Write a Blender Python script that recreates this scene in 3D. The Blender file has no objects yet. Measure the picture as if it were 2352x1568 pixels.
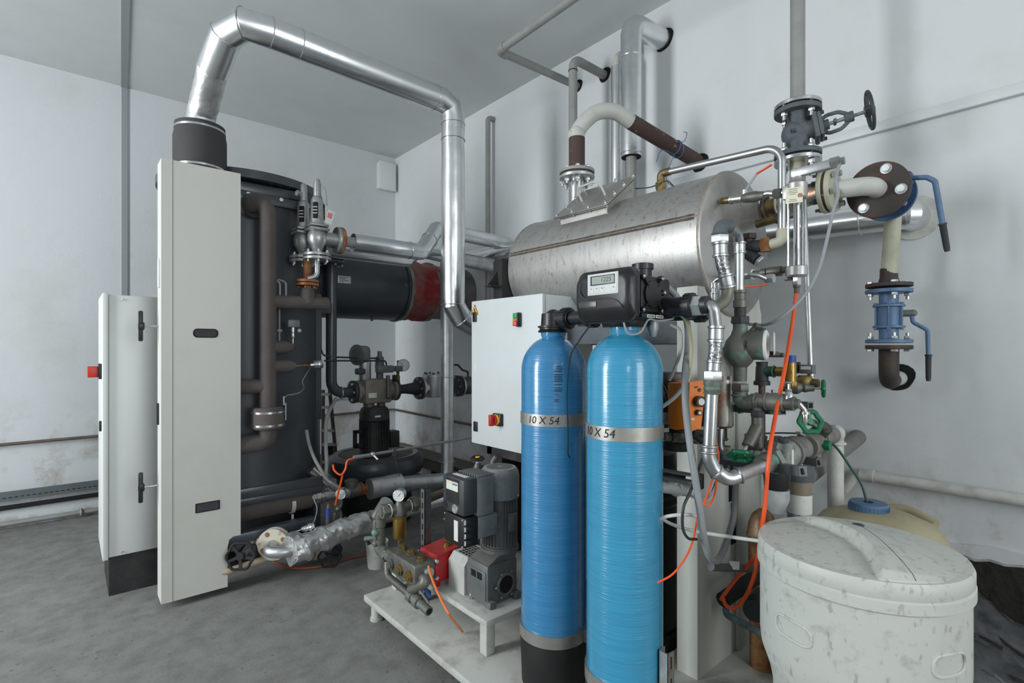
import bpy, bmesh, math, random
from mathutils import Vector as V, Matrix, noise
PI = math.pi
random.seed(7)
scn = bpy.context.scene
COL = scn.collection

# ---------------- camera ----------------
CAM = V((0, 0, 1.45))
FX, FY, FOC, CX, HZ = 0.6534, 0.7570, 1187.0, 1176.0, 800.0
cd = bpy.data.cameras.new('camera')
cam = bpy.data.objects.new('camera', cd)
COL.objects.link(cam)
cam.location = CAM
cam.rotation_euler = (PI / 2, 0, -math.atan2(FX, FY))
cd.sensor_width = 36.0
cd.lens = 36.0 * FOC / 2352.0
cd.shift_y = (HZ - 784.0) / 2352.0
cd.clip_start = 0.02
scn.camera = cam

# ---------------- world, lights, exposure ----------------
wd = bpy.data.worlds.new('daylight')
scn.world = wd
wd.use_nodes = True
bg = wd.node_tree.nodes['Background']
bg.inputs[0].default_value = (0.85, 0.9, 0.95, 1)
bg.inputs[1].default_value = 0.35

def area(name, loc, target, sx, sy, power, col):
    ld = bpy.data.lights.new(name, 'AREA')
    ld.shape = 'RECTANGLE'; ld.size = sx; ld.size_y = sy
    ld.energy = power; ld.color = col
    o = bpy.data.objects.new(name, ld); COL.objects.link(o)
    o.location = loc
    o.rotation_euler = (V(target) - V(loc)).to_track_quat('-Z', 'Y').to_euler()
    return o
# daylight entering through the two windows behind and beside the camera
area('window_light_side', (-3.85, 3.1, 2.15), (0.0, 3.1, 2.0), 1.2, 2.7, 195, (0.925, 0.97, 1.0))
area('window_light_rear', (0.9, -3.85, 2.15), (0.9, 0.0, 2.0), 1.6, 2.7, 82, (0.93, 0.97, 1.0))
area('window_light_near', (-2.6, -3.85, 2.5), (0.4, 0.5, 1.7), 1.5, 1.5, 45, (0.93, 0.97, 1.0))

scn.view_settings.view_transform = 'Standard'
scn.view_settings.look = 'None'
scn.view_settings.gamma = 1.0
scn.view_settings.use_curve_mapping = False
scn.view_settings.exposure = 0.31

# ---------------- picking points of the place ----------------
def ray(px, py):
    k = (px - CX) / FOC
    return V((FX + FY * k, FY - FX * k, (HZ - py) / FOC))
def Pd(px, py, d): return CAM + ray(px, py) * d
def PX(px, py, X): r = ray(px, py); return CAM + r * (X / r.x)
def PY(px, py, Y): r = ray(px, py); return CAM + r * (Y / r.y)
def PZ(px, py, Z): r = ray(px, py); return CAM + r * ((Z - CAM.z) / r.z)
EX, EY, EZ = V((1, 0, 0)), V((0, 1, 0)), V((0, 0, 1))

def basis(ax):
    a = V(ax).normalized()
    h = EZ if abs(a.z) < 0.9 else EX
    u = a.cross(h).normalized()
    return a, u, a.cross(u).normalized()

def fillet(pts, R, k=6):
    pts = [V(p) for p in pts]
    out = [pts[0]]
    for i in range(1, len(pts) - 1):
        b = pts[i]; u = pts[i-1] - b; w = pts[i+1] - b
        lu, lw = u.length, w.length
        u.normalize(); w.normalize()
        ang = u.angle(w, PI)
        if ang > PI - 0.03 or ang < 0.02:
            out.append(b); continue
        t = min(R / math.tan(ang / 2), 0.49 * lu, 0.49 * lw)
        Rr = t * math.tan(ang / 2)
        c = b + (u + w).normalized() * (Rr / math.sin(ang / 2))
        s = b + u * t - c; e = b + w * t - c
        tot = s.angle(e)
        for j in range(k + 1):
            f = j / k
            out.append(c + (s * math.sin((1-f)*tot) + e * math.sin(f*tot)) / math.sin(tot))
    out.append(pts[-1])
    return out

def crom(pts, k=8):
    pts = [V(p) for p in pts]
    P = [pts[0] * 2 - pts[1]] + pts + [pts[-1] * 2 - pts[-2]]
    out = []
    for i in range(1, len(P) - 2):
        a, b, c, d = P[i-1], P[i], P[i+1], P[i+2]
        for j in range(k):
            t = j / k
            out.append(0.5 * ((2*b) + (c-a)*t + (2*a-5*b+4*c-d)*t*t + (3*b-a-3*c+d)*t*t*t))
    out.append(pts[-1])
    return out

class MB:
    def __init__(s): s.v = []; s.f = []
    def add(s, vs, fs):
        n = len(s.v); s.v += [V(p) for p in vs]; s.f += [tuple(i + n for i in f) for f in fs]; return s
    def rings(s, cs, us, ws, rs, n=16, caps=True, shape=None):
        base = len(s.v)
        for c, u, w, r in zip(cs, us, ws, rs):
            for j in range(n):
                a = 2 * PI * j / n
                q = shape(a) if shape else 1.0
                s.v.append(c + u * (math.cos(a) * r * q) + w * (math.sin(a) * r * q))
        m = len(cs)
        for i in range(m - 1):
            for j in range(n):
                a = base + i*n + j; b = base + i*n + (j+1) % n
                s.f.append((a, b, b + n, a + n))
        if caps:
            s.f.append(tuple(base + j for j in range(n))[::-1])
            s.f.append(tuple(base + (m-1)*n + j for j in range(n)))
        return s
    def lathe(s, o, ax, prof, n=24, caps=True, shape=None):
        a, u, w = basis(ax); o = V(o)
        pr = [(h, max(r, 0.0004)) for h, r in prof]
        return s.rings([o + a*h for h, r in pr], [u]*len(pr), [w]*len(pr), [r for h, r in pr], n, caps, shape)
    def cyl(s, a, b, r, r2=None, n=20):
        a, b = V(a), V(b); L = (b-a).length
        return s.lathe(a, b-a, [(0, r), (L, r if r2 is None else r2)], n)
    def pipe(s, pts, r, bend=None, n=16, k=6, smooth=False, caps=True):
        P = crom(pts, k) if smooth else (fillet(pts, bend, k) if bend else [V(p) for p in pts])
        Q = [P[0]]
        for p in P[1:]:
            if (p - Q[-1]).length > 1e-5: Q.append(p)
        P = Q; m = len(P)
        tn = [(P[min(i+1, m-1)] - P[max(i-1, 0)]).normalized() for i in range(m)]
        # mitre directions
        for i in range(1, m-1):
            t = (P[i]-P[i-1]).normalized() + (P[i+1]-P[i]).normalized()
            if t.length > 1e-6: tn[i] = t.normalized()
        _, u, w = basis(tn[0]); us = [u]
        for i in range(1, m):
            q = tn[i-1].rotation_difference(tn[i]); u = (q @ us[-1]); u = (u - tn[i]*u.dot(tn[i])).normalized(); us.append(u)
        ws = [tn[i].cross(us[i]).normalized() for i in range(m)]
        rr = []
        for i in range(m):
            r0 = r(i / (m-1)) if callable(r) else r
            rr.append(r0)
        return s.rings(P, us, ws, rr, n, caps)
    def foil(s, pts, r, amp=0.004, step=0.02, n=28, bend=0.06, seed=0, fr=9.0):
        P0 = fillet(pts, bend, 6); P = [P0[0]]
        for p in P0[1:]:
            L = (p - P[-1]).length; kk = max(1, int(L/step)); a = P[-1]
            for j in range(1, kk+1): P.append(a.lerp(p, j/kk))
        st = len(s.v); s.pipe(P, r, n=n)
        m = (len(s.v) - st) // n
        for i in range(m):
            c = V((0, 0, 0))
            for j in range(n): c += s.v[st+i*n+j]
            c /= n
            for j in range(n):
                q = s.v[st+i*n+j]; dq = (q - c).normalized()
                f = noise.noise(q*fr + V((seed, 0, 0))) + 0.6*abs(noise.noise(q*fr*2.3 + V((0, seed, 3))))
                s.v[st+i*n+j] = q + dq * amp * f
        return s
    def box(s, c, size, rot=None, bev=0.0, seg=2):
        bm = bmesh.new(); bmesh.ops.create_cube(bm, size=1.0)
        for v in bm.verts: v.co = V((v.co.x*size[0], v.co.y*size[1], v.co.z*size[2]))
        if bev > 0:
            bmesh.ops.bevel(bm, geom=list(bm.edges), offset=min(bev, 0.49*min(size)), segments=seg, profile=0.5, affect='EDGES', clamp_overlap=True)
        M = rot.to_3x3() if rot is not None else Matrix.Identity(3)
        bm.verts.index_update()
        s.add([M @ v.co + V(c) for v in bm.verts], [[v.index for v in f.verts] for f in bm.faces]); bm.free(); return s
    def bx(s, x0, x1, y0, y1, z0, z1, bev=0.0):
        return s.box(((x0+x1)/2, (y0+y1)/2, (z0+z1)/2), (abs(x1-x0), abs(y1-y0), abs(z1-z0)), None, bev)
    def bar(s, a, b, w, h, up=EZ, bev=0.0):
        a, b = V(a), V(b); x = (b-a).normalized(); up = V(up)
        if abs(x.dot(up)) > 0.95: up = EX
        y = up.cross(x).normalized(); z = x.cross(y)
        return s.box((a+b)/2, ((b-a).length, w, h), Matrix((x, y, z)).transposed(), bev)
    def prism(s, poly, d):
        n = len(poly); P = [V(p) for p in poly]; d = V(d); b = len(s.v)
        s.v += P + [p + d for p in P]
        s.f.append(tuple(b+i for i in range(n))); s.f.append(tuple(b+n+i for i in range(n))[::-1])
        for i in range(n):
            j = (i+1) % n; s.f.append((b+i, b+n+i, b+n+j, b+j))
        return s
    def ball(s, c, r, sc=(1, 1, 1), n=16, m=10, rot=None):
        M = rot.to_3x3() if rot is not None else Matrix.Identity(3); b = len(s.v)
        for i in range(m+1):
            t = PI * i / m; t = min(max(t, 0.02), PI - 0.02)
            for j in range(n):
                a = 2*PI*j/n
                s.v.append(V(c) + M @ V((math.sin(t)*math.cos(a)*r*sc[0], math.sin(t)*math.sin(a)*r*sc[1], math.cos(t)*r*sc[2])))
        for i in range(m):
            for j in range(n):
                s.f.append((b+i*n+j, b+i*n+(j+1) % n, b+(i+1)*n+(j+1) % n, b+(i+1)*n+j))
        s.f.append(tuple(b+j for j in range(n))); s.f.append(tuple(b+m*n+j for j in range(n)))
        return s
    def torus(s, c, ax, R, r, n=28, m=8, lobes=0, amp=0.0, sx=1.0):
        a, u, w = basis(ax); c = V(c); b = len(s.v)
        for i in range(n):
            t = 2*PI*i/n; Rr = R + amp*math.cos(lobes*t); d = u*math.cos(t) + w*math.sin(t)
            for j in range(m):
                p = 2*PI*j/m
                s.v.append(c + d*(Rr + r*math.cos(p)) + a*(r*math.sin(p)*sx))
        for i in range(n):
            for j in range(m):
                i2 = (i+1) % n; j2 = (j+1) % m
                s.f.append((b+i*m+j, b+i*m+j2, b+i2*m+j2, b+i2*m+j))
        return s
    def hex(s, c, ax, r, h):
        a, u, w = basis(ax); c = V(c)
        s.lathe(c - a*h/2, ax, [(0, r*0.94), (h*0.1, r), (h*0.9, r), (h, r*0.94)], 6); return s
    def beads(s, P, r, br=0.003):
        for c, ax in P: s.torus(c, ax, r, br, 24, 6)
        return s
    def tf(s, M):
        s.v = [M @ p for p in s.v]; return s

def build(name, mb, mat, origin, sharp=32):
    me = bpy.data.meshes.new(name)
    o0 = V(origin)
    me.from_pydata([tuple(p - o0) for p in mb.v], [], mb.f)
    bm = bmesh.new(); bm.from_mesh(me)
    bmesh.ops.recalc_face_normals(bm, faces=bm.faces); bm.to_mesh(me); bm.free()
    me.shade_smooth()
    me.set_sharp_from_angle(angle=math.radians(sharp))
    if mat: me.materials.append(mat)
    o = bpy.data.objects.new(name, me); COL.objects.link(o)
    return o

class T:
    def __init__(s, name, label, cat, loc, group=None):
        s.loc = V(loc); s.o = bpy.data.objects.new(name, None); COL.objects.link(s.o)
        s.o.location = s.loc; s.o.empty_display_size = 0.05
        s.o['label'] = label; s.o['category'] = cat
        if group: s.o['group'] = group
    def p(s, name, mb, mat, parent=None, label=None, sharp=32):
        o = build(name, mb, mat, s.loc, sharp)
        o.parent = parent if parent else s.o
        if label: o['label'] = label
        return o

def one(name, mb, mat, label, cat, group=None, sharp=32, kind=None):
    xs = [p.x for p in mb.v]; ys = [p.y for p in mb.v]; zs = [p.z for p in mb.v]
    c = V(((min(xs)+max(xs))/2, (min(ys)+max(ys))/2, min(zs)))
    o = build(name, mb, mat, c, sharp); o.location = c
    o['label'] = label; o['category'] = cat
    if group: o['group'] = group
    if kind: o['kind'] = kind
    return o
def struct(name, mb, mat, parent=None):
    o = build(name, mb, mat, (0, 0, 0))
    if parent: o.parent = parent
    else: o['kind'] = 'structure'
    return o

def text_mb(txt, size, o, ux, uy, depth=0.0006, fn=None, shear=0.0):
    cu = bpy.data.curves.new('t', 'FONT'); cu.body = txt; cu.size = size; cu.extrude = depth
    cu.align_x = 'CENTER'; cu.align_y = 'CENTER'; cu.resolution_u = 3; cu.shear = shear
    ob = bpy.data.objects.new('t', cu)
    me = bpy.data.meshes.new_from_object(ob)
    mb = MB(); ux = V(ux); uy = V(uy); uz = ux.cross(uy); o = V(o)
    for v in me.vertices:
        if fn: mb.v.append(fn(v.co))
        else: mb.v.append(o + ux*v.co.x + uy*v.co.y + uz*v.co.z)
    mb.f = [tuple(p.vertices) for p in me.polygons]
    bpy.data.meshes.remove(me); bpy.data.objects.remove(ob); bpy.data.curves.remove(cu)
    return mb

# ---------------- materials ----------------
def lin(c):
    if isinstance(c, str): c = [int(c[i:i+2], 16)/255 for i in (0, 2, 4)]
    return tuple((x/12.92 if x <= 0.04045 else ((x+0.055)/1.055)**2.4) for x in c) + (1,)

def mat(name, col, rough=0.5, metal=0.0, dirt=None, amt=0.4, dscale=6.0, lo=0.45, hi=0.7, bump=0.0, bscale=40.0,
        stretch=(1, 1, 1), var=0.06, coat=0.0, bdist=0.004, rvar=0.15, spots=None, spot_scale=60, alpha=1.0, trans=0.0, bstretch=None, ior=1.5, dust=None, emis=None, low=None, fine=None):
    m = bpy.data.materials.new(name); m.use_nodes = True
    nt = m.node_tree; N = nt.nodes; L = nt.links
    b = N['Principled BSDF']
    tc = N.new('ShaderNodeTexCoord'); mp = N.new('ShaderNodeMapping'); mp.inputs['Scale'].default_value = stretch
    L.new(tc.outputs['Object'], mp.inputs[0])
    c = lin(col)
    n1 = N.new('ShaderNodeTexNoise'); n1.inputs['Scale'].default_value = dscale; n1.inputs['Detail'].default_value = 8; n1.inputs['Roughness'].default_value = 0.65
    L.new(mp.outputs[0], n1.inputs['Vector'])
    n2 = N.new('ShaderNodeTexNoise'); n2.inputs['Scale'].default_value = dscale*0.35; n2.inputs['Detail'].default_value = 4
    L.new(tc.outputs['Object'], n2.inputs['Vector'])
    mx = N.new('ShaderNodeMix'); mx.data_type = 'RGBA'
    mx.inputs[6].default_value = tuple(x*(1-var) for x in c[:3]) + (1,)
    mx.inputs[7].default_value = tuple(min(1, x*(1+var)) for x in c[:3]) + (1,)
    L.new(n2.outputs[0], mx.inputs[0]); colo = mx.outputs[2]
    def over(colo, fac, colr):
        q = N.new('ShaderNodeMix'); q.data_type = 'RGBA'; L.new(fac, q.inputs[0]); L.new(colo, q.inputs[6]); q.inputs[7].default_value = lin(colr); return q.outputs[2]
    def ramp(src, a, z, v):
        r = N.new('ShaderNodeMapRange'); r.inputs[1].default_value = a; r.inputs[2].default_value = z; r.inputs[3].default_value = 0; r.inputs[4].default_value = v
        L.new(src, r.inputs[0]); return r.outputs[0]
    if dirt:
        colo = over(colo, ramp(n1.outputs[0], lo, hi, amt), dirt)
    if spots:
        vo = N.new('ShaderNodeTexVoronoi'); vo.inputs['Scale'].default_value = spot_scale
        L.new(tc.outputs['Object'], vo.inputs['Vector'])
        f = ramp(vo.outputs['Distance'], 0.16, 0.06, 0.8)
        n3 = N.new('ShaderNodeTexNoise'); n3.inputs['Scale'].default_value = 5; L.new(tc.outputs['Object'], n3.inputs['Vector'])
        g = ramp(n3.outputs[0], 0.42, 0.55, 1.0)
        mu = N.new('ShaderNodeMath'); mu.operation = 'MULTIPLY'; L.new(f, mu.inputs[0]); L.new(g, mu.inputs[1])
        colo = over(colo, mu.outputs[0], spots)
    if low:    # damp stains near the floor
        sz = N.new('ShaderNodeSeparateXYZ'); L.new(tc.outputs['Object'], sz.inputs[0])
        hz = N.new('ShaderNodeMapRange'); hz.inputs[1].default_value = 1.1; hz.inputs[2].default_value = 0.35; hz.inputs[3].default_value = 0; hz.inputs[4].default_value = 1
        L.new(sz.outputs[2], hz.inputs[0])
        n5 = N.new('ShaderNodeTexNoise'); n5.inputs['Scale'].default_value = 3.2; n5.inputs['Detail'].default_value = 9; n5.inputs['Roughness'].default_value = 0.7
        L.new(tc.outputs['Object'], n5.inputs['Vector'])
        m5 = N.new('ShaderNodeMath'); m5.operation = 'MULTIPLY'; L.new(hz.outputs[0], m5.inputs[0]); L.new(ramp(n5.outputs[0], 0.48, 0.62, 0.75), m5.inputs[1])
        colo = over(colo, m5.outputs[0], low)
    if fine:   # small grime flecks
        n6 = N.new('ShaderNodeTexNoise'); n6.inputs['Scale'].default_value = 55; n6.inputs['Detail'].default_value = 4
        m6 = N.new('ShaderNodeMapping'); m6.inputs['Scale'].default_value = (1, 1, 0.45)
        L.new(tc.outputs['Object'], m6.inputs[0]); L.new(m6.outputs[0], n6.inputs['Vector'])
        colo = over(colo, ramp(n6.outputs[0], 0.60, 0.68, 0.55), fine)
    if dust:   # settled dust on faces that look up
        ge = N.new('ShaderNodeNewGeometry'); sx = N.new('ShaderNodeSeparateXYZ'); L.new(ge.outputs['Normal'], sx.inputs[0])
        colo = over(colo, ramp(sx.outputs[2], 0.3, 1.0, 0.5), dust)
    L.new(colo, b.inputs['Base Color'])
    b.inputs['Metallic'].default_value = metal
    if rvar:
        rr = N.new('ShaderNodeMapRange'); rr.inputs[3].default_value = max(0.02, rough-rvar); rr.inputs[4].default_value = min(1, rough+rvar)
        L.new(n1.outputs[0], rr.inputs[0]); L.new(rr.outputs[0], b.inputs['Roughness'])
    else: b.inputs['Roughness'].default_value = rough
    b.inputs['Coat Weight'].default_value = coat; b.inputs['Coat Roughness'].default_value = 0.12
    b.inputs['IOR'].default_value = ior
    if trans: b.inputs['Transmission Weight'].default_value = trans
    if alpha < 1: b.inputs['Alpha'].default_value = alpha
    if emis: b.inputs['Emission Color'].default_value = lin(emis[0]); b.inputs['Emission Strength'].default_value = emis[1]
    if bump:
        bn = N.new('ShaderNodeTexNoise'); bn.inputs['Scale'].default_value = bscale; bn.inputs['Detail'].default_value = 5
        if bstretch:
            m2 = N.new('ShaderNodeMapping'); m2.inputs['Scale'].default_value = bstretch; L.new(tc.outputs['Object'], m2.inputs[0]); L.new(m2.outputs[0], bn.inputs['Vector'])
        else: L.new(mp.outputs[0], bn.inputs['Vector'])
        bp = N.new('ShaderNodeBump'); bp.inputs['Strength'].default_value = bump; bp.inputs['Distance'].default_value = bdist
        L.new(bn.outputs[0], bp.inputs['Height']); L.new(bp.outputs[0], b.inputs['Normal'])
    return m

M = {}
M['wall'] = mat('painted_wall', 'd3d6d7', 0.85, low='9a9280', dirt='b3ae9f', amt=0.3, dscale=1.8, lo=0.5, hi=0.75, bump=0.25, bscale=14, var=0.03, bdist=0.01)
M['wall_dim'] = mat('wall_paint_left_dimmed', 'c6cacc', 0.85, low='8d836c', dirt='a8a290', amt=0.3, dscale=1.3, lo=0.52, hi=0.75, bump=0.25, bscale=14, var=0.03, bdist=0.01)  # same paint as the other walls, base colour darkened for the dimmer left wall
M['ceil'] = mat('ceiling_paint', 'cdd0d0', 0.9, dirt='b9bbbb', amt=0.3, dscale=2, bump=0.15, bscale=20)
M['floor'] = mat('concrete_floor', '7f807d', 0.8, dirt='5c5b57', amt=0.7, dscale=9.0, lo=0.42, hi=0.72, bump=0.3, bscale=70, var=0.16, spots='4a4844', spot_scale=17)
M['white'] = mat('powder_coat_white', 'd3d6d4', 0.42, dirt='b9b6a8', amt=0.3, dscale=2.5, lo=0.5, hi=0.8, var=0.02, rvar=0.05)
M['cream'] = mat('cream_panel_paint', 'cfcec6', 0.45, dirt='b4b09f', amt=0.35, dscale=2.0, lo=0.48, hi=0.75, var=0.03, rvar=0.05)
M['cabinet'] = mat('grey_white_cabinet_paint', 'cfd4d5', 0.45, dirt='b7bab6', amt=0.25, dscale=3, var=0.02, rvar=0.05)
M['skid'] = mat('dirty_white_steel', 'b9bab4', 0.6, dirt='6c675c', amt=0.65, dscale=7, lo=0.5, hi=0.72, var=0.06, bump=0.1)
M['stand'] = mat('stand_paint', 'c3c5bd', 0.55, dirt='7d7a68', amt=0.55, dscale=3, lo=0.48, hi=0.78, stretch=(1, 1, 0.45), var=0.04)
M['boiler'] = mat('dark_boiler_paint', '33383e', 0.4, dirt='4a4a49', amt=0.35, dscale=5, var=0.1, rvar=0.06)
M['boiler2'] = mat('anthracite_tube_paint', '3d434a', 0.3, dirt='50504e', amt=0.3, dscale=4, var=0.08, rvar=0.05)
M['black'] = mat('black_plastic', '1b1c1e', 0.38, dirt='3a3a38', amt=0.35, dscale=9, lo=0.5, hi=0.8, var=0.1)
M['blackm'] = mat('black_matt', '151617', 0.75, dirt='33312e', amt=0.5, dscale=8)
M['rubber'] = mat('dark_grey_rubber', '3c3b3b', 0.8, dirt='504f4e', amt=0.4, dscale=6)
M['insul'] = mat('brown_grey_insulation', '514b48', 0.92, dirt='655f5a', amt=0.5, dscale=7, bump=0.4, bscale=90)
M['alu'] = mat('aluminium_sheet', 'e6e8ea', 0.30, 1.0, dirt='b0b2b3', amt=0.4, dscale=5, lo=0.5, hi=0.75, var=0.04, rvar=0.08, bump=0.25, bscale=5, bdist=0.012)
M['foil'] = mat('aluminium_foil', 'd6d7d7', 0.46, 0.95, dirt='96938e', amt=0.5, dscale=9, lo=0.48, hi=0.72, bump=0.5, bscale=14, bdist=0.012)
M['galv'] = mat('galvanised_steel', 'c2c5c6', 0.42, 0.9, dirt='8a8884', amt=0.5, dscale=11, lo=0.45, hi=0.7)
M['chrome'] = mat('bright_steel', 'cbcccc', 0.27, 1.0, dirt='8b877f', amt=0.4, dscale=18, rvar=0.08)
M['press'] = mat('pressed_steel_tube', 'b8babb', 0.35, 1.0, dirt='84827d', amt=0.4, dscale=10, rvar=0.1)
M['stain'] = mat('stained_stainless', 'bbbab7', 0.4, 0.85, dirt='80756b', amt=0.45, dscale=16, lo=0.48, hi=0.75, fine='8b8078', stretch=(2.2, 1.6, 0.3), var=0.06, spots='66523f', spot_scale=68, rvar=0.1)
M['stain2'] = mat('stainless_end_plate', 'b9b8b5', 0.42, 0.85, dirt='857c73', amt=0.6, dscale=7, lo=0.46, hi=0.75, var=0.06, rvar=0.1)
M['weld'] = mat('weld_seam', '4d443f', 0.65, 0.3, dirt='7d705c', amt=0.8, dscale=30)
M['weldl'] = mat('bright_weld', 'b8b0a4', 0.45, 0.8, dirt='7e756b', amt=0.6, dscale=40, bump=0.6, bscale=90)
M['cast'] = mat('cast_iron_grey', '5a6065', 0.65, 0.1, dirt='45484a', amt=0.5, dscale=18, bump=0.4, bscale=110)
M['castd'] = mat('dark_cast_iron', '34383b', 0.6, 0.1, dirt='4b4a47', amt=0.5, dscale=14, bump=0.3, bscale=80)
M['motor'] = mat('motor_grey', '84888a', 0.55, 0.1, dirt='5f5b55', amt=0.5, dscale=12, dust='8b8780')
M['motord'] = mat('motor_black', '26282a', 0.55, 0.1, dirt='4a4641', amt=0.6, dscale=10, dust='5c5751')
M['gear'] = mat('gearbox_grey', '6c706f', 0.5, 0.2, dirt='444340', amt=0.6, dscale=10, dust='85817a')
M['drive'] = mat('drive_housing', '34373a', 0.5, dirt='50504d', amt=0.35, dscale=8)
M['brass'] = mat('tarnished_brass', '8f7a4d', 0.45, 0.8, dirt='5c564a', amt=0.8, dscale=16, lo=0.42, hi=0.62)
M['brassb'] = mat('bright_brass', 'a8894d', 0.35, 0.9, dirt='7d6a42', amt=0.6, dscale=14)
M['patina'] = mat('patinated_bronze', '6d6e66', 0.6, 0.45, dirt='6fa295', amt=0.85, dscale=15, lo=0.53, hi=0.66, var=0.2)
M['bronze'] = mat('grey_bronze', '686760', 0.5, 0.6, dirt='8a8a80', amt=0.5, dscale=20, var=0.15)
M['copperb'] = mat('brown_oxidised_pipe', '625650', 0.6, 0.4, dirt='8c7a6c', amt=0.4, dscale=12)
M['rust'] = mat('rusty_steel', '7b4a2c', 0.8, 0.2, dirt='a98358', amt=0.7, dscale=16, lo=0.42, hi=0.62, bump=0.4)
M['rustd'] = mat('dark_rust_paint', '4b3a35', 0.75, 0.1, dirt='b5aa99', amt=0.9, dscale=13, lo=0.62, hi=0.66, bump=0.3)
M['rustf'] = mat('rusted_flange', '453f3c', 0.65, 0.3, dirt='70422e', amt=0.85, dscale=10, lo=0.5, hi=0.66)
M['ruststeel'] = mat('rust_bloomed_stainless', 'b7b3ab', 0.38, 0.85, dirt='a8662e', amt=0.85, dscale=16, lo=0.5, hi=0.63)
M['paint'] = mat('old_white_pipe_paint', 'bebfb9', 0.55, dirt='97907f', amt=0.5, dscale=9, lo=0.48, hi=0.75)
M['paintg'] = mat('grey_pipe_paint', '8f918e', 0.5, dirt='76746c', amt=0.5, dscale=9)
M['paintc'] = mat('cream_pipe_paint', 'b5b49f', 0.55, dirt='8f8b74', amt=0.5, dscale=10)
M['bluev'] = mat('blue_valve_paint', '5b7897', 0.5, 0.05, dirt='3f5470', amt=0.5, dscale=14, bump=0.15)
M['blued'] = mat('deep_blue_valve_paint', '38587f', 0.5, 0.05, dirt='2c4160', amt=0.5, dscale=14)
M['bluel'] = mat('resin_wound_blue_left', '3a84b4', 0.24, dirt='3577a6', amt=0.5, dscale=5, lo=0.45, hi=0.6, stretch=(0.6, 0.6, 10), var=0.08, coat=0.6, bump=0.55, bscale=9, bstretch=(0.8, 0.8, 22), bdist=0.004, rvar=0.06)
M['bluer'] = mat('resin_wound_blue_right', '3a94b9', 0.24, dirt='3688b0', amt=0.5, dscale=5, lo=0.45, hi=0.6, stretch=(0.6, 0.6, 10), var=0.08, coat=0.6, bump=0.55, bscale=9, bstretch=(0.8, 0.8, 22), bdist=0.004, rvar=0.06)
M['plastic'] = mat('grimy_white_plastic', 'c0c2bb', 0.5, dirt='75716a', amt=0.6, dscale=18, lo=0.54, hi=0.78, fine='8a867d', var=0.04, bump=0.1, stretch=(1, 1, 1.3))
M['pvc'] = mat('white_pvc', 'c9cac4', 0.45, dirt='8f8c80', amt=0.5, dscale=12)
M['yellowp'] = mat('yellowed_plastic', 'a59b7d', 0.5, dirt='857a5c', amt=0.5, dscale=6)
M['bluecap'] = mat('blue_plastic_cap', '4d6c8c', 0.5, dirt='6b7f90', amt=0.5, dscale=14)
M['orange'] = mat('orange_tube', 'e4551f', 0.45)
M['orangep'] = mat('orange_pump_case', 'e07a1e', 0.4, dirt='b35f1c', amt=0.4)
M['red'] = mat('red_paint', 'b3161c', 0.4, dirt='6e1a1a', amt=0.6, dscale=9, dust='8a4540')
M['redcloth'] = mat('red_canvas', '8c2528', 0.85, dirt='7f6c66', amt=0.7, dscale=4, lo=0.45, hi=0.62, dust='958880')
M['duct'] = mat('dusty_grey_duct', '7d7c79', 0.8, 0.2, dirt='6a5f55', amt=0.5, dscale=6)
M['green'] = mat('green_handwheel', '0d6b45', 0.4, dirt='0a4f36', amt=0.4, dscale=20)
M['greenb'] = mat('green_button', '16a05a', 0.35)
M['redb'] = mat('red_button', 'e0302c', 0.35)
M['redsw'] = mat('red_switch', 'b9291b', 0.4)
M['yellow'] = mat('signal_yellow', 'f2b81c', 0.45)
M['blue'] = mat('blue_plastic', '2c4a94', 0.45)
M['label'] = mat('label_white', 'd8d8d2', 0.6, dirt='9a968c', amt=0.3, dscale=30)
M['tag'] = mat('pale_yellow_tag', 'd9d9bf', 0.6)
M['ink'] = mat('black_ink', '1c1d22', 0.7)
M['inkb'] = mat('blue_ink', '1c3f86', 0.7)
M['pink'] = mat('pink_print', 'cf7d84', 0.7)
M['gaugew'] = mat('gauge_face', 'd9dbd9', 0.4)
M['steelband'] = mat('steel_strap', 'b3b1ac', 0.42, 0.8, dirt='8a857b', amt=0.5, dscale=9)
M['hosegrey'] = mat('grey_hose', '8b8f91', 0.5, dirt='6e7072', amt=0.4, dscale=8)
M['hosew'] = mat('translucent_white_hose', 'c2c4c0', 0.4)
M['hosey'] = mat('yellowed_hose', 'b8b494', 0.45)
M['hosedk'] = mat('dark_grey_hose', '55585a', 0.6)
M['cable'] = mat('black_cable', '1e1f21', 0.5)
M['cableg'] = mat('grey_cable', '8d9194', 0.5)
M['braid'] = mat('steel_braid', 'b5b6b6', 0.35, 0.95, dirt='5c5d5e', amt=0.9, dscale=120, lo=0.45, hi=0.55, bump=0.9, bscale=160, bdist=0.002)
M['lcd'] = mat('lcd_screen', '9aa39b', 0.25)
M['silverlab'] = mat('silver_keypad', 'aeb2b4', 0.4, 0.3)
M['smoke'] = mat('dark_panel', '3b3e41', 0.35, dirt='55585a', amt=0.5)
M['glass'] = mat('gauge_glass', 'e8eef0', 0.05, trans=0.92, rvar=0, var=0)
M['brownp'] = mat('brown_translucent_bowl', '877e6c', 0.35, dirt='6f6552', amt=0.4, dscale=8)
M['clearg'] = mat('cloudy_bowl', 'a9aeac', 0.3, dirt='7b7f7d', amt=0.6, dscale=25)
M['film'] = mat('plastic_film', '7f8385', 0.35, dirt='3f4243', amt=0.8, dscale=9, alpha=0.45, bump=0.5, bscale=20)
M['soil'] = mat('exposed_dark_masonry', '24221f', 0.95, dirt='3a3530', amt=0.5, dscale=12, bump=0.8, bscale=20, bdist=0.02)
M['teal'] = mat('green_thin_tube', '3c5a52', 0.5)
M['bluewire'] = mat('blue_string', '47699c', 0.6)
M['hole'] = mat('dark_hole', '101010', 0.95)
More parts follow.
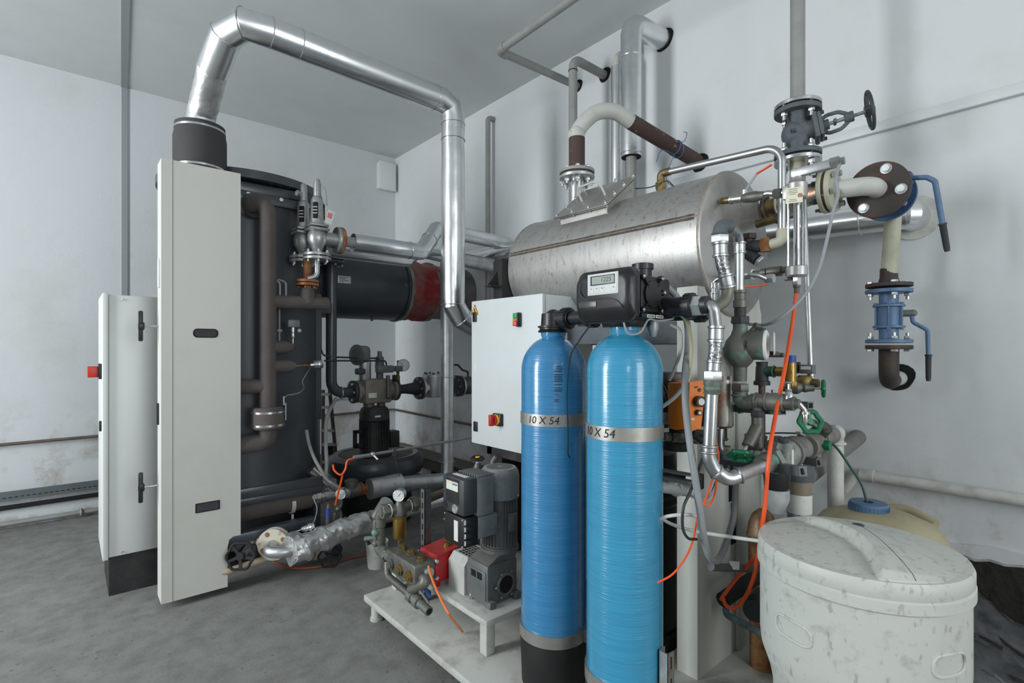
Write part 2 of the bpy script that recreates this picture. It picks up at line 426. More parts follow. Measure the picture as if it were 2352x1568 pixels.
M['seam'] = mat('grey_seam', '919596', 0.8)
M['panelseam'] = mat('panel_shadow_gap', '8d8f8b', 0.7)
M['tray'] = mat('cable_tray_grey', '646b6e', 0.6, 0.4, dirt='57534d', amt=0.5, dscale=8, dust='5c5650')
M['traybr'] = mat('dusty_tray', '4b4845', 0.8, 0.1, dirt='6a635b', amt=0.6, dscale=8, dust='766e65')
M['strut'] = mat('slotted_strut_grey', '74787a', 0.5, 0.6, dirt='5a5c5b', amt=0.5, dscale=16)

def bolts(t, c, ax, R, n, r=0.009, h=0.012, m='galv', parent=None, ph=0.0, stud=0.0):
    a, u, w = basis(ax); c = V(c)
    for i in range(n):
        th = 2*PI*i/n + ph; q = c + (u*math.cos(th) + w*math.sin(th))*R
        b = MB().hex(q + a*h/2, a, r, h)
        if stud: b.cyl(q + a*h, q + a*(h+stud), r*0.55, n=8)
        t.p('bolt', b, M[m], parent)
def boltmesh(mb, c, ax, R, n, r=0.009, h=0.012, ph=0.0, stud=0.0):
    a, u, w = basis(ax); c = V(c)
    for i in range(n):
        th = 2*PI*i/n + ph; q = c + (u*math.cos(th) + w*math.sin(th))*R
        mb.hex(q + a*h/2, a, r, h)
        if stud: mb.cyl(q + a*h, q + a*(h+stud), r*0.55, n=8)
    return mb
def disc(c, ax, R, t, n=32, mb=None):
    a = V(ax).normalized(); mb = mb or MB()
    return mb.lathe(V(c) - a*t/2, a, [(0, R*0.985), (t*0.12, R), (t*0.88, R), (t, R*0.985)], n)
def wheel(t, c, ax, R, m, lobes=5, parent=None, name='handwheel', spokes=3, rim=0.12):
    a, u, w = basis(ax); c = V(c); mb = MB()
    mb.torus(c, a, R*(0.98-rim), R*rim, 48, 8, lobes, R*(0.06 if lobes else 0))
    for i in range(spokes):
        th = 2*PI*i/spokes + 0.4
        mb.bar(c - a*R*0.05, c + (u*math.cos(th) + w*math.sin(th))*R*0.85, R*0.20, R*0.12, a)
    mb.cyl(c - a*R*0.22, c + a*R*0.14, R*0.26, n=16)
    return t.p(name, mb, m, parent)
M['gasv'] = mat('beige_grey_valve', '857f74', .55, .2, dirt='5e5a52', amt=.5, dscale=12)
M['paintrust'] = mat('pale_flange_with_rust', 'b9b5a6', .6, .1, dirt='7a4c30', amt=.9, dscale=15, lo=.56, hi=.68)
M['rust2'] = mat('rust_streaked_pipe', 'a79a86', .6, .1, dirt='8a5b36', amt=.8, dscale=10, lo=.48, hi=.65)
M['filth'] = mat('calcified_bronze', '8b908a', .6, .2, dirt='4f5856', amt=.7, dscale=22, lo=.5, hi=.65, bump=.3)
M['dustm'] = mat('dusty_metal', '85827c', .7, .3, dirt='5a564f', amt=.6, dscale=16)
M['dustd'] = mat('dark_dusty_metal', '55524d', .75, .3, dirt='3a3835', amt=.5, dscale=16)
M['blackg'] = mat('black_gloss_vessel', '17191b', .3, dirt='303030', amt=.3, dscale=6)
M['inkv'] = mat('violet_print', '5b55a8', .6, dirt='d0d0cc', amt=.9, dscale=40)
M['ruststeel2'] = mat('rusting_dome', 'b99a7e', .45, .5, dirt='7b4526', amt=.9, dscale=7, lo=.42, hi=.62)
M['patina2'] = mat('blue_green_corrosion', '5f6f70', .8, .1, dirt='8fa3a3', amt=.7, dscale=40, bump=.6)
M['bronzeb'] = mat('dull_brown_steel', '7d7b70', .45, .7, dirt='8f8d86', amt=.4, dscale=10)
# ================= THE ROOM =================
XW, YW, ZC = 3.105, 5.82, 3.81
X0, Y0 = -4.0, -4.0
struct('floor', MB().bx(X0-.1, XW+.1, Y0-.1, YW+.1, -.1, 0), M['floor'])
struct('ceiling', MB().bx(X0-.1, XW+.1, Y0-.1, YW+.1, ZC, ZC+.1), M['ceil'])
wl = struct('wall_left', MB().bx(X0-.1, XW+.1, YW, YW+.1, 0, ZC), M['wall_dim'])
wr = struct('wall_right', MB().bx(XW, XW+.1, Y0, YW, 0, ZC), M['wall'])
struct('wall_rear', MB().bx(X0-.1, XW+.1, Y0-.1, Y0, 0, ZC), M['wall'])
struct('wall_near', MB().bx(X0-.1, X0, Y0, YW, 0, ZC), M['wall'])
# joint between wall panels, running on over the ceiling
jx = PY(286, 500, YW).x
struct('trim_1', MB().bx(jx-.022, jx+.022, YW-.012, YW+.01, 0.9, ZC), M['seam'])
struct('trim_2', MB().bar((jx, YW, ZC), PZ(292, -250, ZC), .05, .02), M['seam'])
# holes where pipes leave through the right wall
def hole(px, py, r, sq=1.0):
    c = PX(px, py, XW)
    mb = MB()
    n = 20
    pts = [c + V((-.003, math.cos(2*PI*i/n)*r*(1+.10*math.sin(3*2*PI*i/n)), math.sin(2*PI*i/n)*r*sq*(1+.08*math.cos(2*2*PI*i/n+1)))) for i in range(n)]
    mb.prism(pts, (.02, 0, 0)); struct('wall_hole', mb, M['hole'], wr)
hole(2063, 866, .068); hole(1607, 374, .06); hole(1389, 172, .055); hole(1327, 198, .05); hole(1524, 92, .075)
# broken plaster at the foot of the right wall
mb = MB(); pts = []
for i in range(46):
    y = 0.75 - i*0.05
    pts.append(V((XW-.012, y, 0.51 + 0.035*noise.noise(V((y*4, 0, 0))) + 0.02*noise.noise(V((y*13, 5, 0))))))
pts += [V((XW-.012, -1.5, 0)), V((XW-.012, 0.75, 0))]
mb.prism(pts, (.03, 0, 0)); struct('exposed_masonry', mb, M['soil'], wr)
mb = MB(); pts = []
for i in range(46):
    y = 0.75 - i*0.05
    pts.append(V((XW-.016, y, 0.565 + 0.03*noise.noise(V((y*5, 2, 0))))))
for i in range(46):
    y = -1.5 + i*0.05
    pts.append(V((XW-.016, y, 0.525 + 0.035*noise.noise(V((y*4, 0, 0))) + 0.02*noise.noise(V((y*13, 5, 0))))))
mb.prism(pts, (.03, 0, 0)); struct('plaster_edge', mb, M['wall'], wr)

# wall-mounted runs
one('cable_trunking', MB().box((XW-.016, 0.0, 2.56), (.030, 3.9, .05), bev=.004), M['cabinet'], 'long white cable trunking fixed high along the right wall', 'trunking')
t = T('junction_box', 'small white square box high in the room corner', 'box', (2.96, YW-.05, 3.37))
t.p('body', MB().bx(2.85, 3.06, YW-.075, YW, 3.38, 3.70, .006), M['white'])
t.p('lid', MB().bx(2.842, 3.068, YW-.09, YW-.076, 3.372, 3.708, .005), M['white'])
# thin brown heating pipe along both walls
mb = MB().pipe([(X0+.3, YW-.04, .665), (XW-.05, YW-.04, .70), (XW-.05, 2.6, .68)], .013, .04, 10)
for x in (-.6, .5, 1.6, 2.6): mb.torus((x, YW-.04, .675 + (x+3)*.005), EX, .014, .005, 14, 6)
for x in (-.6, .5, 1.6, 2.6): mb.cyl((x, YW-.04, .675+(x+3)*.005), (x, YW, .675+(x+3)*.005), .006, n=8)
one('wall_pipe', mb, M['copperb'], 'thin brown pipe running at knee height round both walls', 'pipe')
# left wall low runs
t = T('cable_tray', 'grey perforated cable tray low on the left wall', 'cable tray', (-1, YW-.05, .24))
t.p('tray', MB().bx(X0+.3, 1.2, YW-.10, YW, .245, .25).bx(X0+.3, 1.2, YW-.102, YW-.1, .245, .315), M['tray'])
mb = MB()
for i in range(90): mb.bx(-2.2+i*.035, -2.2+i*.035+.02, YW-.1035, YW-.102, .262, .268)
t.p('slots', mb, M['hole'])
one('black_pipe', MB().bar((X0+.3, YW-.03, .165), (1.2, YW-.03, .175), .03, .035, bev=.008), M['blackm'], 'black trunking strip low on the left wall under the tray', 'trunking')
mb = MB().pipe([(X0+.3, YW-.04, .045), (1.2, YW-.04, .045)], .02, n=10)
for x in (-1.02, .1): mb.torus((x, YW-.04, .045), EX, .026, .01, 14, 6)
one('floor_pipe', mb, M['paintg'], 'grey pipe at the foot of the left wall just above the floor', 'pipe')
# trays behind the burner along right wall and far wall
t = T('cable_tray', 'dusty brown cable tray low along the right wall behind the steel pipe', 'cable tray', (2.95, 4.2, .2))
t.p('tray', MB().bx(2.86, XW-.004, 1.9, YW-.12, .225, .235).bx(2.85, 2.862, 1.9, YW-.12, .19, .30), M['traybr'])
t.p('cover', MB().bx(2.83, XW-.03, 1.95, YW-.2, .302, .312), M['traybr'])
for y in (2.2, 3.4, 4.6): t.p('bracket', MB().bx(2.88, XW-.004, y, y+.03, .0, .225), M['traybr'])
t = T('cable_tray', 'dusty tray on the far wall behind the burner drum', 'cable tray', (2.0, YW-.1, .2))
t.p('tray', MB().bx(1.25, XW-.28, YW-.2, YW, .225, .235).bx(1.25, XW-.28, YW-.21, YW-.198, .19, .30), M['traybr'])

# pipe on the right wall with elbow (grey, thin)
z = 3.64
one('conduit', MB().pipe([(XW, 3.86, z), (3.03, 3.86, z), (3.03, 3.86, .9)], .024, .06, 12), M['paintg'], 'thin grey vertical pipe on the right wall beside the big duct', 'pipe')
# ceiling heating pipe
t = T('ceiling_pipe', 'grey pipe crossing under the ceiling and turning into the right wall', 'pipe', (2.284, 2.0, 3.53))
a = V((2.284, -.6, 3.56)); b = V((2.284, 2.79, 3.525)); c = V((XW+.02, 2.79, 3.55))
t.p('pipe', MB().pipe([a, b, c], .028, .05, 14), M['paintg'])
t.p('elbow', MB().pipe([b - EY*.07, b, b + EX*.07], .033, .045, 14), M['paintg'])
# two grey risers with bends into wall
t = T('riser_pipe', 'grey painted riser bending into the wall above the curved white pipe', 'pipe', (2.753, 2.52, 2.3))
t.p('pipe', MB().pipe([(2.753, 2.52, 2.2), (2.753, 2.52, 3.53), (XW+.02, 2.52, 3.53)], .031, .07, 16), M['paintg'])
t.p('weld_ring', MB().torus((2.753, 2.52, 3.44), EZ, .031, .004), M['rustd'])
# white painted arched pipe
t = T('steam_pipe', 'arched white pipe with peeled brown ends running from tank flange into the wall', 'pipe', (2.2, 1.984, 2.4))
s0 = V((2.2, 1.984, 2.44)); s1 = PX(1320, 342, 2.2); s1.y = 1.984
A = [s0, V((2.2, 1.984, 2.66)), Pd(1338, 285, 2.97), Pd(1370, 255, 2.985), Pd(1412, 254, 3.01), Pd(1450, 278, 3.05)]
arch = crom([V((2.2, 1.984, 2.60)), V((2.2, 1.984, 2.67)), Pd(1322, 312, 2.955), Pd(1340, 283, 2.96), Pd(1372, 258, 2.975), Pd(1412, 257, 3.01), Pd(1448, 279, 3.06)], 8)
t.p('bend', MB().pipe(arch, .044, n=20), M['paint'])
t.p('lower_end', MB().pipe([s0, V((2.2, 1.984, 2.645))], .0455, n=20), M['rustd'], label='brown lower end with peeled paint')
t.p('wall_end', MB().pipe([arch[-1], PX(1607, 374, XW+.02)], .045, n=20), M['rustd'], label='brown flaking end entering the wall')
w0 = arch[-1].lerp(PX(1607, 374, XW), .62)
mb = MB(); dr = (PX(1607, 374, XW) - arch[-1]).normalized()
mb.torus(w0, dr, .047, .0025, 24, 6); mb.torus(w0 + dr*.02, (dr + EZ*.5), .053, .0025, 24, 6)
mb.pipe([w0 + EZ*.04, Pd(1570, 325, 3.15), Pd(1578, 306, 3.1), Pd(1570, 303, 3.1)], .0022, n=6, smooth=True)
mb.pipe([w0 - EZ*.04, Pd(1520, 345, 3.1), Pd(1507, 372, 3.0)], .0022, n=6, smooth=True)
mb.pipe([w0 - EZ*.04, Pd(1540, 375, 3.0), Pd(1530, 400, 2.9), Pd(1535, 420, 2.7), Pd(1546, 428, 2.6)], .0022, n=6, smooth=True)
one('string', mb, M['bluewire'], 'blue wire knotted round the brown pipe by the wall', 'string')

# insulated aluminium risers by the wall
def bead_ring(c, ax, r): return MB().torus(c, ax, r, .004, 28, 6)
t = T('insulated_riser', 'aluminium clad riser with elbow into the wall, the widest of the three', 'pipe', (2.8, 2.05, 2.3), 'aluminium clad risers on the right wall')
t.p('cladding', MB().pipe([(2.8, 2.05, 2.70), (2.8, 2.05, 3.575), (XW+.01, 2.02, 3.575)], .069, .07, 28, 3), M['alu'], sharp=18)
t.p('joint_band', bead_ring((2.8, 2.05, 3.35), EZ, .07), M['alu'])
t.p('joint_band', bead_ring((2.8, 2.05, 2.72), EZ, .07), M['alu'])
t.p('inner_pipe', MB().cyl((2.8, 2.05, 2.2), (2.8, 2.05, 2.75), .034), M['paintg'])
t.p('cavity', MB().cyl((2.8, 2.05, 2.7005), (2.8, 2.05, 2.699), .064), M['hole'])
t = T('insulated_riser', 'aluminium clad riser with grey bend, left of the widest one', 'pipe', (2.9, 2.25, 2.1), 'aluminium clad risers on the right wall')
t.p('cladding', MB().cyl((2.9, 2.24, 2.15), (2.9, 2.24, 3.40), .046, n=28), M['alu'])
t.p('bend', MB().pipe([(2.9, 2.24, 3.39), (2.9, 2.24, 3.50), (XW+.01, 2.22, 3.52)], .026, .06, 16), M['paint'])
t = T('insulated_riser', 'narrow aluminium clad riser squeezed between the two others', 'pipe', (2.98, 2.2, 2.1), 'aluminium clad risers on the right wall')
t.p('cladding', MB().cyl((2.985, 2.20, 2.15), (2.985, 2.20, 3.47), .038, n=28), M['alu'])
t.p('bend', MB().pipe([(2.985, 2.20, 3.46), (2.985, 2.20, 3.60), (XW+.01, 2.20, 3.61)], .02, .05, 16), M['paint'])
# insulated pipe along the right wall
t = T('insulated_pipe', 'aluminium clad pipe along the right wall passing behind the steel tank', 'pipe', (3.0, 2, 2.0))
pp = [PX(2088, 492, 3.0), V((2.99, 1.95, 2.12)), V((2.99, 2.9, 2.33)), PX(1070, 594, 2.99)]
t.p('cladding', MB().pipe(pp, .066, .3, 28, 5), M['alu'])
e = PX(2088, 492, 3.0)
t.p('elbow', MB().pipe([e + EY*.06, e, V((XW, e.y, e.z))], .067, .06, 28, 3), M['alu'], sharp=18)
t.p('wall_rosette', MB().lathe((XW-.012, e.y, e.z), EX, [(0, .07), (.002, .105), (.012, .105)], 32), M['pvc'], label='pale round collar on the wall')
for q in (PX(1980, 507, 3.0), PX(1860, 528, 3.0)):
    t.p('joint_band', bead_ring(q, pp[0]-pp[1], .067), M['alu'])
# white PVC low on the right wall
t = T('waste_pipe', 'white plastic pipe low on the right wall above the broken plaster', 'pipe', (3.05, 0, .8))
q0 = PX(1965, 1100, 3.06)
t.p('pipe', MB().pipe([(3.06, -3.0, .80), (3.06, q0.y, .81), (3.06, q0.y+.05, .72)], .026, .05, 16), M['pvc'])
t.p('socket', MB().cyl((3.06, q0.y-.02, .81), (3.06, q0.y-.08, .81), .031), M['pvc'])
# film and rubbish at the right
mb = MB(); n1, n2 = 44, 30
for i in range(n1):
    for j in range(n2):
        u = i/(n1-1); w = j/(n2-1)
        y = .62 - u*1.5; z = .40*(1-w)**.8 * (0.85+.3*noise.noise(V((u*5, 1, 0))))
        x = 3.06 - .42*w + .09*noise.noise(V((u*7, w*5, 2))) + .035*noise.noise(V((u*21, w*17, 5)))
        mb.v.append(V((min(x, 3.08), y + .05*noise.noise(V((u*6, w*9, 9))), max(.012, z + .04*noise.noise(V((u*14, w*11, 4)))))))
for i in range(n1-1):
    for j in range(n2-1):
        a = i*n2+j; mb.f.append((a, a+1, a+n2+1, a+n2))
one('plastic_sheet', mb, M['film'], 'crumpled clear plastic sheet against the wall behind the white barrel', 'plastic sheet', sharp=25)
mb = MB().pipe([(2.45, .3, .06), (2.55, .1, .07), (2.5, -.15, .06), (2.66, -.3, .07)], .03, n=12, smooth=True)
one('black_hose', mb, M['blackm'], 'black corrugated hose on the floor at the right edge', 'hose')
# ================= STEAM BOILER (left) =================
BX, BY, BR = .985, 4.134, .52
t = T('steam_boiler', 'tall dark cylindrical steam boiler with white front casing', 'boiler', (BX, BY, 0))
t.p('shell', MB().lathe((BX, BY, .53), EZ, [(0, BR), (1.93, BR)], 64), M['boiler'])
t.p('lid', MB().lathe((BX, BY, 2.545), EZ, [(0, BR+.015), (.055, BR+.015), (.06, BR-.01), (.085, .2), (.09, 0)], 64), M['boiler2'])
mb = MB()
mb.bx(.7, 1.36, 3.66, 3.74, 2.47, 2.53, .006).bx(.7, 1.32, 3.60, 3.68, 2.39, 2.45, .006)
mb.bx(.66, 1.3, 3.85, 4.4, 2.455, 2.55)
t.p('top_frame', mb, M['boiler2'])
for x, y in ((.88, 3.598), (1.08, 3.598), (1.25, 3.598)): t.p('bolt', MB().hex((x, y, 2.435), EY, .014, .02), M['galv'])
for i in range(5): t.p('bolt', MB().hex((1.05+.06*i, 3.70, 2.533), EZ, .008, .01), M['galv'])
# casing panel (Y = 3.417)
PY0, PY1 = 3.417, 3.565
poly = [(.397, .04), (.725, .04), (.725, .275), (.7335, .315), (.755, .33), (.795, .33), (.795, 2.50), (.397, 2.50)]
cas = t.p('casing_panel', MB().prism([V((x, PY0, z)) for x, z in poly], (0, PY1-PY0, 0)), M['cream'], label='tall cream white casing panel')
t.p('panel_seam', MB().bx(.4485, .4525, PY0-.0008, PY0+.001, .041, 2.499), M['panelseam'], cas)
def slot(x, z, w, h, r, m, nm):
    pts = []
    for cx_, cz_, a0 in ((w/2-r, h/2-r, 0), (-w/2+r, h/2-r, 90), (-w/2+r, -h/2+r, 180), (w/2-r, -h/2+r, 270)):
        for k in range(6):
            a = math.radians(a0 + k*18); pts.append(V((x+cx_+r*math.cos(a), PY0-.002, z+cz_+r*math.sin(a))))
    fr = MB().prism(pts, (0, .004, 0)); g = t.p(nm, fr, M['blackm'], cas)
    c = V((x, 0, z)); pts2 = [V((x+(p.x-x)*.86, PY0-.003, z+(p.z-z)*.76)) for p in pts]
    t.p('recess', MB().prism(pts2, (0, .002, 0)), m, cas)
slot(.612, 1.538, .128, .052, .022, M['rubber'], 'recessed_handle')
slot(.622, .535, .125, .055, .004, M['smoke'], 'recessed_handle')
t.p('side_catch', MB().bx(.388, .4, 3.46, 3.50, 1.79, 1.95, .004), M['white'], cas)
t.p('side_catch', MB().bx(.388, .4, 3.5, 3.54, 1.02, 1.14, .002), M['ink'], cas)
for z in (1.575, .675):
    h = t.p('t_handle', MB().bar((.315, 3.53, z-.085), (.315, 3.53, z+.085), .022, .018, EY, .007).box((.318, 3.53, z), (.03, .026, .045), None, .008), M['black'], cas)
    t.p('rod', MB().cyl((.315, 3.53, z), (.40, 3.53, z), .006, n=10), M['galv'], h)
# dark column and pipes in front of shell
c0 = Pd(573, 500, 3.40)
t.p('riser_column', MB().lathe((c0.x, c0.y, 1.265), EZ, [(0, .066), (.02, .072), (1.12, .072)], 32), M['boiler2'])
t.p('riser_column', MB().lathe((c0.x, c0.y, .93), EZ, [(0, .058), (.31, .058)], 32), M['boiler2'])
pv = Pd(615, 600, 3.24); vx, vy = pv.x, pv.y
zt = 2.36; zb = 1.45 - 140/1187*3.24
hp = V((vx, vy, zt))
ins = t.p('insulated_pipe', MB().pipe([(vx, vy, zb), (vx, vy, zt), (vx-.16, vy+.30, zt)], .050, .075, 24, 8), M['insul'])
t.p('collar', MB().lathe((vx-.055, vy+.12, zt), V((-.16, .3, 0)), [(0, .075), (.012, .078), (.02, .06)], 28), M['smoke'], ins)
zA = 1.45 + 106/1187*3.3
ya = vy
b1 = t.p('insulated_branch', MB().cyl((vx, ya, zA), PY(752, 697, ya), .043, n=24), M['insul'])
for (py, x1) in ((797, 672), (840, 678)):
    e = PY(x1, py, ya); s = V((vx, ya, e.z)); mid = s.lerp(e, .72)
    t.p('insulated_branch', MB().lathe(s, e-s, [(0, .04), ((mid-s).length, .04), ((e-s).length, .026)], 20), M['insul'])
e = PY(555, 888, ya + .0); t.p('insulated_branch', MB().cyl((vx, ya, 1.45-86/1187*3.24), (vx-.25, ya+.05, 1.45-86/1187*3.24), .044, n=20), M['insul'])
# cup with strap bands
cz0, cz1 = 1.45-186/1187*3.2, 1.45-136/1187*3.2
cup = t.p('pipe_muff', MB().lathe((vx, vy, cz0), EZ, [(0, .085), (.01, .096), (cz1-cz0-.01, .096), (cz1-cz0, .085)], 32), M['insul'])
for z in (cz0+.025, cz1-.03): t.p('strap', MB().lathe((vx, vy, z-.006), EZ, [(0, .0975), (.012, .0975)], 32), M['chrome'], cup)
t.p('buckle', MB().bx(vx+.098, vx+.106, vy-.02, vy+.02, cz1-.09, cz1+.02), M['chrome'], cup)
t.p('insulated_pipe', MB().pipe([(vx, vy, cz0+.01), (vx, vy, cz0-.08), (vx-.3, vy+.05, cz0-.10)], .055, .09, 24, 8), M['insul'])
# tee up to the safety valve flange
tz = Pd(702, 660, 3.424)
t.p('insulated_branch', MB().lathe((tz.x, ya, zA), EZ, [(0, .048), (.07, .046), (.10, .04)], 24), M['insul'])
# sensors
s0 = PY(678, 840, ya); s1 = PY(712, 838, ya)
sn = t.p('temperature_sensor', MB().cyl(s0, s1, .005, n=8), M['rust'])
hd = (s1-s0).normalized()
t.p('sensor_head', MB().lathe(s1, hd, [(0, .012), (.02, .016), (.022, .028), (.05, .03), (.052, .034), (.062, .034), (.066, .028), (.08, .026)], 20), M['chrome'], sn)
t.p('sensor_cable', MB().pipe([s1 + hd*.02, PY(706, 855, 3.6), PY(695, 875, 3.62), PY(698, 887, 3.64)], .0035, n=6, smooth=True), M['cableg'], sn)
g0 = PY(652, 912, 3.42)
sn = t.p('temperature_sensor', MB().cyl(g0 - EZ*.05, g0, .007, n=10).pipe([g0, PY(660, 908, 3.45), PY(672, 906, 3.48)], .008, n=8), M['chrome'])
t.p('sensor_cable', MB().pipe([PY(672, 906, 3.48), PY(690, 900, 3.52), PY(699, 890, 3.64)], .0035, n=6, smooth=True), M['cableg'], sn)
p0 = PY(673, 743, 3.5)
ps = t.p('pressure_switch', MB().box(p0, (.075, .05, .05), None, .006), M['gear'])
t.p('stem', MB().lathe(p0 - EZ*.025, -EZ, [(0, .012), (.03, .012), (.031, .008), (.05, .012), (.07, .008), (.072, .004), (.13, .004)], 12), M['chrome'], ps)
t.p('connector', MB().ball(p0 + V((.04, 0, -.045)), .013), M['pvc'], ps)
for px in (643, 657):
    a = PY(px, 683, 3.46)
    t.p('capillary_tube', MB().pipe([a, a + EZ*.10, a + V((-.04, .03, .115))], .006, .03, 10), M['paintg'])
a = PY(642, 700, 3.5); t.p('capillary_tube', MB().pipe([a, a - EZ*.23], .005, n=8).box(a - EZ*.165, (.03, .015, .015), None, .003), M['paintg'])
t.p('door_edge', MB().bx(BX+.40, BX+.44, 3.80, 3.83, .93, 1.85).bx(BX+.36, BX+.375, 3.79, 3.81, .93, 1.85), M['boiler2'])
# beams and base
mb = MB().bx(.72, 1.36, 3.59, 3.655, .495, .56, .006).bx(.72, 1.36, 3.585, 3.62, .455, .497, .005)
mb.bx(.72, 1.25, 3.42, 3.50, .275, .335, .006)
mb.bx(.62, .67, 3.75, 4.55, 0, .53).bx(1.35, 1.40, 3.75, 4.55, 0, .53)
t.p('base_frame', mb, M['boiler2'])
t.p('dark_void_fill', MB().lathe((BX, BY, .12), EZ, [(0, .40), (.42, .40)], 48), M['blackm'])  # black solid standing in for the dark void below the shell

# electric cabinet
t = T('electrical_cabinet', 'white floor standing electrical cabinet left of the boiler casing', 'cabinet', (.29, 4.05, 0))
t.p('body', MB().bx(.172, .43, 3.822, 4.30, .228, 1.765, .004), M['white'])
t.p('door', MB().bx(.160, .186, 3.80, 4.30, .222, 1.772, .003), M['white'])
t.p('side_panel', MB().bx(.190, .43, 3.812, 3.824, .232, 1.76, .002), M['white'])
t.p('plinth', MB().bx(.19, .43, 3.83, 4.28, 0, .228), M['motord'])
sw = t.p('switch_base', MB().bx(.145, .160, 3.88, 3.96, 1.27, 1.36, .003), M['black'])
t.p('switch_knob', MB().bx(.095, .145, 3.90, 3.94, 1.28, 1.345, .004), M['redsw'], sw)
t.p('lock', MB().bx(.148, .160, 3.9, 3.93, .96, 1.02, .003), M['black'])
for z in (.25, 1.74): t.p('bolt', MB().hex((.25, 3.81, z), EY, .006, .008), M['galv'])

# ================= FLUE from boiler =================
FYc, FZ, FR = 4.40, 2.004, .292
t = T('flue_drum', 'black horizontal flue drum leaving the boiler to the right', 'flue', (2.0, FYc, FZ-FR))
xe = 2.33
t.p('shell', MB().lathe((1.42, FYc, FZ), EX, [(0, FR), (xe-1.42, FR), (xe-1.42+.001, FR+.012), (xe-1.42+.02, FR+.012), (xe-1.42+.03, FR-.02)], 56), M['boiler'])
q = PY(791, 642, FYc-FR); lp = t.p('type_plate', MB().box((q.x, FYc-FR+.001, q.z), (.11, .004, .06), None, .001), M['silverlab'])
mb = MB()
for i in range(4): mb.bx(q.x-.045, q.x-.045+[.07, .05, .08, .04][i], FYc-FR-.0022, FYc-FR-.0005, q.z+.015-.012*i, q.z+.019-.012*i)
t.p('print', mb, M['ink'], lp)
q = PY(932, 655, FYc-FR+.005); t.p('bolt', MB().ball(q, .014), M['bluewire'])
q = PY(853, 735, FYc-.05); t.p('drain_plug', MB().cyl((q.x, FYc-.06, FZ-FR+.01), (q.x, FYc-.06, FZ-FR-.015), .012, n=10), M['copperb'])
t.p('clamp_ring', MB().lathe((xe+.03, FYc, FZ), EX, [(0, FR-.015), (.003, FR), (.035, FR), (.038, FR-.015)], 56), mat('greenish_steel_ring', '8a8f86', .5, .4, dirt='6a5a48', amt=.6, dscale=9))
mb = MB().foil([(xe+.06, FYc, FZ), (2.70, FYc, FZ)], FR-.012, .035, .02, 64, seed=4, fr=6)
t.p('canvas_joint', mb, M['redcloth'], label='dusty red canvas connector', sharp=50)
t.p('clamp_ring', MB().lathe((2.66, FYc, FZ), EX, [(0, FR-.025), (.003, FR-.005), (.03, FR-.005)], 48), M['duct'])
t.p('outlet_duct', MB().lathe((2.68, FYc, FZ), EX, [(0, FR-.03), (XW-2.68, FR-.03)], 48), M['duct'])
t.p('bracket', MB().bx(1.27, 1.55, 3.90, 3.94, 1.715, 1.80, .01), M['boiler2'])

# ================= BIG ALUMINIUM DUCT =================
t = T('flue_pipe', 'large shiny aluminium duct rising off the boiler, crossing and dropping behind the control box', 'duct', (.617, 3.6, 2.5))
bs = PY(460, 330, 3.60); sx, sy = bs.x, 3.60
t.p('rubber_sleeve', MB().lathe((sx, sy, 2.49), EZ, [(0, .132), (.06, .134), (.08, .142), (.22, .142), (.25, .136), (.30, .134), (.31, .10)], 40), M['rubber'], label='dark rubber sleeve on the casing')
for z in (2.525, 2.755): t.p('strap', MB().lathe((sx, sy, z), EZ, [(0, .1365), (.012, .1365)], 40), M['chrome'])
P0 = V((sx, sy, 2.78)); P1 = V((sx, sy, 2.90)); P2 = Pd(518, 95, 2.86); P3 = Pd(545, 62, 2.83)
run0 = PY(590, 73, 3.056); run1 = PY(1000, 228, 3.056)
zz = (run0.z+run1.z)/2
rd = .083
Pk = V((sx+.02, 3.42, 2.975)); Pe = V((.685, 3.13, 3.185))
top = [P0, V((sx, sy, 2.86)), V((.655, 3.30, 3.12)), V((.69, 3.13, 3.215)), V((.80, 3.062, 3.215)), V((.93, 3.056, 3.20)), V((2.045, 3.056, 3.185))]
t.p('foil_riser', MB().foil([P0, V((sx, sy, 2.86)), V((.645, 3.35, 3.08))], rd-.004, .012, .02, 30, .05, 3, 7), M['foil'], label='crumpled foil section above the sleeve', sharp=30)
body = t.p('duct_run', MB().pipe([V((.640, 3.38, 3.055)), V((.672, 3.20, 3.185)), V((.735, 3.085, 3.215)), V((.86, 3.056, 3.205)), V((2.0, 3.056, 3.185))], rd, n=32), M['alu'], sharp=16)
for q, ax in ((V((.672, 3.20, 3.185)), V((.1, -.3, .18))), (V((.735, 3.085, 3.215)), V((.1, -.09, 0))), (V((.86, 3.056, 3.205)), EX), (V((1.02, 3.056, 3.202)), EX), (V((1.93, 3.056, 3.186)), EX)):
    t.p('joint_band', MB().torus(q, ax, rd+.001, .003, 32, 6), M['chrome'])
mb = MB().foil([V((2.0, 3.056, 3.185)), V((2.045+.05, 3.056, 3.15)), V((2.1, 3.056, 3.08))], rd, .002, .03, 32, .02, 5, 6)
drop = [V((1.98, 3.056, 3.185)), V((2.06, 3.056, 3.155)), V((2.085, 3.056, 3.08)), V((2.085, 3.056, 1.80))]
t.p('bend', MB().pipe(drop[:3] + [V((2.085, 3.056, 3.0))], rd, n=32), M['alu'], sharp=16)
t.p('vertical_drop', MB().foil([V((2.085, 3.056, 3.0)), V((2.085, 3.056, 1.80))], rd-.001, .0055, .03, 32, .02, 8, 5), M['alu'], sharp=26)
for z in (3.04, 2.93): t.p('joint_band', MB().torus((2.085, 3.056, z), EZ, rd+.001, .003, 32, 6), M['chrome'])
el = [V((2.085, 3.056, 1.81)), V((2.085, 3.056, 1.76)), V((2.15, 3.056, 1.67)), V((2.25, 3.056, 1.625)), V((2.6, 3.056, 1.60)), V((2.9, 3.056, 1.60))]
t.p('lower_bend', MB().pipe(el, rd, n=32), M['alu'], sharp=16)
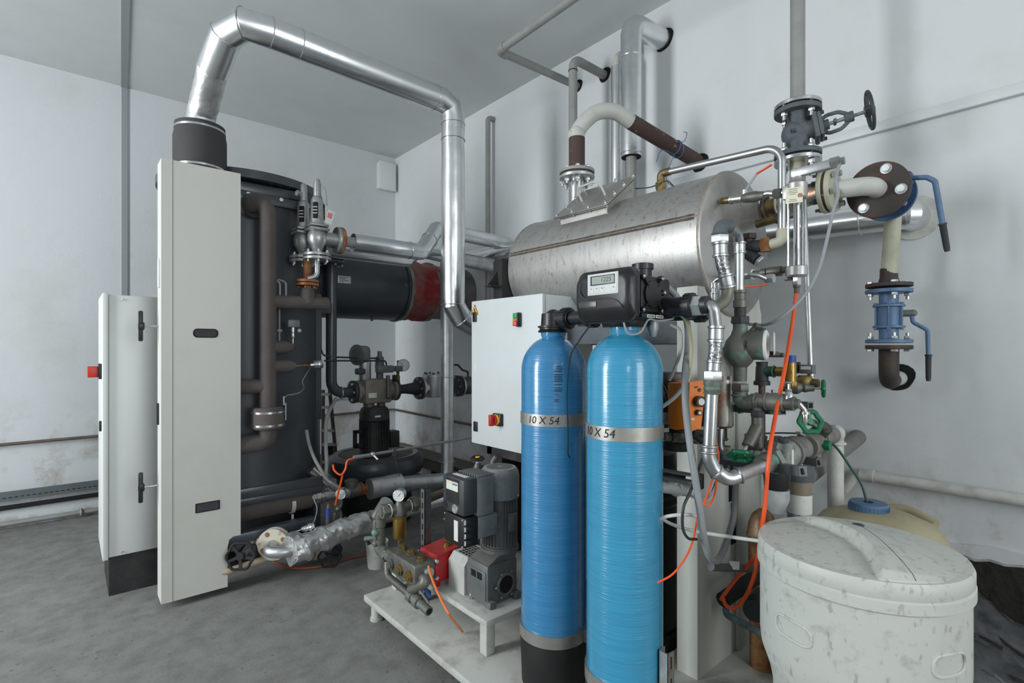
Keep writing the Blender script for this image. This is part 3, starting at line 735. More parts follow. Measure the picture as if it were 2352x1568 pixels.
for q, ax in ((el[1], EZ), (el[2], V((1, 0, -.8))), (el[3], EX)): t.p('joint_band', MB().torus(q, ax, rd+.001, .003, 32, 6), M['chrome'])

# thinner steel duct dropping to the floor pipes
LY = 3.66
vX = PY(1027, 900, LY).x
t = T('condensate_pipe', 'bare steel duct dropping to a bend and running left above the floor', 'pipe', (vX, LY, .35))
zl = PY(1027, 1100, LY).z
wpt = [V((2.95, LY, 2.20)), V((vX+.08, LY, 2.22)), V((vX, LY, 2.15)), V((vX, LY, zl+.02)), V((vX-.09, LY, zl)), PY(905, 1113, LY)]
t.p('pipe', MB().pipe(wpt, .062, n=28), M['galv'], sharp=20)
for z in (1.21, .50): t.p('joint_band', MB().torus((vX, LY, z), EZ, .063, .003, 28, 6), M['galv'])
f0 = PY(920, 1110, LY); f1 = PY(848, 1122, LY)
t.p('foil_sleeve', MB().foil([f0, f1], .075, .010, .015, 30, seed=2, fr=8), M['foil'], sharp=30)

# ================= SAFETY VALVES =================
def safety_valve(label, dx, dy, dz, first):
    t = T('safety_valve', label, 'valve', (tz.x+dx, ya+dy, zA+.1), 'silver safety valves on the boiler')
    o = V((tz.x+dx, ya+dy, zA+.30+dz))      # centre of inlet flange
    pale = M['silverv']
    t.p('inlet_flange', disc(o, EZ, .088, .018, 32), pale)
    t.p('inlet_flange', disc(o - EZ*.024, EZ, .088, .018, 32), pale)
    for i in range(6):
        th = i*PI/3 + .3
        t.p('bolt', MB().hex(o + V((.068*math.cos(th), .068*math.sin(th), .016)), EZ, .010, .014).cyl(o + V((.068*math.cos(th), .068*math.sin(th), -.05)), o + V((.068*math.cos(th), .068*math.sin(th), .03)), .006, n=8), M['galv'])
    mb = MB().lathe(o, EZ, [(0, .04), (.03, .032), (.06, .045), (.09, .062), (.13, .062), (.155, .05)], 28)
    mb.pipe([o + V((0, 0, .11)), o + V((.06, 0, .115)), o + V((.13, 0, .115))], .045, n=24)
    t.p('valve_body', mb, pale)
    t.p('outlet_flange', disc(o + V((.135, 0, .115)), EX, .088, .02, 36), pale)
    t.p('bonnet_flange', MB().box(o + V((0, 0, .165)), (.13, .13, .02), None, .012).box(o + V((0, 0, .19)), (.12, .12, .02), None, .012), pale)
    cage = t.p('spring_bonnet', MB().lathe(o + EZ*.2, EZ, [(0, .05), (.02, .044), (.15, .040), (.17, .034), (.18, .03)], 24), pale)
    for sgn in (0, 1):
        ang = -2.2 + sgn*1.9
        d = V((math.cos(ang), math.sin(ang), 0)); sd = EZ.cross(d)
        w = MB().box(o + EZ*.285 + d*.036, (.022, .034, .11), Matrix((d, sd, EZ)).transposed(), .008)
        wd_ = t.p('bonnet_window', w, M['hole'], cage)
        t.p('spring', MB().box(o + EZ*.285 + d*.047, (.003, .028, .006), Matrix((d, sd, EZ)).transposed()).box(o + EZ*.305 + d*.047, (.003, .028, .006), Matrix((d, sd, EZ)).transposed()).box(o + EZ*.265 + d*.047, (.003, .028, .006), Matrix((d, sd, EZ)).transposed()), M['galv'], cage)
    t.p('cap', MB().lathe(o + EZ*.375, EZ, [(0, .034), (.01, .024), (.09, .024), (.12, .018), (.125, .01)], 20), pale)
    t.p('lever', MB().pipe([o + V((-.01, 0, .40)), o + V((-.05, -.03, .44)), o + V((-.06, -.03, .40))], .012, .02, 10) if not first else MB().pipe([o + V((.02, -.02, .47)), o + V((.045, -.02, .44)), o + V((.055, -.03, .33))], .004, .02, 8), pale)
    if first:
        tg = t.p('paper_tag', MB().box(o + V((.066, -.05, .25)), (.045, .002, .09), Matrix.Rotation(.25, 3, 'Y')), M['label'])
        t.p('print', MB().box(o + V((.064, -.052, .26)), (.03, .001, .035), Matrix.Rotation(.25, 3, 'Y')), M['pink'], tg)
    return t, o
M['silverv'] = mat('silver_valve_paint', 'a6a9a8', .38, .7, dirt='6f6a60', amt=.6, dscale=14, lo=.48, hi=.7, bump=.15)
tv1, o1 = safety_valve('silver safety valve with a paper tag, nearer of the two on the boiler', .05, -.04, .02, True)
tv1.p('drain_elbow', MB().pipe([o1 - EZ*.03, o1 + V((0, 0, -.14)), o1 + V((-.06, .01, -.16))], .017, .05, 14), M['silverv'])
tv2, o2 = safety_valve('silver safety valve half hidden behind the tagged one', .01, .10, .015, False)
tv3 = T('rusty_stub', 'rusty flanged stub carrying the safety valves on the brown pipe', 'pipe', (tz.x, ya, zA+.1))
tv3.p('flange', disc((tz.x, ya, zA+.125), EZ, .072, .016, 32), M['rust'])
tv3.p('flange', disc((tz.x, ya, zA+.147), EZ, .072, .016, 32), M['rust'])
for i in range(6):
    th = i*PI/3; q = V((tz.x+.055*math.cos(th), ya+.055*math.sin(th), zA+.105))
    tv3.p('bolt', MB().hex(q, EZ, .008, .012), M['rust'])
tv3.p('pipe', MB().cyl((tz.x, ya, zA+.09), (tz.x, ya, zA+.30), .026, n=20), M['rust'])
# outlet pipes of the valves: insulated run to the right
t = T('insulated_pipe', 'aluminium clad steam pipe with a kink, leaving the safety valve', 'pipe', (1.9, ya, 2.2))
o = o1 + V((.145, 0, .115))
fl = t.p('companion_flange', disc(o + EX*.012, EX, .09, .02, 36), M['rust'])
t.p('neck', MB().cyl(o, o + EX*.12, .036), M['paintg'])
k0 = o + EX*.10; k1 = PY(940, 568, k0.y); k2 = PY(968, 568, k0.y+.0); k3 = PY(1003, 525, k0.y+.15); k4 = V((XW, k3.y+.1, k3.z))
k1.z = k0.z; k2.z = k0.z
path = [k0, k2, k3, k4]
t.p('cladding', MB().pipe(path, .062, .05, 28, 2), M['alu'], sharp=16)
for q, ax in ((k1, EX), (k2.lerp(k3, .5), k3-k2), (k3+EX*.04, EX)): t.p('joint_band', MB().torus(q, ax, .063, .003, 28, 6), M['chrome'])
t = T('insulated_pipe', 'aluminium clad steam pipe behind and below the kinked one', 'pipe', (1.9, ya+.15, 2.1))
o = o2 + V((.145, 0, .115))
path = [o + V((0, .05, -.02)), V((k2.x, o.y+.08, o.z-.02)), V((k3.x-.05, o.y+.22, o.z+.10)), V((XW, o.y+.4, o.z+.08))]
t.p('cladding', MB().pipe(path, .062, .05, 28, 2), M['alu'], sharp=16)

# ================= BLACK GAS LINE AND BURNER =================
GY = 4.02
bp = PY(761, 700, GY)
gz = PY(860, 897, GY).z
t = T('gas_pipe', 'black pipe dropping beside the boiler and bending to the gas valve', 'pipe', (bp.x, GY, gz))
gt = PY(765, 603, GY)
xf1 = PY(816, 900, GY).x
t.p('pipe', MB().pipe([(bp.x, GY, gt.z), (bp.x, GY, gz), (xf1, GY, gz)], .042, .13, 24, 8), M['boiler2'])
tf = t.p('flange', disc((bp.x, GY, gt.z), EZ, .10, .022, 36), M['boiler2'])
t.p('flange', disc((bp.x, GY, gt.z+.03), EZ, .10, .018, 36), M['galv'])
bolts(t, (bp.x, GY, gt.z-.03), EZ, .078, 6, .011, .016, 'galv', tf)
f1 = t.p('flange', disc((xf1-.02, GY, gz), EX, .093, .022, 36), M['castd'])
bolts(t, (xf1-.05, GY, gz), EX, .072, 6, .011, .016, 'galv', f1)
t.p('pipe_clamp', MB().torus((xf1-.12, GY, gz), EX, .046, .006, 24, 6).bx(xf1-.16, xf1-.08, GY-.05, GY+.05, gz-.065, gz-.05), M['galv'])
xe2 = PY(905, 892, GY).x; xf3 = PY(962, 892, GY).x
t = T('gas_valve', 'grey brown gas valve block with actuators over the black motor', 'valve', ((xf1+xe2)/2, GY, gz-.1))
bd = t.p('valve_block', MB().bx(xf1+.05, xe2-.06, GY-.085, GY+.085, gz-.10, gz+.10, .02).lathe((xf1, GY, gz), EX, [(0, .09), (.02, .09), (.022, .07), (.06, .07)], 28).lathe((xe2-.07, GY, gz), EX, [(0, .07), (.04, .07), (.045, .09), (.07, .09)], 28), M['gasv'])
t.p('label', MB().bx(xf1+.075, xf1+.145, GY-.088, GY-.085, gz-.05, gz-.01), M['label'], bd)
bolts(t, (xe2-.09, GY, gz), EX, .072, 6, .01, .016, 'galv', bd)
ax_ = PY(838, 860, GY).x
ac = t.p('actuator', MB().lathe((ax_, GY, gz+.09), EZ, [(0, .045), (.01, .05), (.16, .05), (.17, .03)], 28), M['galv'])
t.p('actuator_head', MB().box((ax_-.015, GY, gz+.30), (.10, .11, .15), None, .035, 3).lathe((ax_-.065, GY, gz+.30), -EX+EY*-.35, [(0, .085), (.012, .085), (.02, .07), (.03, .03)], 28), M['gear'], ac)
a2 = PY(872, 840, GY).x
ac2 = t.p('actuator', MB().lathe((a2, GY, gz+.09), EZ, [(0, .03), (.09, .03), (.1, .04), (.19, .034), (.2, .02), (.24, .018)], 20), M['gear'])
t.p('solenoid', MB().bx(a2-.05, a2+.10, GY-.07, GY-.01, gz+.15, gz+.21, .01).bx(a2+.12, a2+.19, GY-.06, GY-.01, gz+.155, gz+.205, .01), M['gear'], ac2)
t.p('solenoid', MB().bx(a2+.10, a2+.135, GY-.06, GY-.02, gz+.07, gz+.13, .01), M['black'], ac2)
t.p('terminal_box', MB().bx(xf1+.0, xf1+.07, GY-.05, GY+.02, gz+.14, gz+.19, .01), M['drive'])
t.p('brass_tube', MB().pipe([(a2+.03, GY-.09, gz+.13), (a2+.03, GY-.10, gz-.04)], .017, n=12).ball((a2+.03, GY-.10, gz-.045), .022), M['bronze'])
# pressure tubes running back to the boiler
t.p('impulse_tube', MB().pipe([(a2-.02, GY-.04, gz+.27), PY(775, 820, GY-.03), PY(742, 817, GY-.04), PY(737, 800, GY-.02), PY(737, 700, GY-.02)], .007, .05, 8), M['castd'])
t.p('impulse_tube', MB().pipe([(a2+.03, GY-.06, gz+.2), (a2+.03, GY-.06, gz+.25), PY(745, 828, GY-.06)], .007, .03, 8), M['castd'])
# outlet pipe, filter and hand valve
t = T('gas_line', 'black flanged gas line with silver filter, running right from the gas valve', 'pipe', ((xe2+3)/2, GY, gz-.1))
o = V((xe2, GY, gz))
t.p('flange', disc(o + EX*.012, EX, .093, .02, 36), M['castd'])
t.p('pipe', MB().lathe(o, EX, [(0, .04), (.10, .04), (.2, .055), (xf3-xe2-.01, .058)], 28), M['castd'])
ff = t.p('flange', disc((xf3, GY, gz), EX, .10, .022, 36), M['castd'])
bolts(t, (xf3-.022, GY, gz), EX, .08, 8, .011, .014, 'motor', ff)
xl = PY(1022, 890, GY).x; xg = PY(1055, 890, GY).x
fh = t.p('filter_housing', MB().lathe(((xf3+xl)/2+.04, GY, gz-.085), EZ, [(0, .10), (.01, .105), (.18, .105), (.182, .12), (.20, .12)], 32).lathe((xf3+.01, GY, gz), EX, [(0, .10), (.02, .10), (.022, .05), (.3, .05)], 28), M['galv'])
bolts(t, ((xf3+xl)/2+.04, GY, gz+.12), EZ, .10, 8, .010, .016, 'castd', fh)
g = t.p('flange', disc((xg-.03, GY, gz), EX, .10, .022, 36), M['castd'])
t.p('flange', disc((xg+.01, GY, gz), EX, .10, .018, 36), M['galv'])
bolts(t, (xg-.05, GY, gz), EX, .08, 8, .011, .014, 'motor', g)
t.p('ball_valve', MB().lathe((xg, GY, gz), EX, [(0, .06), (.05, .06), (.08, .085), (.12, .085), (.15, .06), (.3, .05)], 28), M['gear'])
t.p('valve_lever', MB().pipe([(xg+.10, GY, gz+.07), (xg+.10, GY, gz+.13), (xg+.02, GY-.02, gz+.15), (xg-.05, GY-.05, gz+.20), (xg-.25, GY-.1, gz+.205)], .009, .02, 10), M['castd'])
# pressure gauge
gp = PY(921, 838, GY)
t = T('pressure_gauge', 'round pressure gauge on a stem above the black gas line', 'gauge', (gp.x, GY, gz+.04))
def gauge(t, c, R, facing, rim, th=.3):
    f = V(facing).normalized(); c = V(c)
    cs = t.p('case', MB().lathe(c + f*.02, -f, [(0, R), (.0, R), (.045, R), (.05, R*.8)], 32).torus(c + f*.02, f, R*.96, R*.08, 32, 8), rim)
    fc = t.p('dial', MB().cyl(c + f*.0205, c + f*.022, R*.9, n=32), M['gaugew'], cs)
    u = EZ.cross(f).normalized(); w = f.cross(u)
    mb = MB()
    for i in range(9):
        a = math.radians(-45 + i*33.75); d = u*math.cos(a) + w*math.sin(a)
        mb.bar(c + f*.0225 + d*R*.62, c + f*.0225 + d*R*.78, R*.05, .0005, f)
    t.p('dial_marks', mb, M['ink'], fc)
    d = u*math.cos(th) + w*math.sin(th)
    t.p('needle', MB().bar(c + f*.0232 - d*R*.15, c + f*.0232 + d*R*.6, R*.06, .0006, f), M['ink'], fc)
    return cs
gauge(t, gp + V((0, -.04, 0)), .052, V((-.45, -.85, 0)), M['galv'], 2.4)
t.p('stem', MB().lathe((gp.x-.03, GY, gz+.05), EZ, [(0, .018), (.07, .018), (.072, .012), (.09, .014), (.12, .014), (.125, .008), (.15, .01), (.2, .01)], 14), M['brass'])
# motor standing on drum
mX = PY(860, 985, GY).x
t = T('burner_motor', 'black finned vertical motor under the gas valve', 'motor', (mX, GY, .56))
zm0, zm1 = .56, gz-.10
mr = .115
mb = MB().lathe((mX, GY, zm0), EZ, [(0, .15), (.02, .15), (.025, .12), (.05, .115), (zm1-zm0-.15, .108)], 36)
for i in range(30):
    a = 2*PI*i/30; d = V((math.cos(a), math.sin(a), 0))
    mb.bar(V((mX, GY, zm0+.06)) + d*mr, V((mX, GY, zm1-.13)) + d*mr, .004, .018, d)
t.p('finned_body', mb, M['motord'])
t.p('fan_cowl', MB().lathe((mX, GY, zm1-.14), EZ, [(0, .122), (.06, .122), (.095, .11), (.11, .09)], 36), M['motord'])
t.p('label', MB().box((mX-.03, GY-.123, zm1-.1), (.05, .003, .015)), M['label'])
t.p('neck', MB().cyl((mX-.05, GY, zm1-.04), (mX-.05, GY, zm1+.01), .045, n=20).cyl((mX+.06, GY, zm1-.04), (mX+.06, GY, zm1+.01), .035, n=20), M['bronze'])
t.p('bracket', MB().bx(mX-.175, mX-.12, GY-.03, GY+.03, zm0+.08, zm0+.11).bx(mX-.175, mX-.165, GY-.03, GY+.03, zm0+.08, zm0+.22).bx(mX-.175, mX-.12, GY-.03, GY+.03, zm0+.2, zm0+.22), M['blackm'])
t.p('terminal_box', MB().bx(mX+.12, mX+.21, GY-.05, GY+.05, zm0+.05, zm0+.19, .01), M['motord'])
# drum
dc = V((PY(864, 1045, 4.12).x, 4.12, .0))
t = T('drum', 'low black rubber rimmed drum under the motor', 'drum', (dc.x, dc.y, 0))
t.p('rim', MB().lathe((dc.x, dc.y, .395), EZ, [(0, .33), (.012, .385), (.05, .40), (.10, .40), (.14, .385), (.165, .35), (.16, .31)], 64), M['boiler2'])
t.p('cover', MB().lathe((dc.x, dc.y, .505), EZ, [(0, .33), (.045, .33), (.05, .31), (.055, .1)], 64).torus((dc.x, dc.y, .555), EZ, .30, .006, 64, 6), M['traybr'])
t.p('stand', MB().lathe((dc.x, dc.y, 0), EZ, [(0, .3), (.395, .3)], 40), M['blackm'])
# ladder leaning behind
t = T('step_ladder', 'narrow dark step ladder standing behind the boiler', 'ladder', (1.95, 5.0, 0))
for (a, b, yy) in ((742, 742, 4.95), (757, 775, 4.9)):
    s = PY(a, 895, yy); e = PY(b, 1085, yy); e2 = s + (e-s)*((s.z)/(s.z-e.z))
    t.p('rail', MB().bar(s, e2, .03, .02, EY), M['traybr'])
for py, w in ((905, 0), (935, 2), (988, 8), (1020, 12), (1060, 15)):
    s = PY(740, py, 4.95); e = PY(760+w, py, 4.9); t.p('rung', MB().bar(s, e, .05, .025), M['paintg'])
t.p('step_panel', MB().bar(PY(742, 1035, 4.98), PY(768, 1033, 4.94), .01, .09), M['hole'])
# ================= SKID PLATFORM =================
t = T('skid_platform', 'long white steel skid plate on short legs carrying the water tanks', 'platform', (1.9, 1.7, 0))
t.p('top_plate', MB().bx(1.209, 2.62, .785, 2.62, .095, .13, .006), M['skid'])
for x, y in ((1.26, 2.57), (2.55, 2.57), (1.26, 1.4), (2.55, 1.4), (1.26, .85), (2.55, .85)):
    t.p('leg', MB().lathe((x, y, 0), EZ, [(0, .034), (.012, .034), (.014, .028), (.096, .028)], 20), M['skid'])
PT = .13
t = T('pump_stand', 'small white steel bench on the skid under the pump and its motor', 'stand', (1.66, 2.15, PT))
UZ = .285
t.p('top_plate', MB().bx(1.358, 2.02, 1.74, 2.62, UZ-.028, UZ, .005), M['skid'])
for x, y in ((1.385, 1.768), (1.985, 1.768), (1.385, 2.57)):
    t.p('leg', MB().bx(x-.024, x+.024, y-.024, y+.024, PT, UZ-.027, .003), M['skid'])
t.p('bolt', MB().hex((1.43, 1.95, UZ+.01), EZ, .012, .02).cyl((1.43, 1.95, UZ), (1.43, 1.95, UZ+.03), .006, n=8), M['chrome'])
t.p('bolt', MB().hex((1.50, 1.955, UZ+.008), EZ, .012, .015), M['copperb'])
t.p('bolt', MB().cyl((1.42, 2.0, UZ-.06), (1.42, 2.0, UZ-.027), .006, n=8).hex((1.42, 2.0, UZ-.05), EZ, .012, .012), M['galv'])

# gear motor
mx_, my_ = 1.575, 1.915
t = T('gear_motor', 'grey vertical electric motor with fan grille on a square gearbox', 'motor', (mx_, my_, UZ))
t.p('gearbox', MB().bx(1.43, 1.61, 1.825, 1.985, UZ, .47, .012).lathe((mx_, my_, .46), EZ, [(0, .075), (.03, .085), (.035, .092), (.05, .092)], 32)
    .prism([V((1.44, 1.83, .47)), V((1.60, 1.83, .47)), V((1.60, 1.83, .50)), V((1.50, 1.83, .50))], (0, .14, 0))
    .bx(1.425, 1.44, 1.835, 1.98, UZ+.01, .44, .004), M['gear'])
t.p('output_bore', MB().cyl((1.535, 1.826, .365), (1.535, 1.818, .365), .040, n=32), M['hole'])
t.p('bore_ring', MB().torus((1.535, 1.822, .365), EY, .046, .008, 32, 8), M['gear'])
bolts(t, (1.535, 1.818, .365), -EY, .060, 6, .006, .006, 'motor')
for x in (1.445, 1.595): t.p('foot', MB().bx(x-.02, x+.02, 1.80, 1.84, UZ, UZ+.03, .006), M['gear'])
t.p('cooling_slot', MB().bx(1.4235, 1.426, 1.86, 1.895, .40, .43), M['hole']); t.p('cooling_slot', MB().bx(1.4235, 1.426, 1.905, 1.94, .40, .43), M['hole'])
mb = MB().lathe((mx_, my_, .505), EZ, [(0, .085), (.012, .085), (.014, .074), (.24, .074)], 36)
for i in range(32):
    a = 2*PI*i/32; d = V((math.cos(a), math.sin(a), 0))
    mb.bar(V((mx_, my_, .525)) + d*.078, V((mx_, my_, .742)) + d*.078, .003, .016, d)
t.p('finned_body', mb, M['gear'])
t.p('terminal_block', MB().bx(mx_-.02, mx_+.03, my_-.1, my_-.07, .60, .68, .006), M['gear'])
cw = t.p('fan_cowl', MB().lathe((mx_, my_, .745), EZ, [(0, .094), (.10, .094), (.125, .088), (.138, .078), (.14, .07), (.1401, .01)], 40), M['motor'])
mb = MB()
for i in range(-8, 9):
    for j in range(-8, 9):
        x = i*.0085 + (j % 2)*.00425; y = j*.0075
        if .0002 < x*x+y*y < .0042: mb.lathe((mx_+x, my_+y, .8848), EZ, [(0, .0026), (.0008, .0026)], 6)
t.p('fan_grille', mb, M['hole'], cw)
for a in (3.3, 4.3, 5.2): t.p('screw', MB().ball((mx_+.094*math.cos(a), my_+.094*math.sin(a), .755), .005), M['galv'], cw)

# inverter drive
t = T('inverter_drive', 'black inverter drive with white nameplate on the side of the grey motor', 'drive', (1.38, 1.91, .58))
hs = t.p('heat_sink', MB().bx(1.375, 1.475, 1.83, 1.985, .70, .875, .012), M['motor'])
mb = MB()
for i in range(9): mb.bx(1.38, 1.475, 1.838+i*.017, 1.843+i*.017, .874, .884, .001)
t.p('fins', mb, M['motor'], hs)
hb = t.p('housing', MB().bx(1.298, 1.380, 1.825, 1.993, .717, .882, .016), M['drive'])
t.p('top_sticker', MB().bx(1.325, 1.350, 1.85, 1.95, .8822, .8832), M['label'], hb)
Xf = 1.2975
sc = t.p('window', MB().bx(Xf-.002, Xf, 1.858, 1.958, .765, .872, .001), M['blackm'], hb)
npz = t.p('nameplate', MB().bx(Xf-.003, Xf-.001, 1.862, 1.952, .822, .862), M['label'], sc)
t.p('lettering', text_mb('Lenze', .017, (Xf-.0035, 1.885, .853), -EY, EZ), M['inkb'], npz)
mb = MB()
for i in range(4): mb.bx(Xf-.0035, Xf-.0028, 1.945-i*.010, 1.949-i*.010, .852, .857)
t.p('symbols', mb, M['yellow'], npz)
t.p('round_cap', MB().cyl((Xf-.002, 1.968, .745), (Xf+.01, 1.968, .745), .018, n=24), M['black'], hb)
t.p('round_port', MB().cyl((Xf-.003, 1.885, .745), (Xf+.01, 1.885, .745), .021, n=24).torus((Xf-.003, 1.885, .745), EX, .018, .003, 24, 6), M['galv'], hb)
lb = t.p('terminal_box', MB().bx(1.305, 1.385, 1.832, 1.985, .578, .712, .008), M['black'])
t.p('label', MB().bx(1.3035, 1.305, 1.875, 1.905, .60, .69), M['label'], lb)
for i in range(4):
    t.p('gland', MB().cyl((1.330, 1.832, .603+i*.03), (1.330, 1.822, .603+i*.03), .011, n=14), M['blackm'], lb)
    t.p('label', MB().bx(1.308, 1.316, 1.830, 1.832, .593+i*.03, .613+i*.03), M['label'], lb)
t.p('adapter', MB().bx(1.385, 1.50, 1.835, 1.93, .60, .70, .008), M['motor'])
for x, y, z in ((1.304, 1.84, .703), (1.304, 1.84, .587), (1.304, 1.977, .703)): t.p('screw', MB().ball((x, y, z), .004), M['galv'], lb)
t.p('gland', MB().cyl((1.33, 1.985, .66), (1.33, 2.02, .66), .007, n=10).cyl((1.35, 1.985, .63), (1.35, 2.015, .63), .007, n=10), M['brassb'], lb)
# white guard
t = T('coupling_guard', 'white sheet guard between the red pump and the gearbox', 'guard', (1.49, 2.02, UZ))
mb = MB().prism([V((1.42, 1.99, UZ)), V((1.42, 1.99, .42)), V((1.45, 1.99, .455)), V((1.58, 1.99, .455)), V((1.58, 1.99, UZ))], (0, .13, 0))
t.p('body', mb, M['skid'])
mb = MB()
for i in range(6):
    for j in range(4): mb.bx(1.46+i*.018, 1.472+i*.018, 2.0+j*.025, 2.018+j*.025, .4552, .4562)
t.p('grille', mb, M['hole'])

# plunger pump
t = T('plunger_pump', 'red crankcase plunger pump with grimy brass heads', 'pump', (1.38, 2.24, UZ))
cc = MB().bx(1.352, 1.53, 2.135, 2.31, .31, .395, .012)
cc.add([V(p) for p in ((1.345, 2.13, .395), (1.54, 2.13, .395), (1.54, 2.32, .395), (1.345, 2.32, .395), (1.375, 2.15, .435), (1.53, 2.15, .455), (1.53, 2.30, .455), (1.375, 2.30, .435))], [(0,1,5,4), (1,2,6,5), (2,3,7,6), (3,0,4,7), (4,5,6,7), (0,3,2,1)])
cr = t.p('crankcase', cc, M['red'])
t.p('filler_cap', MB().lathe((1.47, 2.21, .445), EZ, [(0, .022), (.01, .022), (.011, .017), (.018, .017)], 20), M['brassb'], cr)
t.p('band', MB().bx(1.44, 1.54, 2.1285, 2.131, .372, .380), M['paintg'], cr)
for y in (2.16, 2.28): t.p('foot', MB().lathe((1.38, y, UZ), EZ, [(0, .012), (.03, .016)], 12), M['red'], cr)
hd = MB().bx(1.23, 1.345, 2.12, 2.40, .34, .435, .012).bx(1.24, 1.30, 2.13, 2.39, .32, .345, .01)
hh = t.p('pump_head', hd, M['bronze'])
for i, y in enumerate((2.165, 2.255, 2.345)):
    t.p('valve_cap', MB().lathe((1.232, y, .375), -EX, [(0, .026), (.012, .026), (.013, .018), (.02, .018)], 18), (M['bronze'], M['brass'], M['brassb'])[2-i], hh)
    t.p('valve_cap', MB().lathe((1.29, y, .433), EZ, [(0, .026), (.014, .026), (.015, .018), (.024, .018)], 6 if i else 18), M['brass'], hh)
for z in (.345, .425): t.p('bolt', MB().hex((1.352, 2.125, z), -EY, .010, .02), M['galv'], hh)
t.p('end_cap', MB().lathe((1.30, 2.12, .39), -EY, [(0, .024), (.02, .024), (.022, .018)], 18), M['galv'], hh)
# suction and discharge piping of the pump
t = T('pump_pipework', 'green patinated bronze pipework around the brass pump heads', 'pipe', (1.25, 2.4, PT))
A = Pd(872, 1190, 2.80); B = V((A.x, A.y, .40)); Hc = V((1.27, 2.40, .38))
t.p('elbow', MB().pipe([Pd(905, 1165, 2.82), Pd(876, 1172, 2.80), A - EZ*.02], .030, .05, 16), M['copperb'])
t.p('riser', MB().lathe(B, EZ, [(0, .033), (.02, .033), (.022, .026), (A.z-B.z-.04, .026), (A.z-B.z-.038, .032), (A.z-B.z, .032)], 20).torus(B+EZ*.09, EZ, .027, .006, 20, 6), M['patina'])
t.p('elbow', MB().pipe([B + EZ*.01, B - EZ*.04, Hc], .030, .04, 16), M['patina'])
t.p('union', MB().hex(B.lerp(Hc, .6) - EZ*.02, Hc-B, .038, .03), M['bronze'])
L0 = Pd(890, 1322, 2.62); L1 = Pd(950, 1372, 2.45); L2 = Pd(986, 1404, 2.36)
t.p('pipe', MB().pipe([Hc + V((-.02, .03, -.03)), L0, L1], .018, .04, 14), M['bronze'])
dv = (L2-L1).normalized()
t.p('outlet', MB().lathe(L1 - dv*.03, dv, [(0, .030), (.03, .030), (.032, .024), (.05, .024), (.052, .030), (.08, .030), (.082, .021), ((L2-L1).length+.03, .021)], 20), M['patina'])
t.p('outlet_bore', MB().cyl(L2, L2 + dv*.001, .015, n=16), M['hole'])
E0 = V((1.275, 2.12, .37)); 
t.p('elbow', MB().pipe([E0 + EY*.03, E0 - EY*.05, L1 + V((-.0, .02, .03))], .026, .05, 16), M['bronze'])
t.p('seal_ring', MB().torus(E0 + EY*.005, EY, .028, .005, 20, 6), M['yellowp'])
t.p('lever_stop_valve', MB().pipe([Pd(962, 1352, 2.42), Pd(985, 1385, 2.38)], .006, n=8).ball(Pd(958, 1346, 2.44), .018), M['patina'])
t.p('lever', MB().bar(Pd(972, 1348, 2.42), Pd(989, 1372, 2.38), .012, .004), M['blue'])
# filter column with gauge
t = T('water_strainer', 'brass strainer bowl under a small dial gauge above the pump', 'strainer', (Pd(918, 1230, 2.78).x, Pd(918, 1230, 2.78).y, .42))
F = Pd(918, 1168, 2.78)
t.p('head', MB().lathe(F - EZ*.04, EZ, [(0, .034), (.01, .04), (.05, .036), (.07, .022), (.085, .018)], 20).pipe([F + V((-.10, .02, -.0)), F, F + V((.16, .0, .015))], .028, n=16), M['bronze'])
t.p('seal_ring', MB().torus(F + V((-.055, .01, 0)), EX, .031, .003, 20, 6).torus(F + V((.06, .0, .005)), EX, .031, .003, 20, 6), M['label'])
t.p('union_nut', MB().hex(F + V((-.085, .015, 0)), EX, .040, .03).hex(F + V((.085, 0, .008)), EX, .042, .035), M['patina'])
t.p('bowl', MB().lathe(F - EZ*.185, EZ, [(0, .012), (.02, .012), (.025, .032), (.035, .036), (.14, .036), (.145, .040), (.15, .040)], 24), M['brassb'])
t.p('drain_cock', MB().lathe(F - EZ*.225, EZ, [(0, .009), (.04, .011)], 12).pipe([F - EZ*.20, F + V((-.03, -.01, -.205))], .006, n=8), M['blue'])
t2 = T('pressure_gauge', 'small white dial gauge standing on the brass strainer', 'gauge', F + EZ*.04)
t2.p('stem', MB().lathe(F + EZ*.04, EZ, [(0, .010), (.012, .010), (.013, .007), (.03, .007)], 10), M['galv'])
gauge(t2, F + V((0, 0, .075)), .031, V((-.70, -.70, 0)), M['galv'], .9)
# small drain branch left of the riser
t = T('drain_cock', 'small green corroded drain cock left of the strainer', 'valve', Pd(850, 1225, 2.78))
G = Pd(862, 1205, 2.78)
t.p('pipe', MB().pipe([A - EZ*.06, G + EZ*.03, G, G - EZ*.10], .013, .02, 12), M['patina'])
t.p('body', MB().ball(G - EZ*.04, .022).cyl(G + V((-.05, .03, -.07)), G - EZ*.07, .012, n=10).ball(G - EZ*.10, .018), M['patina'])
t.p('handle', MB().bar(Pd(838, 1235, 2.8), Pd(848, 1250, 2.78), .016, .012), M['blackm'])
# slotted strut upright
t = T('slotted_strut', 'slotted steel channel post beside the strainer', 'strut', (Pd(978, 1240, 2.72).x, Pd(978, 1240, 2.72).y, PT))
q = Pd(978, 1122, 2.72)
mb = MB().bx(q.x-.02, q.x-.017, q.y-.021, q.y+.021, PT, q.z).bx(q.x-.02, q.x+.02, q.y-.021, q.y-.018, PT, q.z).bx(q.x-.02, q.x+.02, q.y+.018, q.y+.021, PT, q.z)
t.p('channel', mb, M['strut'])
for i in range(9): t.p('slot', MB().bx(q.x-.021, q.x-.0195, q.y-.006, q.y+.006, q.z-.045-.055*i, q.z-.015-.055*i), M['hole'])
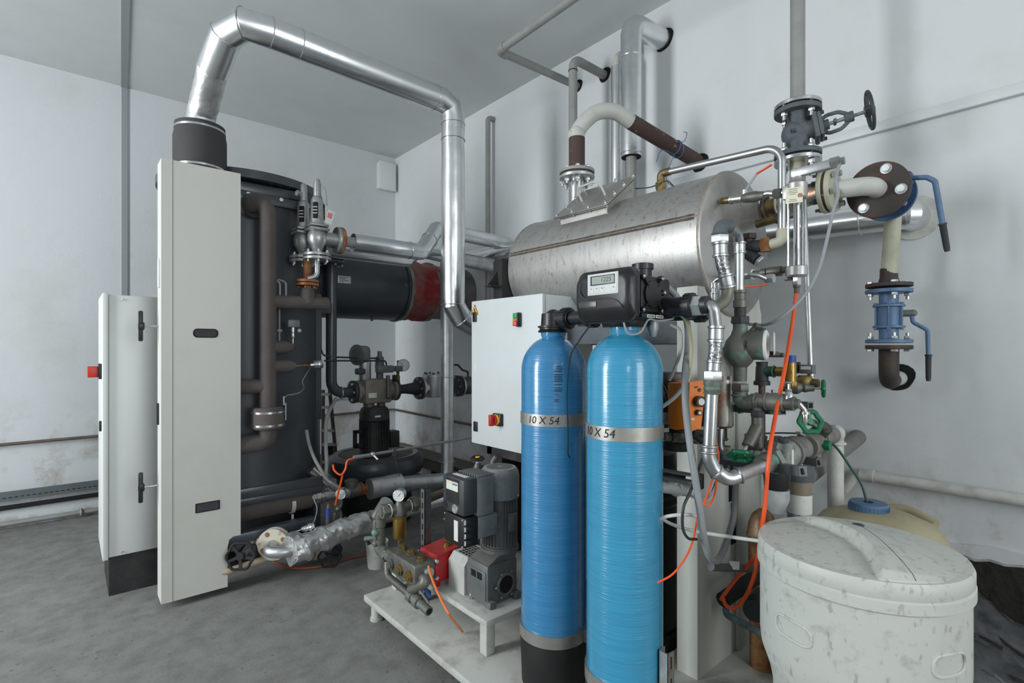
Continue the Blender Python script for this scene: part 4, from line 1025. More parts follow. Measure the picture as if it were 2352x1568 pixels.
# feed pipe behind strainer
t = T('feed_pipe', 'dull steel pipe running right from the strainer behind the slotted post', 'pipe', F + EX*.2)
t.p('pipe', MB().pipe([F + V((.12, 0, .01)), F + V((.30, .02, .03)), F + V((.70, .05, .05))], .024, n=14), M['copperb'])
t.p('pipe_clamp', MB().torus(F + V((.17, .0, .02)), EX, .034, .006, 20, 6).hex(F + V((.17, -.01, .06)), EY, .012, .03), M['galv'])

# ================= FLOOR PIPES under the boiler =================
t = T('return_line', 'brown insulated pipe with strainer fittings running right from under the boiler', 'pipe', (1.3, LY, .3))
a = PY(560, 1172, LY); b = PY(712, 1143, LY)
a = V((.70, LY, a.z)); zL = b.z
t.p('insulation', MB().pipe([a, b], .068, n=24), M['insul'])
s = PY(664, 1155, LY); t.p('pipe_clamp', MB().lathe(s, EX, [(0, .071), (.025, .071)], 24).bar(s - EZ*.06 - EY*.07, s - EZ*.14 - EY*.07, .012, .012, EX), M['pvc'])
c = PY(738, 1139, LY); d = PY(800, 1130, LY)
t.p('union', MB().lathe(b, b-a, [(0, .05), (.03, .05), (.032, .06), (.06, .06), (.062, .045), (.10, .045)], 10).torus(c, EX, .046, .008, 20, 6), M['stain'])
yb = t.p('strainer_body', MB().pipe([c, d], lambda q: .042 + .012*math.sin(PI*q), n=20).pipe([c.lerp(d, .75), PY(748, 1106, LY-.02)], .034, n=18), M['galv'])
t.p('polished_cap', MB().cyl(PY(752, 1112, LY-.02), PY(712, 1078, LY-.02), .036, n=24), M['chrome'], yb)
e = PY(823, 1123, LY); f = PY(848, 1121, LY)
t.p('check_valve', MB().pipe([d, e], .05, n=18).lathe(d.lerp(e, .3), EZ, [(0, .04), (.06, .05), (.08, .05), (.09, .03)], 18), M['bronze'])
t.p('rusty_fitting', MB().lathe(e - EX*.02, f-e, [(0, .05), (.025, .05), (.03, .04), (.08, .04)], 16).torus(e+EX*.02, EX, .045, .008, 18, 6), M['rust'])
# gauge with cock on that line
t = T('pressure_gauge', 'small dial gauge in front of the orange tube near the floor', 'gauge', PY(783, 1190, 3.45))
gc = PY(783, 1133, 3.45)
gauge(t, gc, .034, V((-.5, -.85, 0)), M['galv'], 2.6)
t.p('siphon', MB().pipe([gc - EZ*.03, gc - EZ*.08, gc + V((-.02, 0, -.10)), gc + V((0, 0, -.14)), gc + V((.0, 0, -.19))], .013, .02, 10).ball(gc + V((-.02, 0, -.10)), .02).cyl(gc + V((-.04, 0, -.12)), gc + V((-.045, 0, -.17)), .010, n=10), M['bronze'])
t.p('cross_pipe', MB().pipe([PY(772, 1205, 3.42), PY(796, 1190, 3.42)], .015, n=10), M['patina'])
t = T('blue_handled_cock', 'small cock with a ribbed blue grip above the foil pipe', 'valve', PY(755, 1210, 3.40))
q = PY(754, 1165, 3.40)
mb = MB(); 
for i in range(7): mb.torus(q - EZ*(.006+.010*i), EZ, .013, .005, 16, 6)
mb.cyl(q, q - EZ*.07, .013, n=14); t.p('grip', mb, M['blue'])
t.p('tip', MB().cyl(q, q + EZ*.028, .010, .004, n=12), M['rust'])
t.p('body', MB().lathe(q - EZ*.14, EZ, [(0, .013), (.02, .016), (.07, .018)], 12), M['bronze'])
# big foil wrapped line
g0 = Pd(664, 1264, 3.06); g1 = Pd(780, 1220, 3.34); g2 = Pd(872, 1188, 3.60); g3 = Pd(1012, 1150, 3.95); g4 = g3 + (g3-g2)*1.3
t = T('feed_line', 'crumpled foil wrapped pipe with a pale flange running right above the floor', 'pipe', g1)
t.p('foil_wrap', MB().foil([g0, g1, g2], .068, .022, .010, 48, .1, 11, 14), M['foil'], label='crumpled aluminium foil wrap', sharp=28)
t.p('cladding', MB().pipe([g2, g3, g4], .048, n=24), M['alu'])
t.p('foil_wrap', MB().foil([g0 + (g1-g0)*.02, g0 + (g1-g0)*.22], .082, .028, .010, 44, .1, 5, 13), M['foil'], sharp=28)
fc = Pd(628, 1250, 3.12)
ax = V((-.62, -.72, .02)).normalized()
fl = t.p('flange', disc(fc, ax, .095, .02, 36).add([], []), M['paintrust'])
t.p('flange', disc(fc - ax*.03, ax, .095, .02, 36), M['paintrust'])
for i in range(4): 
    _, u, w = basis(ax); th = i*PI/2 + .5
    t.p('bolt_hole', MB().cyl(fc + ax*.012 + (u*math.cos(th)+w*math.sin(th))*.07, fc + ax*.008 + (u*math.cos(th)+w*math.sin(th))*.07, .014, n=14), M['rust'], fl)
t.p('elbow', MB().pipe([fc, fc + ax*.085 - EZ*.012, g0 + (g0-g1)*.10, g0.lerp(g1, .12)], .034, .06, 18, 8), M['galv'])
t.p('branch_nozzle', MB().cyl(Pd(868, 1178, 3.5) + V((-.0, 0, -.02)), Pd(888, 1153, 3.45), .045, n=22), M['galv'])
b0 = Pd(575, 1262, 3.15)
t.p('branch_pipe', MB().cyl(fc - ax*.04, b0 + V((.0, .12, 0)), .03, n=14), M['galv'])
# blow down line, bottom
t = T('blowdown_pipe', 'rust streaked white pipe lying lowest, left of the foil wrapped line', 'pipe', Pd(600, 1295, 3.1))
t.p('pipe', MB().pipe([Pd(500, 1318, 3.05), Pd(560, 1300, 3.1), Pd(640, 1272, 3.2), Pd(700, 1262, 3.4), Pd(780, 1245, 3.6)], .020, .1, 14), M['rust2'])
for q, x in ((Pd(566, 1245, 3.2), 0), (Pd(580, 1243, 3.2), 0), (Pd(708, 1270, 3.45), 1), (Pd(722, 1268, 3.47), 1)):
    t.p('flange', disc(q, V((.9, .4, .05)), .062 if not x else .05, .018, 28), M['paintrust'])
t.p('stub', MB().pipe([Pd(530, 1255, 3.2), Pd(566, 1245, 3.2)], .03, n=14), M['galv'])
def bwheel(px, py, d, R, label, ax):
    c = Pd(px, py, d); t = T('globe_valve', label, 'valve', c - EZ*.1)
    wheel(t, c, ax, R, M['blackm'], 6, spokes=5, rim=.10)
    t.p('stem', MB().cyl(c - V(ax).normalized()*.12, c, .012, n=10), M['galv'])
    t.p('body', MB().ball(c - V(ax).normalized()*.15, .06, (1, 1, .8)), M['castd'])
bwheel(552, 1277, 3.02, .085, 'black spoked handwheel valve at the boiler casing foot', V((-.55, -.8, .2)))
bwheel(757, 1278, 3.35, .075, 'black spoked handwheel valve under the foil wrapped pipe', V((-.5, -.85, .1)))
# sensor by foil pipe
q0 = Pd(655, 1228, 3.15); q1 = Pd(692, 1216, 3.2); hdv = (q1-q0).normalized()
t = T('temperature_sensor', 'steel temperature sensor with round head above the pale flange', 'sensor', q0)
t.p('probe', MB().cyl(q0, q1, .004, n=8), M['galv'])
t.p('head', MB().lathe(q1, hdv, [(0, .014), (.02, .022), (.04, .022), (.042, .032), (.055, .032), (.058, .026), (.075, .024)], 20), M['chrome'])
t.p('cable', MB().pipe([q1 + hdv*.06, Pd(724, 1190, 3.3), Pd(728, 1165, 3.35), Pd(718, 1140, 3.4)], .003, n=6, smooth=True), M['cableg'])
# orange hoses and cables left
one('orange_hose', MB().pipe([PY(765, 1067, 3.38), PY(768, 1080, 3.36), PY(782, 1090, 3.34), PY(793, 1078, 3.34), PY(798, 1058, 3.34), PY(813, 1052, 3.34)], .007, n=8, smooth=True).pipe([PY(787, 1090, 3.34), PY(782, 1112, 3.38), PY(776, 1135, 3.42), PY(770, 1160, 3.44)], .007, n=8, smooth=True), M['orange'], 'bright orange tube branching in front of the black drum', 'hose')
t = T('thin_pipe', 'thin grey pipe crossing in front of the drum and motor', 'pipe', PY(900, 1040, 3.36))
t.p('pipe', MB().pipe([PY(812, 1050, 3.34), PY(905, 1035, 3.36), PY(1015, 1016, 3.42), PY(1120, 998, 3.5)], .010, n=10), M['paintg'])
t.p('fitting', MB().cyl(PY(812, 1050, 3.34), PY(850, 1045, 3.34), .014, n=12).ball(PY(856, 1043, 3.34), .018).cyl(PY(858, 1045, 3.33), PY(868, 1055, 3.30), .008, n=8), M['galv'])
t.p('hanger', MB().bar(PY(905, 1030, 3.36), PY(905, 1046, 3.36), .025, .02, EX).cyl(PY(906, 1045, 3.35), PY(918, 1092, 3.5), .003, n=6), M['strut'])
one('grey_hose', MB().pipe([PY(772, 915, 3.75), PY(752, 955, 3.6), PY(748, 1000, 3.5), PY(750, 1060, 3.45), PY(748, 1090, 3.42)], .013, n=10, smooth=True), M['hosegrey'], 'grey hose hanging beside the boiler from the gas pipe bend', 'hose')
one('grey_hose', MB().pipe([PY(704, 988, 3.55), PY(710, 1020, 3.5), PY(722, 1052, 3.45), PY(738, 1080, 3.42), PY(752, 1100, 3.42)], .011, n=10, smooth=True), M['paintg'], 'pale hose curving down the front of the dark boiler shell', 'hose')
one('orange_cable', MB().pipe([PZ(628, 1290, .02), PZ(670, 1304, .012), PZ(740, 1300, .012), PZ(800, 1282, .012), PZ(870, 1268, .012)], .007, n=8, smooth=True), mat('faded_orange_cable', '9a4a30', .6), 'faded orange cable lying on the floor under the pipes', 'cable')
t = T('cut_pot', 'cut white plastic pot under the green riser pipe', 'pot', PZ(866, 1300, 0))
q = PZ(866, 1300, 0); t.p('body', MB().lathe(V((q.x, q.y, .0)), EZ, [(0, .06), (.17, .075), (.1701, .069), (.01, .055)], 24), M['plastic'])
one('orange_tube', MB().pipe([Pd(984, 1300, 2.33), Pd(993, 1330, 2.25), Pd(1010, 1370, 2.15), Pd(1035, 1415, 2.08), PZ(1062, 1450, PT+.01)], .0055, n=8, smooth=True), mat('salmon_tube', 'e07b45', .45), 'orange tube hanging from the pump onto the white skid plate', 'hose')
# ================= CONTROL BOX =================
cX0, cX1, cY0, cY1, cZ0, cZ1 = 1.753, 2.012, 1.806, 2.384, .916, 1.716
t = T('control_box', 'white wall style control box with red rotary switch behind the left blue tank', 'control box', (1.88, 2.1, cZ0))
t.p('body', MB().bx(cX0+.026, cX1, cY0, cY1, cZ0, cZ1, .004), M['cabinet'])
dr = t.p('door', MB().bx(cX0, cX0+.022, cY0-.001, cY1+.001, cZ0-.002, cZ1+.002, .004), M['cabinet'])
def on(px, py): return PX(px, py, cX0)
q = on(1091, 712); s = .034
tri = [q + V((-.001, s, -s*.8)), q + V((-.001, -s, -s*.8)), q + V((-.001, 0, s*.95))]
tr = t.p('warning_triangle', MB().prism(tri, (.0015, 0, 0)), M['yellow'], dr)
def flash(q, s):
    z = [(-.1, .5), (.18, .5), (.05, .08), (.25, .08), (-.1, -.55), (-.02, -.08), (-.25, -.08)]
    return MB().prism([q + V((-.0018, -a*s, b*s)) for a, b in z], (.0006, 0, 0))
t.p('flash_symbol', flash(q - EZ*.006, .03), M['ink'], tr)
mb = MB()
for i in range(3): mb.bar(tri[i]*.94 + (q-EZ*.004)*.06 + V((-.0006, 0, 0)), tri[(i+1) % 3]*.94 + (q-EZ*.004)*.06 + V((-.0006, 0, 0)), .003, .001, EX)
t.p('triangle_border', mb, M['ink'], tr)
for py in (728, 979):
    q = on(1091 if py < 800 else 1093, py); lk = t.p('lock', MB().bx(cX0-.006, cX0, q.y-.018, q.y+.018, q.z-.028, q.z+.028, .005), M['black'], dr)
    t.p('keyhole', MB().cyl((cX0-.007, q.y, q.z), (cX0-.005, q.y, q.z), .006, n=12), M['hole'], lk)
q = on(1193, 734)
pb = t.p('push_button', MB().bx(cX0-.016, cX0, q.y-.019, q.y+.019, q.z-.037, q.z+.037, .012).bx(cX0-.03, cX0-.01, q.y-.016, q.y+.016, q.z-.034, q.z+.034, .012), M['black'], dr)
q.y += .0
t.p('green_key', MB().bx(cX0-.034, cX0-.028, q.y-.014, q.y+.014, q.z+.006, q.z+.033, .006), M['greenb'], pb)
t.p('red_key', MB().bx(cX0-.036, cX0-.028, q.y-.014, q.y+.014, q.z-.033, q.z-.008, .006), M['redb'], pb)
t.p('amber_strip', MB().bx(cX0-.033, cX0-.028, q.y-.014, q.y+.014, q.z-.007, q.z+.005), M['orangep'], pb)
t.p('key_mark', MB().torus((cX0-.0365, q.y, q.z-.020), EX, .006, .001, 16, 4), M['label'], pb)
q = on(1147, 963)
rs = t.p('switch_plate', MB().bx(cX0-.022, cX0, q.y-.032, q.y+.032, q.z-.033, q.z+.033, .004), M['black'], dr)
t.p('yellow_disc', MB().cyl((cX0-.032, q.y, q.z), (cX0-.022, q.y, q.z), .029, n=32), M['yellow'], rs)
t.p('red_knob', MB().cyl((cX0-.042, q.y, q.z), (cX0-.032, q.y, q.z), .024, n=28).bx(cX0-.068, cX0-.04, q.y-.010, q.y+.010, q.z-.03, q.z+.03, .004), M['redsw'], rs)
q = on(1092, 838); t.p('sticker', MB().bx(cX0-.001, cX0, q.y-.008, q.y+.008, q.z-.03, q.z+.03), M['label'], dr)
# struts under the box (frame carrying it)
t = T('support_frame', 'dark steel frame holding the control box from below', 'frame', (1.9, 2.1, PT))
mb = MB().bx(1.80, 1.84, 1.84, 2.30, .86, .895).bx(1.80, 1.803, 1.84, 2.30, .855, .90)
mb.bx(1.82, 1.86, 1.84, 1.88, PT, .88).bx(1.97, 2.01, 1.84, 1.88, PT, .92).bx(1.97, 2.01, 2.3, 2.34, PT, .92)
mb.bx(1.80, 2.01, 2.26, 2.30, .86, .90)
t.p('frame', mb, M['motord'])
t.p('conduit', MB().pipe([(1.78, 2.20, .86), (1.77, 2.22, .80), (1.80, 2.25, .55)], .010, n=8, smooth=True).pipe([(1.80, 1.95, .92), (1.79, 1.95, .70), (1.81, 1.96, .5)], .006, n=8), M['paintg'])
t.p('coupling', MB().ball((1.83, 1.98, .80), .035).cyl((1.83, 1.98, .72), (1.83, 1.98, .90), .02, n=12), M['copperb'])
c = Pd(1097, 1052, 2.75)
t = T('needle_valve', 'round black handwheel with yellow centre behind the inverter drive', 'valve', c - EZ*.1)
wheel(t, c, V((-.1, -.15, 1)), .038, M['blackm'], 8, spokes=6, rim=.14)
t.p('yellow_cap', MB().cyl(c + EZ*.004, c + EZ*.009, .012, n=16), M['yellow'])
t.p('stem', MB().cyl(c - EZ*.03, c, .009, n=10), M['pvc'])
t.p('body', MB().lathe(c - EZ*.10, EZ, [(0, .022), (.05, .024), (.075, .014)], 14), M['bronze'])
t.p('riser', MB().cyl((c.x, c.y, PT), c - EZ*.09, .013, n=12), M['bronze'])

# ================= BLUE TANKS =================
def tank(loc, r, z0, z1, m, label, zc, hand, side, band_shift):
    x, y = loc
    t = T('softener_tank', label, 'water tank', (x, y, z0))
    H = z1 - z0
    prof = [(0.10, r*.5), (.12, r*.8), (.16, r*.985), (.20, r), (H-.155, r)]
    for i in range(1, 12):
        a = i/12 * math.radians(76)
        prof.append((H-.155 + .135*math.sin(a), r*(.985*math.cos(a)+.015)))
    prof += [(H-.018, .050), (H, .050)]
    t.p('shell', MB().lathe((x, y, z0), EZ, prof, 72), m)
    t.p('base_cup', MB().lathe((x, y, z0), EZ, [(0, r*.93), (.01, r*.98), (.18, r*1.03), (.205, r*1.035), (.205, r*1.0)], 64), M['blackm'], label='black rubber base cup')
    bd = t.p('steel_band', MB().lathe((x, y, zc-.023), EZ, [(0, r+.0005), (.0005, r+.003), (.0455, r+.003), (.046, r+.0005)], 72), M['steelband'])
    # hand written size on the band
    def wrap(co, ang=hand[1]):
        a = ang + co.x/(r+.004); rr = r+.0036+co.z
        return V((x + math.cos(a)*rr, y + math.sin(a)*rr, zc + hand[2] + co.y))
    t.p('handwriting', text_mb(hand[0], .040, (0, 0, 0), EX, EY, .0004, wrap, .15), M['ink'], bd)
    low = t.p('steel_band', MB().lathe((x, y, z0+.195), EZ, [(0, r*1.036), (.0005, r*1.05), (.045, r*1.05), (.0455, r*1.0)], 72), M['steelband'])
    for aa in side:
        d = V((math.cos(aa), math.sin(aa), 0)); sd = EZ.cross(d)
        lg = t.p('band_lug', MB().box(V((x, y, z0+.212)) + d*(r+.022), (.05, .006, .05), Matrix((d, sd, EZ)).transposed(), .002), M['steelband'], low)
        t.p('bolt', MB().hex(V((x, y, z0+.212)) + d*(r+.026) - sd*.008, sd, .010, .012), M['rust'], lg)
    return t
TLX, TLY, TRX, TRY = 1.471, 1.452, 1.448, 1.089
TZ0, TZ1, TR = .13, 1.525, .128
camang = math.atan2(-TLY, -TLX)
tl = tank((TLX, TLY), TR, TZ0, TZ1-.005, M['bluel'], 'left blue resin wound water tank with black printed text', 1.45-167/1187*1.93, ('10 X 54', camang-.33, 0), (-1.25,), 0)
camR = math.atan2(-TRY, -TRX)
tr_ = tank((TRX, TRY), TR, TZ0, TZ1, M['bluer'], 'right blue resin wound water tank carrying the black valve head', 1.45-200/1187*1.635, ('10 X 54', camR-.72, 0), (-.15,), 0)
# small print on the left tank
mb = MB(); random.seed(3)
x, y = TLX, TLY; r = TR + .0012
zt, zb = 1.45-42/1187*1.94, 1.45-124/1187*1.94
row = 0; z = zt
while z > zb:
    row += 1
    if row in (5, 11, 13, 17, 19, 20): z -= .0062; continue
    a = camang + .03; n = 7 if row < 18 else 4
    for i in range(n):
        w = random.uniform(.016, .034) ; a0 = a; a1 = a + w
        P = [V((x+math.cos(q)*r, y+math.sin(q)*r, zz)) for q, zz in ((a0, z), (a1, z), (a1, z+.0028), (a0, z+.0028))]
        mb.add(P, [(0, 1, 2, 3)]); a = a1 + .008
        if a > camang + .30: break
    z -= .0062
tl.p('printed_text', mb, M['ink'])
# head elbow of the left tank and cross pipe
t = T('head_pipe', 'black plastic elbow pipe from the left blue tank to the valve head', 'pipe', (TLX, TLY, TZ1))
hz = 1.45 + 68/1187*2.03
t.p('screw_cap', MB().lathe((TLX, TLY, TZ1-.012), EZ, [(0, .058), (.006, .062), (.012, .055), (.018, .055), (.02, .062), (.026, .062), (.028, .050), (.075, .047)], 36), M['black'])
t.p('elbow', MB().pipe([(TLX, TLY, TZ1+.05), (TLX, TLY, hz), (TLX, TLY-.10, hz)], .034, .045, 24, 8).ball((TLX, TLY, hz+.004), .036), M['black'])
def ribbed(mb, c, ax, R, L, n=20):
    a, u, w = basis(ax); c = V(c)
    mb.lathe(c - a*L/2, a, [(0, R*.92), (L*.12, R), (L*.88, R), (L, R*.92)], 32)
    for i in range(n):
        th = 2*PI*i/n; d = u*math.cos(th) + w*math.sin(th)
        mb.bar(c - a*L*.42 + d*R, c + a*L*.42 + d*R, .005, .005, d)
    return mb
t.p('union_nut', ribbed(MB(), (TLX, TLY-.075, hz), EY, .040, .035), M['black'])
t.p('pipe', MB().cyl((TLX, TLY-.08, hz), (TLX, TRY+.10, hz), .026, n=24), M['black'])
t.p('union_nut', ribbed(MB(), (TLX, TRY+.16, hz), EY, .038, .04), M['black'])

# ================= VALVE HEAD on right tank =================
t = T('control_valve_head', 'black electronic control valve head with grey display on the right blue tank', 'control valve', (TRX, TRY, TZ1))
t.p('tank_adapter', MB().lathe((TRX, TRY, TZ1-.003), EZ, [(0, .072), (.012, .078), (.03, .078), (.034, .066), (.06, .066)], 36), M['black'])
vz = 1.60
bdv = MB().bx(1.37, 1.54, .965, 1.165, 1.55, 1.685, .015).cyl((1.47, 1.03, 1.60), (1.47, 1.03, 1.72), .030, n=24).bx(1.36, 1.56, .955, 1.18, 1.545, 1.562, .006)
bdv.cyl((1.50, 1.17, 1.60), (1.50, 1.17, 1.70), .032, n=20).bx(1.30, 1.40, .975, 1.165, 1.56, 1.69, .01).cyl((1.36, 1.05, 1.695), (1.46, 1.05, 1.695), .014, n=12)
bd = t.p('valve_body', bdv, M['black'])
t.p('top_cap', MB().lathe((1.47, 1.03, 1.715), EZ, [(0, .036), (.018, .036), (.02, .03)], 24), M['black'], bd)
# ribbed side plate (faces the camera side, -Y)
sx0, sy0, sz0 = 1.405, .957, 1.622
t.p('side_plate', MB().bx(sx0-.055, sx0+.055, sy0-.006, sy0+.01, 1.565, 1.680, .006).cyl((sx0, sy0-.014, sz0), (sx0, sy0, sz0), .042, n=32), M['black'], bd)
for dx, dz in ((-.05, .052), (.05, .052), (.062, .008), (-.05, -.052), (.05, -.052)):
    c = V((sx0+dx, sy0-.012, sz0+dz)); cc_ = V((sx0, sy0-.010, sz0))
    t.p('rib', MB().bar(cc_ + (c-cc_)*.45 + V((0, 0, .004)), c, .008, .003, EZ).bar(cc_ + (c-cc_)*.45 - V((0, 0, .006)), c, .008, .003, EZ).lathe(c + EY*.012, -EY, [(0, .010), (.014, .010)], 16), M['black'], bd)
    t.p('screw', MB().lathe(c, -EY, [(0, .0062), (.003, .0062), (.005, .0045)], 14).cyl(c - EY*.0035, c - EY*.0053, .0025, n=6), M['chrome'], bd)
for i in (0, 1):
    t.p('barcode_label', MB().bx(1.385+i*.048, 1.427+i*.048, .953, .955, 1.5475, 1.5575, .0005), M['label'], bd)
    mb = MB()
    for k in range(10): mb.bx(1.389+i*.048+k*.0034, 1.3905+i*.048+k*.0034, .9523, .953, 1.550, 1.555)
    t.p('barcode', mb, M['ink'], bd)
# electronics housing, faces -X
hx0, hx1 = 1.285, 1.318
ya_, yb_ = .940, 1.178
def hsec(x, dy, zt, zb, r):
    pts = []
    for (cy, cz, a0) in ((yb_-dy-r, zt-r, 0), (ya_+dy+r, zt-r, 90), (ya_+dy+r, zb+r, 180), (yb_-dy-r, zb+r, 270)):
        for k in range(6):
            a = math.radians(a0+18*k); pts.append(V((x, cy + r*math.cos(a), cz + r*math.sin(a))))
    return pts
zt_, zb_ = 1.695, 1.532
secs = [hsec(hx1+.012, .004, zt_+.006, zb_+.006, .03), hsec(hx1+.010, .0, zt_+.008, zb_-.0, .032), hsec(hx1-.004, .0, zt_+.008, zb_, .032), hsec(hx1-.006, .004, zt_+.003, zb_+.004, .032),
        hsec(hx0+.022, .005, zt_, zb_+.006, .034), hsec(hx0+.009, .010, zt_-.006, zb_+.026, .036), hsec(hx0+.002, .018, zt_-.014, zb_+.042, .036), hsec(hx0, .026, zt_-.020, zb_+.050, .034)]
mb = MB(); n = 24
for s_ in secs: mb.v += s_
for i in range(len(secs)-1):
    for j in range(n): mb.f.append((i*n+j, i*n+(j+1) % n, (i+1)*n+(j+1) % n, (i+1)*n+j))
mb.f.append(tuple(range(n))); mb.f.append(tuple((len(secs)-1)*n+j for j in range(n)))
hs = t.p('display_housing', mb, M['black'], sharp=25)
xf = hx0 - .0005
q0 = PX(1358, 655, xf); q1 = PX(1430, 655, xf)
by0, by1 = .988, 1.110; bz0, bz1 = 1.622, 1.686
kp = t.p('keypad_bezel', MB().bx(xf-.003, xf+.002, by0, by1, bz0-.002, bz1+.002, .002), M['label'], hs)
t.p('keypad', MB().bx(xf-.0038, xf-.002, by0+.004, by1-.004, bz0+.002, bz1-.002), M['silverlab'], kp)
t.p('screen_frame', MB().bx(xf-.0048, xf-.003, by0+.010, by1-.014, 1.651, 1.681, .001), M['black'], kp)
t.p('screen', MB().bx(xf-.0054, xf-.004, by0+.014, by1-.020, 1.654, 1.678), M['lcd'], kp)
t.p('digits', text_mb('1225', .021, (xf-.0057, by0+.045, 1.666), -EY, EZ, .0002, None, .12), M['smoke'], kp)
for yy in (1.092, 1.070, 1.048, 1.003):
    t.p('key', MB().bx(xf-.0048, xf-.003, yy-.008, yy+.008, 1.627, 1.645, .002), M['label'], kp)
    t.p('key_mark', MB().bx(xf-.0051, xf-.0045, yy-.003, yy+.003, 1.639, 1.641), M['ink'], kp)
t.p('nameplate', MB().bx(xf-.002, xf+.003, 1.075, 1.150, 1.582, 1.602, .001), M['smoke'], hs)
mb = MB().pipe([(xf-.0005, 1.140, 1.665), (xf-.0015, 1.142, 1.635), (xf-.0015, 1.115, 1.612), (xf-.0015, 1.03, 1.608), (xf-.0015, .99, 1.595), (xf-.0015, .972, 1.575)], .0018, n=6, smooth=True)
t.p('moulded_line', mb, M['black'], hs)
# outlets to the right
oy = 1.52
yL = .97
t.p('outlet_pipe', MB().lathe((1.50, .98, 1.585), -EY, [(0, .036), (.02, .032), (.10, .032), (.101, .028), (.17, .028)], 28), M['black'], bd)
t.p('union_nut', ribbed(MB(), (1.50, .872, 1.585), EY, .039, .030), M['black'], bd)
t.p('outlet_pipe', MB().lathe((1.565, 1.0, 1.573), -EY, [(0, .03), (.16, .03)], 24).cyl((1.565, 1.0, 1.573), (1.47, 1.0, 1.58), .028), M['black'], bd)
t.p('union_nut', ribbed(MB(), (1.565, .875, 1.573), EY, .036, .035), M['black'], bd)
t.p('drain_stub', MB().lathe((1.53, 1.03, 1.55), -EZ, [(0, .022), (.03, .022), (.06, .012)], 16), M['galv'])
one('signal_wire', MB().pipe([(1.51, .935, 1.562), (1.48, .925, 1.545), (1.43, .945, 1.538), (1.38, .945, 1.540), (1.345, .95, 1.50), (1.31, .97, 1.495), (1.30, .98, 1.53)], .0032, n=6, smooth=True), M['cableg'], 'thin grey wire looping under the black valve head', 'cable')
one('black_wire', MB().pipe([(1.36, 1.16, 1.535), (1.345, 1.20, 1.48), (1.335, 1.235, 1.42), (1.335, 1.25, 1.30), (1.34, 1.25, 1.15), (1.345, 1.255, 1.08), (1.36, 1.26, 1.06)], .0028, n=6, smooth=True), M['cable'], 'thin black wire hanging in the gap between the blue tanks', 'cable')
# floor bracket right of tank
q = Pd(1525, 1530, 1.66)
t = T('slotted_bracket', 'rusty slotted bracket standing right of the blue tanks', 'bracket', (q.x, q.y, PT))
qt = Pd(1525, 1497, 1.66)
t.p('channel', MB().bx(q.x-.004, q.x, q.y-.018, q.y+.018, PT, qt.z).bx(q.x-.004, q.x+.03, q.y+.015, q.y+.018, PT, qt.z), M['galv'])
t.p('rusty_face', MB().bx(q.x-.004, q.x+.03, q.y-.0185, q.y-.015, PT, qt.z), M['ruststeel'])
for i in range(3): t.p('slot', MB().bx(q.x+.009, q.x+.015, q.y-.0192, q.y-.018, qt.z-.05-.07*i, qt.z-.012-.07*i), M['hole'])

# ================= STEEL TANK =================
KX, KZ, KR, KY0, KY1 = 2.20, 1.90, .306, 1.06, 2.22
t = T('feedwater_tank', 'horizontal stainless steel feedwater tank with bolted hatch', 'tank', (KX, (KY0+KY1)/2, KZ-KR))
t.p('shell', MB().lathe((KX, KY0+.004, KZ), EY, [(0, KR), (KY1-KY0, KR)], 96), M['stain'])
ep = t.p('end_plate', MB().lathe((KX, KY0+.008, KZ), -EY, [(0, KR+.004), (.008, KR+.004), (.012, KR-.004), (.013, .01)], 96), M['stain2'])
t.p('rim_weld', MB().torus((KX, KY0+.008, KZ), EY, KR+.003, .0055, 96, 8), M['weldl'])
t.p('end_plate', MB().lathe((KX, KY1, KZ), EY, [(0, KR+.003), (.006, KR+.003), (.007, .01)], 72), M['stain2'])
def surf(a, y, e=.0): return V((KX + (KR+e)*math.cos(a), y, KZ + (KR+e)*math.sin(a)))
a0 = PI - math.radians(15)
mb = MB(); n = 60
for i in range(n+1):
    y = KY0+.03 + (KY1-KY0-.03)*i/n; w = .040 + .008*noise.noise(V((i*.4, 0, 0)))
    mb.v += [surf(a0 - w, y, .0012), surf(a0 + w, y, .0012)]
for i in range(n): mb.f.append((2*i, 2*i+1, 2*i+3, 2*i+2))
t.p('weld_seam', mb, M['weld'])
mb = MB().pipe([surf(a0, KY0+.02, .001), surf(a0, KY1, .001)], .0022, n=8); t.p('weld_bead', mb, M['weldl'])
# hatch
Pb = V((1.935, 1.553, 2.13)); Pt_ = V((2.176, 1.553, 2.322)); dirb = (Pt_-Pb); Lh = dirb.length; ub = dirb.normalized()
ub = (Pt_-Pb).normalized(); nb = EY.cross(ub); nb = nb if nb.z > 0 else -nb
hy0, hy1 = 1.553, 1.915
R3 = Matrix((ub, EY, nb)).transposed()
cen = (Pb+Pt_)/2 + EY*((hy1-hy0)/2); cen.y = (hy0+hy1)/2
hp_ = t.p('hatch_cover', MB().box(cen, (Lh, hy1-hy0, .005), R3, .002).box(cen - nb*.007, (Lh, hy1-hy0, .004), R3, .002), M['stain2'])
ins = .028
cn = [cen + ub*(sx_*(Lh/2-ins)) + EY*(sy_*((hy1-hy0)/2-ins)) - nb*.008 for sx_, sy_ in ((-1, -1), (1, -1), (1, 1), (-1, 1))]
t.p('hatch_neck', MB().prism(cn, V((.03, 0, -.22))), M['stain2'])
for i in range(4):
    for (sx_, sy_) in ((-1, None), (1, None)):
        c = cen + ub*(sx_*(Lh/2-.013)) + EY*(-(hy1-hy0)/2+.02+i*(hy1-hy0-.04)/3)
        t.p('bolt', MB().hex(c + nb*.006, nb, .008, .008).cyl(c - nb*.02, c + nb*.02, .0042, n=8), M['stain'], hp_)
